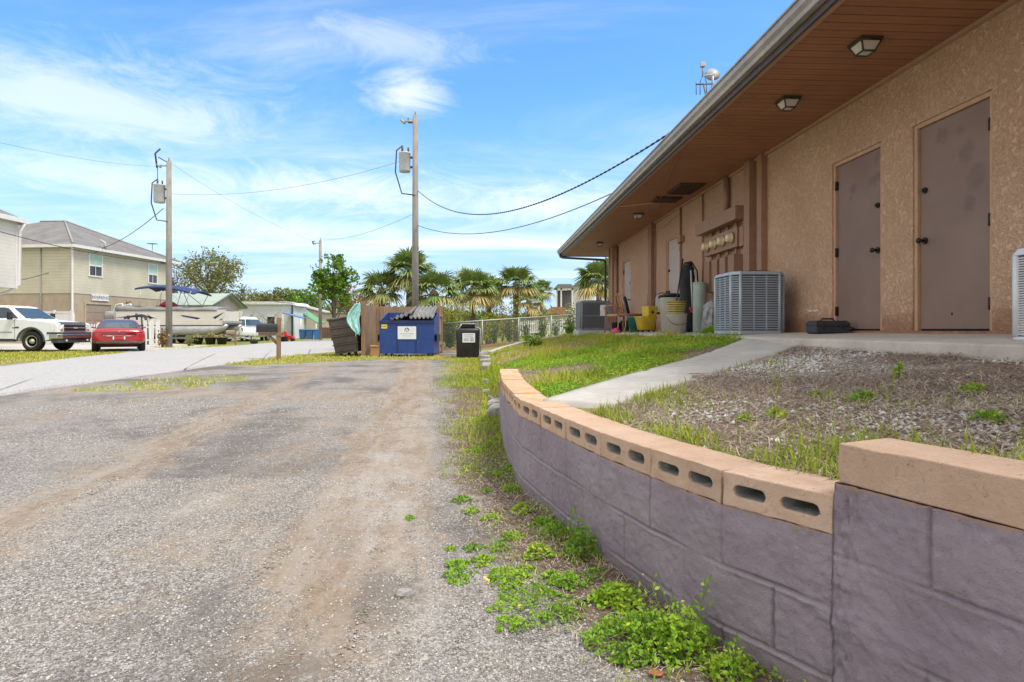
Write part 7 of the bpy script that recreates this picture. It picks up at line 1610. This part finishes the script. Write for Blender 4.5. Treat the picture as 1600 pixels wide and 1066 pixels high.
# ---- palms
def palm(px, Y, crown_y, rad, n, label, basez=None, seed=0, dead=.25, group='cabbage palms behind the lot', tr=.15):
    g = np.random.default_rng(seed+int(px)); x = (px-HX)/F*Y; z0 = GB(px, Y) if basez is None else basez; zc = hz(crown_y, Y)-z0
    root = thing('palm_tree', label, 'palm tree', (x, Y, z0), 0, group)
    n = int(n*1.05); b = MB(); b.lathe([(tr*1.25,-.1),(tr,.3)]+[(tr*(1.0+.12*(k % 2)), .3+(zc-.3)*k/14) for k in range(1,13)]+[(tr*1.6,zc*.95),(tr*.8,zc+.05)], 12, smooth=False); b.build('trunk', m_palmbark, root)
    Vs = []; Fs = []; Ts = []; off = 0
    for k in range(n):
        az = k*2.399+g.uniform(-.3,.3); el = R(82-112*((k+.5)/n)**.9+g.uniform(-9,9)); old = (k+.5)/n
        L_ = rad*g.uniform(.42,.6)*(1-.15*(old < .15)); d = np.array([math.cos(az)*math.cos(el), math.sin(az)*math.cos(el), math.sin(el)])
        hub = d*L_; hub[2] -= .10*L_; sd = np.array([-math.sin(az), math.cos(az), 0]); up = np.cross(d, sd)*-1
        w = .018; Vs += [sd*w, -sd*w, hub-sd*w*.7, hub+sd*w*.7]; Fs.append((off,off+1,off+2,off+3)); tnt = np.clip(.30+.35*(old > .72)*g.random()+.20*g.random()+(.5*g.random()+.1 if old > 1-dead*.6 else 0), 0, 1); Ts += [tnt]*4; off += 4
        nb = 22; R_ = rad*g.uniform(.54,.68)
        for j in range(nb):
            th = R(-118+236*(j+.5)/nb)+g.uniform(-.05,.05); q = (d*math.cos(th)+sd*math.sin(th)); q = q/np.linalg.norm(q)
            ln = R_*(1-.30*abs(th/2.06)**2)*g.uniform(.85,1.05); fold = up*.10*ln*(1 if j % 2 else -.6)
            c1 = hub+q*ln*.5+fold*.4+np.array([0,0,-.05*ln]); droop = ln*(.10+.22*g.random()+.25*old); c2 = hub+q*ln*.88+np.array([0,0,-droop])
            pw = np.cross(q, up); pw /= max(1e-6, np.linalg.norm(pw)); w1, w2 = .036*rad/1.5+.012, .006
            base_ = hub+q*.02
            Vs += [base_-pw*w1*.6, base_+pw*w1*.6, c1+pw*w1, c1-pw*w1, c2+pw*w2, c2-pw*w2]; Fs += [(off,off+1,off+2,off+3),(off+3,off+2,off+4,off+5)]
            t2 = np.clip(tnt+.25*(g.random()-.5), 0, 1); Ts += [t2*.9, t2*.9, t2, t2, min(1,t2+.12), min(1,t2+.12)]; off += 6
    V = np.array(Vs); V[:,2] += zc; np_mesh('crown', V, np.array(Fs), G_PALM, root, tint=np.array(Ts)); return root
palm(640, 27.5, 426, 1.5, 34, 'tall cabbage palm directly behind the tallest utility pole', dead=.12)
palm(596, 27.2, 452, 1.25, 28, 'lower cabbage palm at the left of the clump over the board fence', dead=.2, seed=3)
palm(678, 26.2, 456, 1.35, 30, 'cabbage palm drooping over the right post of the board fence', dead=.3, seed=5)
palm(738, 33, 452, 1.65, 36, 'large cabbage palm with yellowing fronds right of the tallest pole', dead=.35)
palm(764, 37, 456, 1.5, 28, 'shaggy cabbage palm between the two largest palms right of the pole', dead=.4, seed=9)
palm(806, 35, 444, 1.5, 34, 'tall grey green cabbage palm in the middle of the right palm group', dead=.35)
palm(846, 52, 452, 1.3, 24, 'small far palm at the right end of the palm group', dead=.3, seed=2)
palm(826, 44, 470, 1.5, 24, 'low bushy palm beneath the right end of the palm group', dead=.4, seed=4)
palm(936, 33, 440, 1.6, 36, 'yellow green palm seen through the gap under the building eave', dead=.2, seed=6)
palm(950, 41, 428, 1.5, 26, 'upper palm partly hidden by the far corner of the building', dead=.15, seed=8)
# ---- shrubs
def shrub(x, y, h, r, n, ls, mat, label, group=None, name='shrub', up=.3, seed=0):
    g = np.random.default_rng(seed+int(abs(x*100))); z0 = gz(x, y); root = thing(name, label, 'shrub', (x, y, z0), 0, group)
    b = MB(); tips = []
    for k in range(9):
        a = k*.7+g.uniform(-.3,.3); tp = Vector((math.cos(a)*r*g.uniform(.2,.8), math.sin(a)*r*g.uniform(.2,.8), h*g.uniform(.55,1))); b.tube([(0,0,-.05),(tp.x*.35,tp.y*.35,tp.z*.45),tp], [.014,.011,.005], 5, False); tips += [tp, Vector((tp.x*.6,tp.y*.6,tp.z*.65)), Vector((tp.x*.35,tp.y*.35,tp.z*.35))]
    b.build('stems', m_bark, root, fix=False)
    E = np.array([tuple(t_) for t_ in tips]); i = g.integers(0, len(E), n); c = E[i]+g.normal(size=(n,3))*np.array([r*.26,r*.26,h*.08]); c[:,2] = np.clip(c[:,2], .03, h*1.03)
    tn = np.clip(.15+.6*g.random(len(E))[i]+.3*(g.random(n)-.4), 0, 1); v, f, tn = leaves(c, up, ls*(.6+.7*g.random(n)), tn); np_mesh('foliage', v, f, mat, root, tint=tn); return root
def fy_(x): return 26.2+(x+3.1)*(6.4/6.85)
row = [(703,1.45,.48,900,.055,'dark dense shrub nearest the board fence behind the wire fence'),(735,1.15,.30,380,.05,'low shrub partly hidden behind the black bin'),(772,1.35,.36,520,.05,'shrub with yellow tips right of the black bin by the wire fence'),(796,1.25,.36,480,.05,'rounded shrub, second to the right of the black bin by the wire fence'),(821,1.35,.32,460,.05,'narrow upright shrub in front of the left end of the white picket fence'),(846,1.30,.33,460,.05,'narrow upright shrub in front of the middle of the white picket fence'),(868,1.35,.40,500,.05,'feathery shrub in front of the right half of the white picket fence'),(893,1.55,.42,560,.05,'tallest pale shrub just left of the far dark air conditioner')]
for px, h, r, n, ls, lb in row:
    r_ = (px-HX)/F; y = 27.1
    for _ in range(30): y = fy_(r_*y)+.75
    shrub(r_*y, y, h, r, n, ls, G_SHR, lb, 'shrubs along the wire fence')
for px, Y, h, r, n, lb in [(703,29.5,2.2,.6,620,'bright yellow shrub between the board fence post and the palms'),(722,30.5,2.2,.55,560,'yellow shrub with upright shoots over the black bin'),(775,33,2.7,.55,560,'tallest yellow shrub under the largest palm'),(808,34,2.6,.5,480,'yellow green shrub under the tall grey green palm'),(760,31,1.7,.6,480,'low yellow shrub over the wire fence rail'),(850,36,1.9,.6,420,'yellow brown shrub before the low brown roofed shed'),(888,38,2.0,.5,360,'yellow tipped shrub before the screened porch')]:
    shrub((px-HX)/F*Y, Y, h, r, n, .06, G_YEL, lb, 'yellow shrubs under the palms')
for px, Y, h, r, n, lb in [(690,30,2.0,.9,700,'orange brown brush behind the right post of the board fence'),(785,40,2.6,1.2,800,'brown thicket under the shaggy palm'),(835,46,2.4,1.3,700,'brown thicket at the right end of the palms'),(720,38,2.6,1.4,900,'brown green thicket behind the yellow shrubs')]:
    shrub((px-HX)/F*Y, Y, h, r, n, .08, G_ORG if px != 720 else G_SHR, lb, 'brush under the palms')
shrub((262-HX)/F*30.5-.45, 30.8, .95, .35, 260, .07, G_ORG, 'orange ornamental grass tuft at the foot of the left utility pole')
shrub((293-HX)/F*33, 33.2, .6, .35, 200, .05, G_OLIVE, 'low sprawling plant between the left pole and the black flower pots')
shrub(2.05, 21.4, .42, .35, 260, .045, G_BRIGHT, 'small green bush at the corner of the mound near the gravel lane'); shrub(.6, 16.2, .35, .4, 260, .045, G_BRIGHT, 'low green bush on the far slope of the mound')
# ---- far woods closing the horizon
n = 26000; x = -150+330*rng.random(n); y = 105+45*rng.random(n); hmx = 3.2+3.2*fbm(x, y*0, .06); z = hmx*rng.random(n)**.7
c = np.stack([x, y, z], 1); v, f, tn = leaves(c, .3, .45+.4*rng.random(n), np.clip(.2+.6*fbm(x, z, .25)+.2*(rng.random(n)-.5), 0, 1))
tag(np_mesh('far_woods', v, f, G_SHR, tint=tn), 'low dark line of distant woods along the horizon', 'woods', kind='stuff')
# ================================================================== sky, sun, camera
SUN_EL, SUN_AZ = 62.0, 118.0             # azimuth measured clockwise from +Y (north) : sun behind the building on the right, slightly behind camera
w = bpy.data.worlds.new('World'); S.world = w; w.use_nodes = True; t = w.node_tree; t.nodes.clear()
N = lambda ty_, **k: (lambda n: ([setattr(n, a, b) for a, b in k.items()], n)[1])(t.nodes.new(ty_))
out = N('ShaderNodeOutputWorld'); bg = N('ShaderNodeBackground'); t.links.new(bg.outputs[0], out.inputs[0])
sky = N('ShaderNodeTexSky', sky_type='NISHITA', sun_disc=False); sky.sun_elevation = R(SUN_EL); sky.sun_rotation = R(SUN_AZ); sky.air_density = 1.0; sky.dust_density = .6; sky.ozone_density = 2.5
tc = N('ShaderNodeTexCoord'); sep = N('ShaderNodeSeparateXYZ'); t.links.new(tc.outputs['Generated'], sep.inputs[0])
def mth(op, a, b=0.0):
    n = N('ShaderNodeMath', operation=op)
    for i, x in enumerate((a, b)):
        if hasattr(x, 'is_output'): t.links.new(x, n.inputs[i])
        else: n.inputs[i].default_value = x
    return n.outputs[0]
def sstep(f, a, b):
    n = N('ShaderNodeMapRange', interpolation_type='SMOOTHSTEP'); t.links.new(f, n.inputs[0]); n.inputs[1].default_value = a; n.inputs[2].default_value = b; return n.outputs[0]
zz = mth('ADD', mth('MAXIMUM', sep.outputs[2], 0.0), .10)
cb_ = N('ShaderNodeCombineXYZ'); t.links.new(mth('DIVIDE', sep.outputs[0], zz), cb_.inputs[0]); t.links.new(mth('DIVIDE', sep.outputs[1], zz), cb_.inputs[1])
mp = N('ShaderNodeMapping'); t.links.new(cb_.outputs[0], mp.inputs[0]); mp.inputs['Rotation'].default_value = (0, 0, R(-28)); mp.inputs['Scale'].default_value = (.42, 1.15, 1); mp.inputs['Location'].default_value = (3.1, 1.7, 0)
def nz(co, sc, det, ro, dist): n = N('ShaderNodeTexNoise'); t.links.new(co, n.inputs['Vector']); n.inputs['Scale'].default_value = sc; n.inputs['Detail'].default_value = det; n.inputs['Roughness'].default_value = ro; n.inputs['Distortion'].default_value = dist; return n.outputs['Fac']
c1 = nz(mp.outputs[0], .95, 7, .62, .7); c2 = nz(mp.outputs[0], .33, 3, .5, .2)
cl = mth('ADD', mth('MULTIPLY', c1, .62), mth('MULTIPLY', c2, .46))
cov = sstep(cl, .46, .73)
low = sstep(sep.outputs[2], .34, .06)                 # more cloud near the horizon
cov = mth('MULTIPLY', cov, mth('ADD', .62, mth('MULTIPLY', low, .10)))
hz_ = mth('MULTIPLY', sstep(sep.outputs[2], .38, .0), .85)
def blob(px, py, w_, h_, amp):
    dv0 = Vector(((px-HX)/F, 1, (HY-py)/F)).normalized(); q = N('ShaderNodeVectorMath', operation='SUBTRACT'); t.links.new(tc.outputs['Generated'], q.inputs[0]); q.inputs[1].default_value = dv0
    s_ = N('ShaderNodeVectorMath', operation='MULTIPLY'); t.links.new(q.outputs[0], s_.inputs[0]); s_.inputs[1].default_value = (F/w_, F/w_, F/h_)
    ln = N('ShaderNodeVectorMath', operation='LENGTH'); t.links.new(s_.outputs[0], ln.inputs[0]); sm_ = N('ShaderNodeMapping'); t.links.new(tc.outputs['Generated'], sm_.inputs[0]); sm_.inputs['Scale'].default_value = (1, 1, 2.6); sm_.inputs['Rotation'].default_value = (0, R(18), 0); wn = nz(sm_.outputs[0], 7.0, 8, .70, .9)
    return mth('MULTIPLY', sstep(mth('ADD', ln.outputs['Value'], mth('MULTIPLY', mth('SUBTRACT', wn, .5), 2.6)), 1.35, -.15), amp)
for bb in ((632,146,66,36,.62), (150,160,260,60,.45), (590,66,150,34,.35), (560,300,230,44,.62), (860,320,160,44,.62), (250,290,260,50,.5), (430,360,300,30,.5)): cov = mth('MAXIMUM', cov, blob(*bb))
fill_veil = mth('MAXIMUM', sstep(sep.outputs[2], .52, .80), mth('MAXIMUM', sstep(sep.outputs[1], .15, -.35), sstep(sep.outputs[0], -.70, -.90)))   # unseen cloud added overhead, behind and far left, for neutral fill light
fill_veil = mth('MULTIPLY', fill_veil, mth('ADD', .72, mth('MULTIPLY', c2, .4)))
cov = mth('MINIMUM', mth('MAXIMUM', cov, fill_veil), 1.0)
mul = N('ShaderNodeMix', data_type='RGBA', blend_type='MULTIPLY'); mul.inputs[0].default_value = 1.0; t.links.new(sky.outputs[0], mul.inputs[6]); mul.inputs[7].default_value = (SKYT[0], SKYT[1], SKYT[2], 1)
mx = N('ShaderNodeMix', data_type='RGBA'); t.links.new(cov, mx.inputs[0]); hm = N('ShaderNodeMix', data_type='RGBA'); t.links.new(hz_, hm.inputs[0]); t.links.new(mul.outputs[2], hm.inputs[6]); hm.inputs[7].default_value = (*HAZE, 1); t.links.new(hm.outputs[2], mx.inputs[6]); mx.inputs[7].default_value = (*CLOUD, 1)
t.links.new(mx.outputs[2], bg.inputs[0]); bg.inputs[1].default_value = SKYS
sd = bpy.data.lights.new('sun', 'SUN'); sd.energy = SUNE; sd.angle = R(20); sd.color = (1.0, .955, .88); so = bpy.data.objects.new('sun', sd); link(so)
az, el = R(SUN_AZ), R(SUN_EL); dv_ = Vector((math.sin(az)*math.cos(el), math.cos(az)*math.cos(el), math.sin(el))); so.rotation_euler = dv_.to_track_quat('Z', 'Y').to_euler(); so.location = (10, -10, 30)
cd = bpy.data.cameras.new('camera'); co = bpy.data.objects.new('camera', cd); link(co); S.camera = co
cd.sensor_width = 36; cd.lens = 36*F/1600; cd.shift_y = -(533-HY)/1600; cd.clip_start = .05; cd.clip_end = 3000
co.location = (0, 0, EYE); co.rotation_euler = (R(90), 0, 0)
vs_ = S.view_settings; S.display_settings.display_device = 'sRGB'; vs_.view_transform = 'Standard'; vs_.look = 'None'; vs_.exposure = EXPO; vs_.gamma = 1; vs_.use_curve_mapping = False
S.render.engine = 'CYCLES'; S.cycles.max_bounces = 6; S.cycles.diffuse_bounces = 3; S.cycles.glossy_bounces = 3; S.cycles.transmission_bounces = 4; S.cycles.use_denoising = True
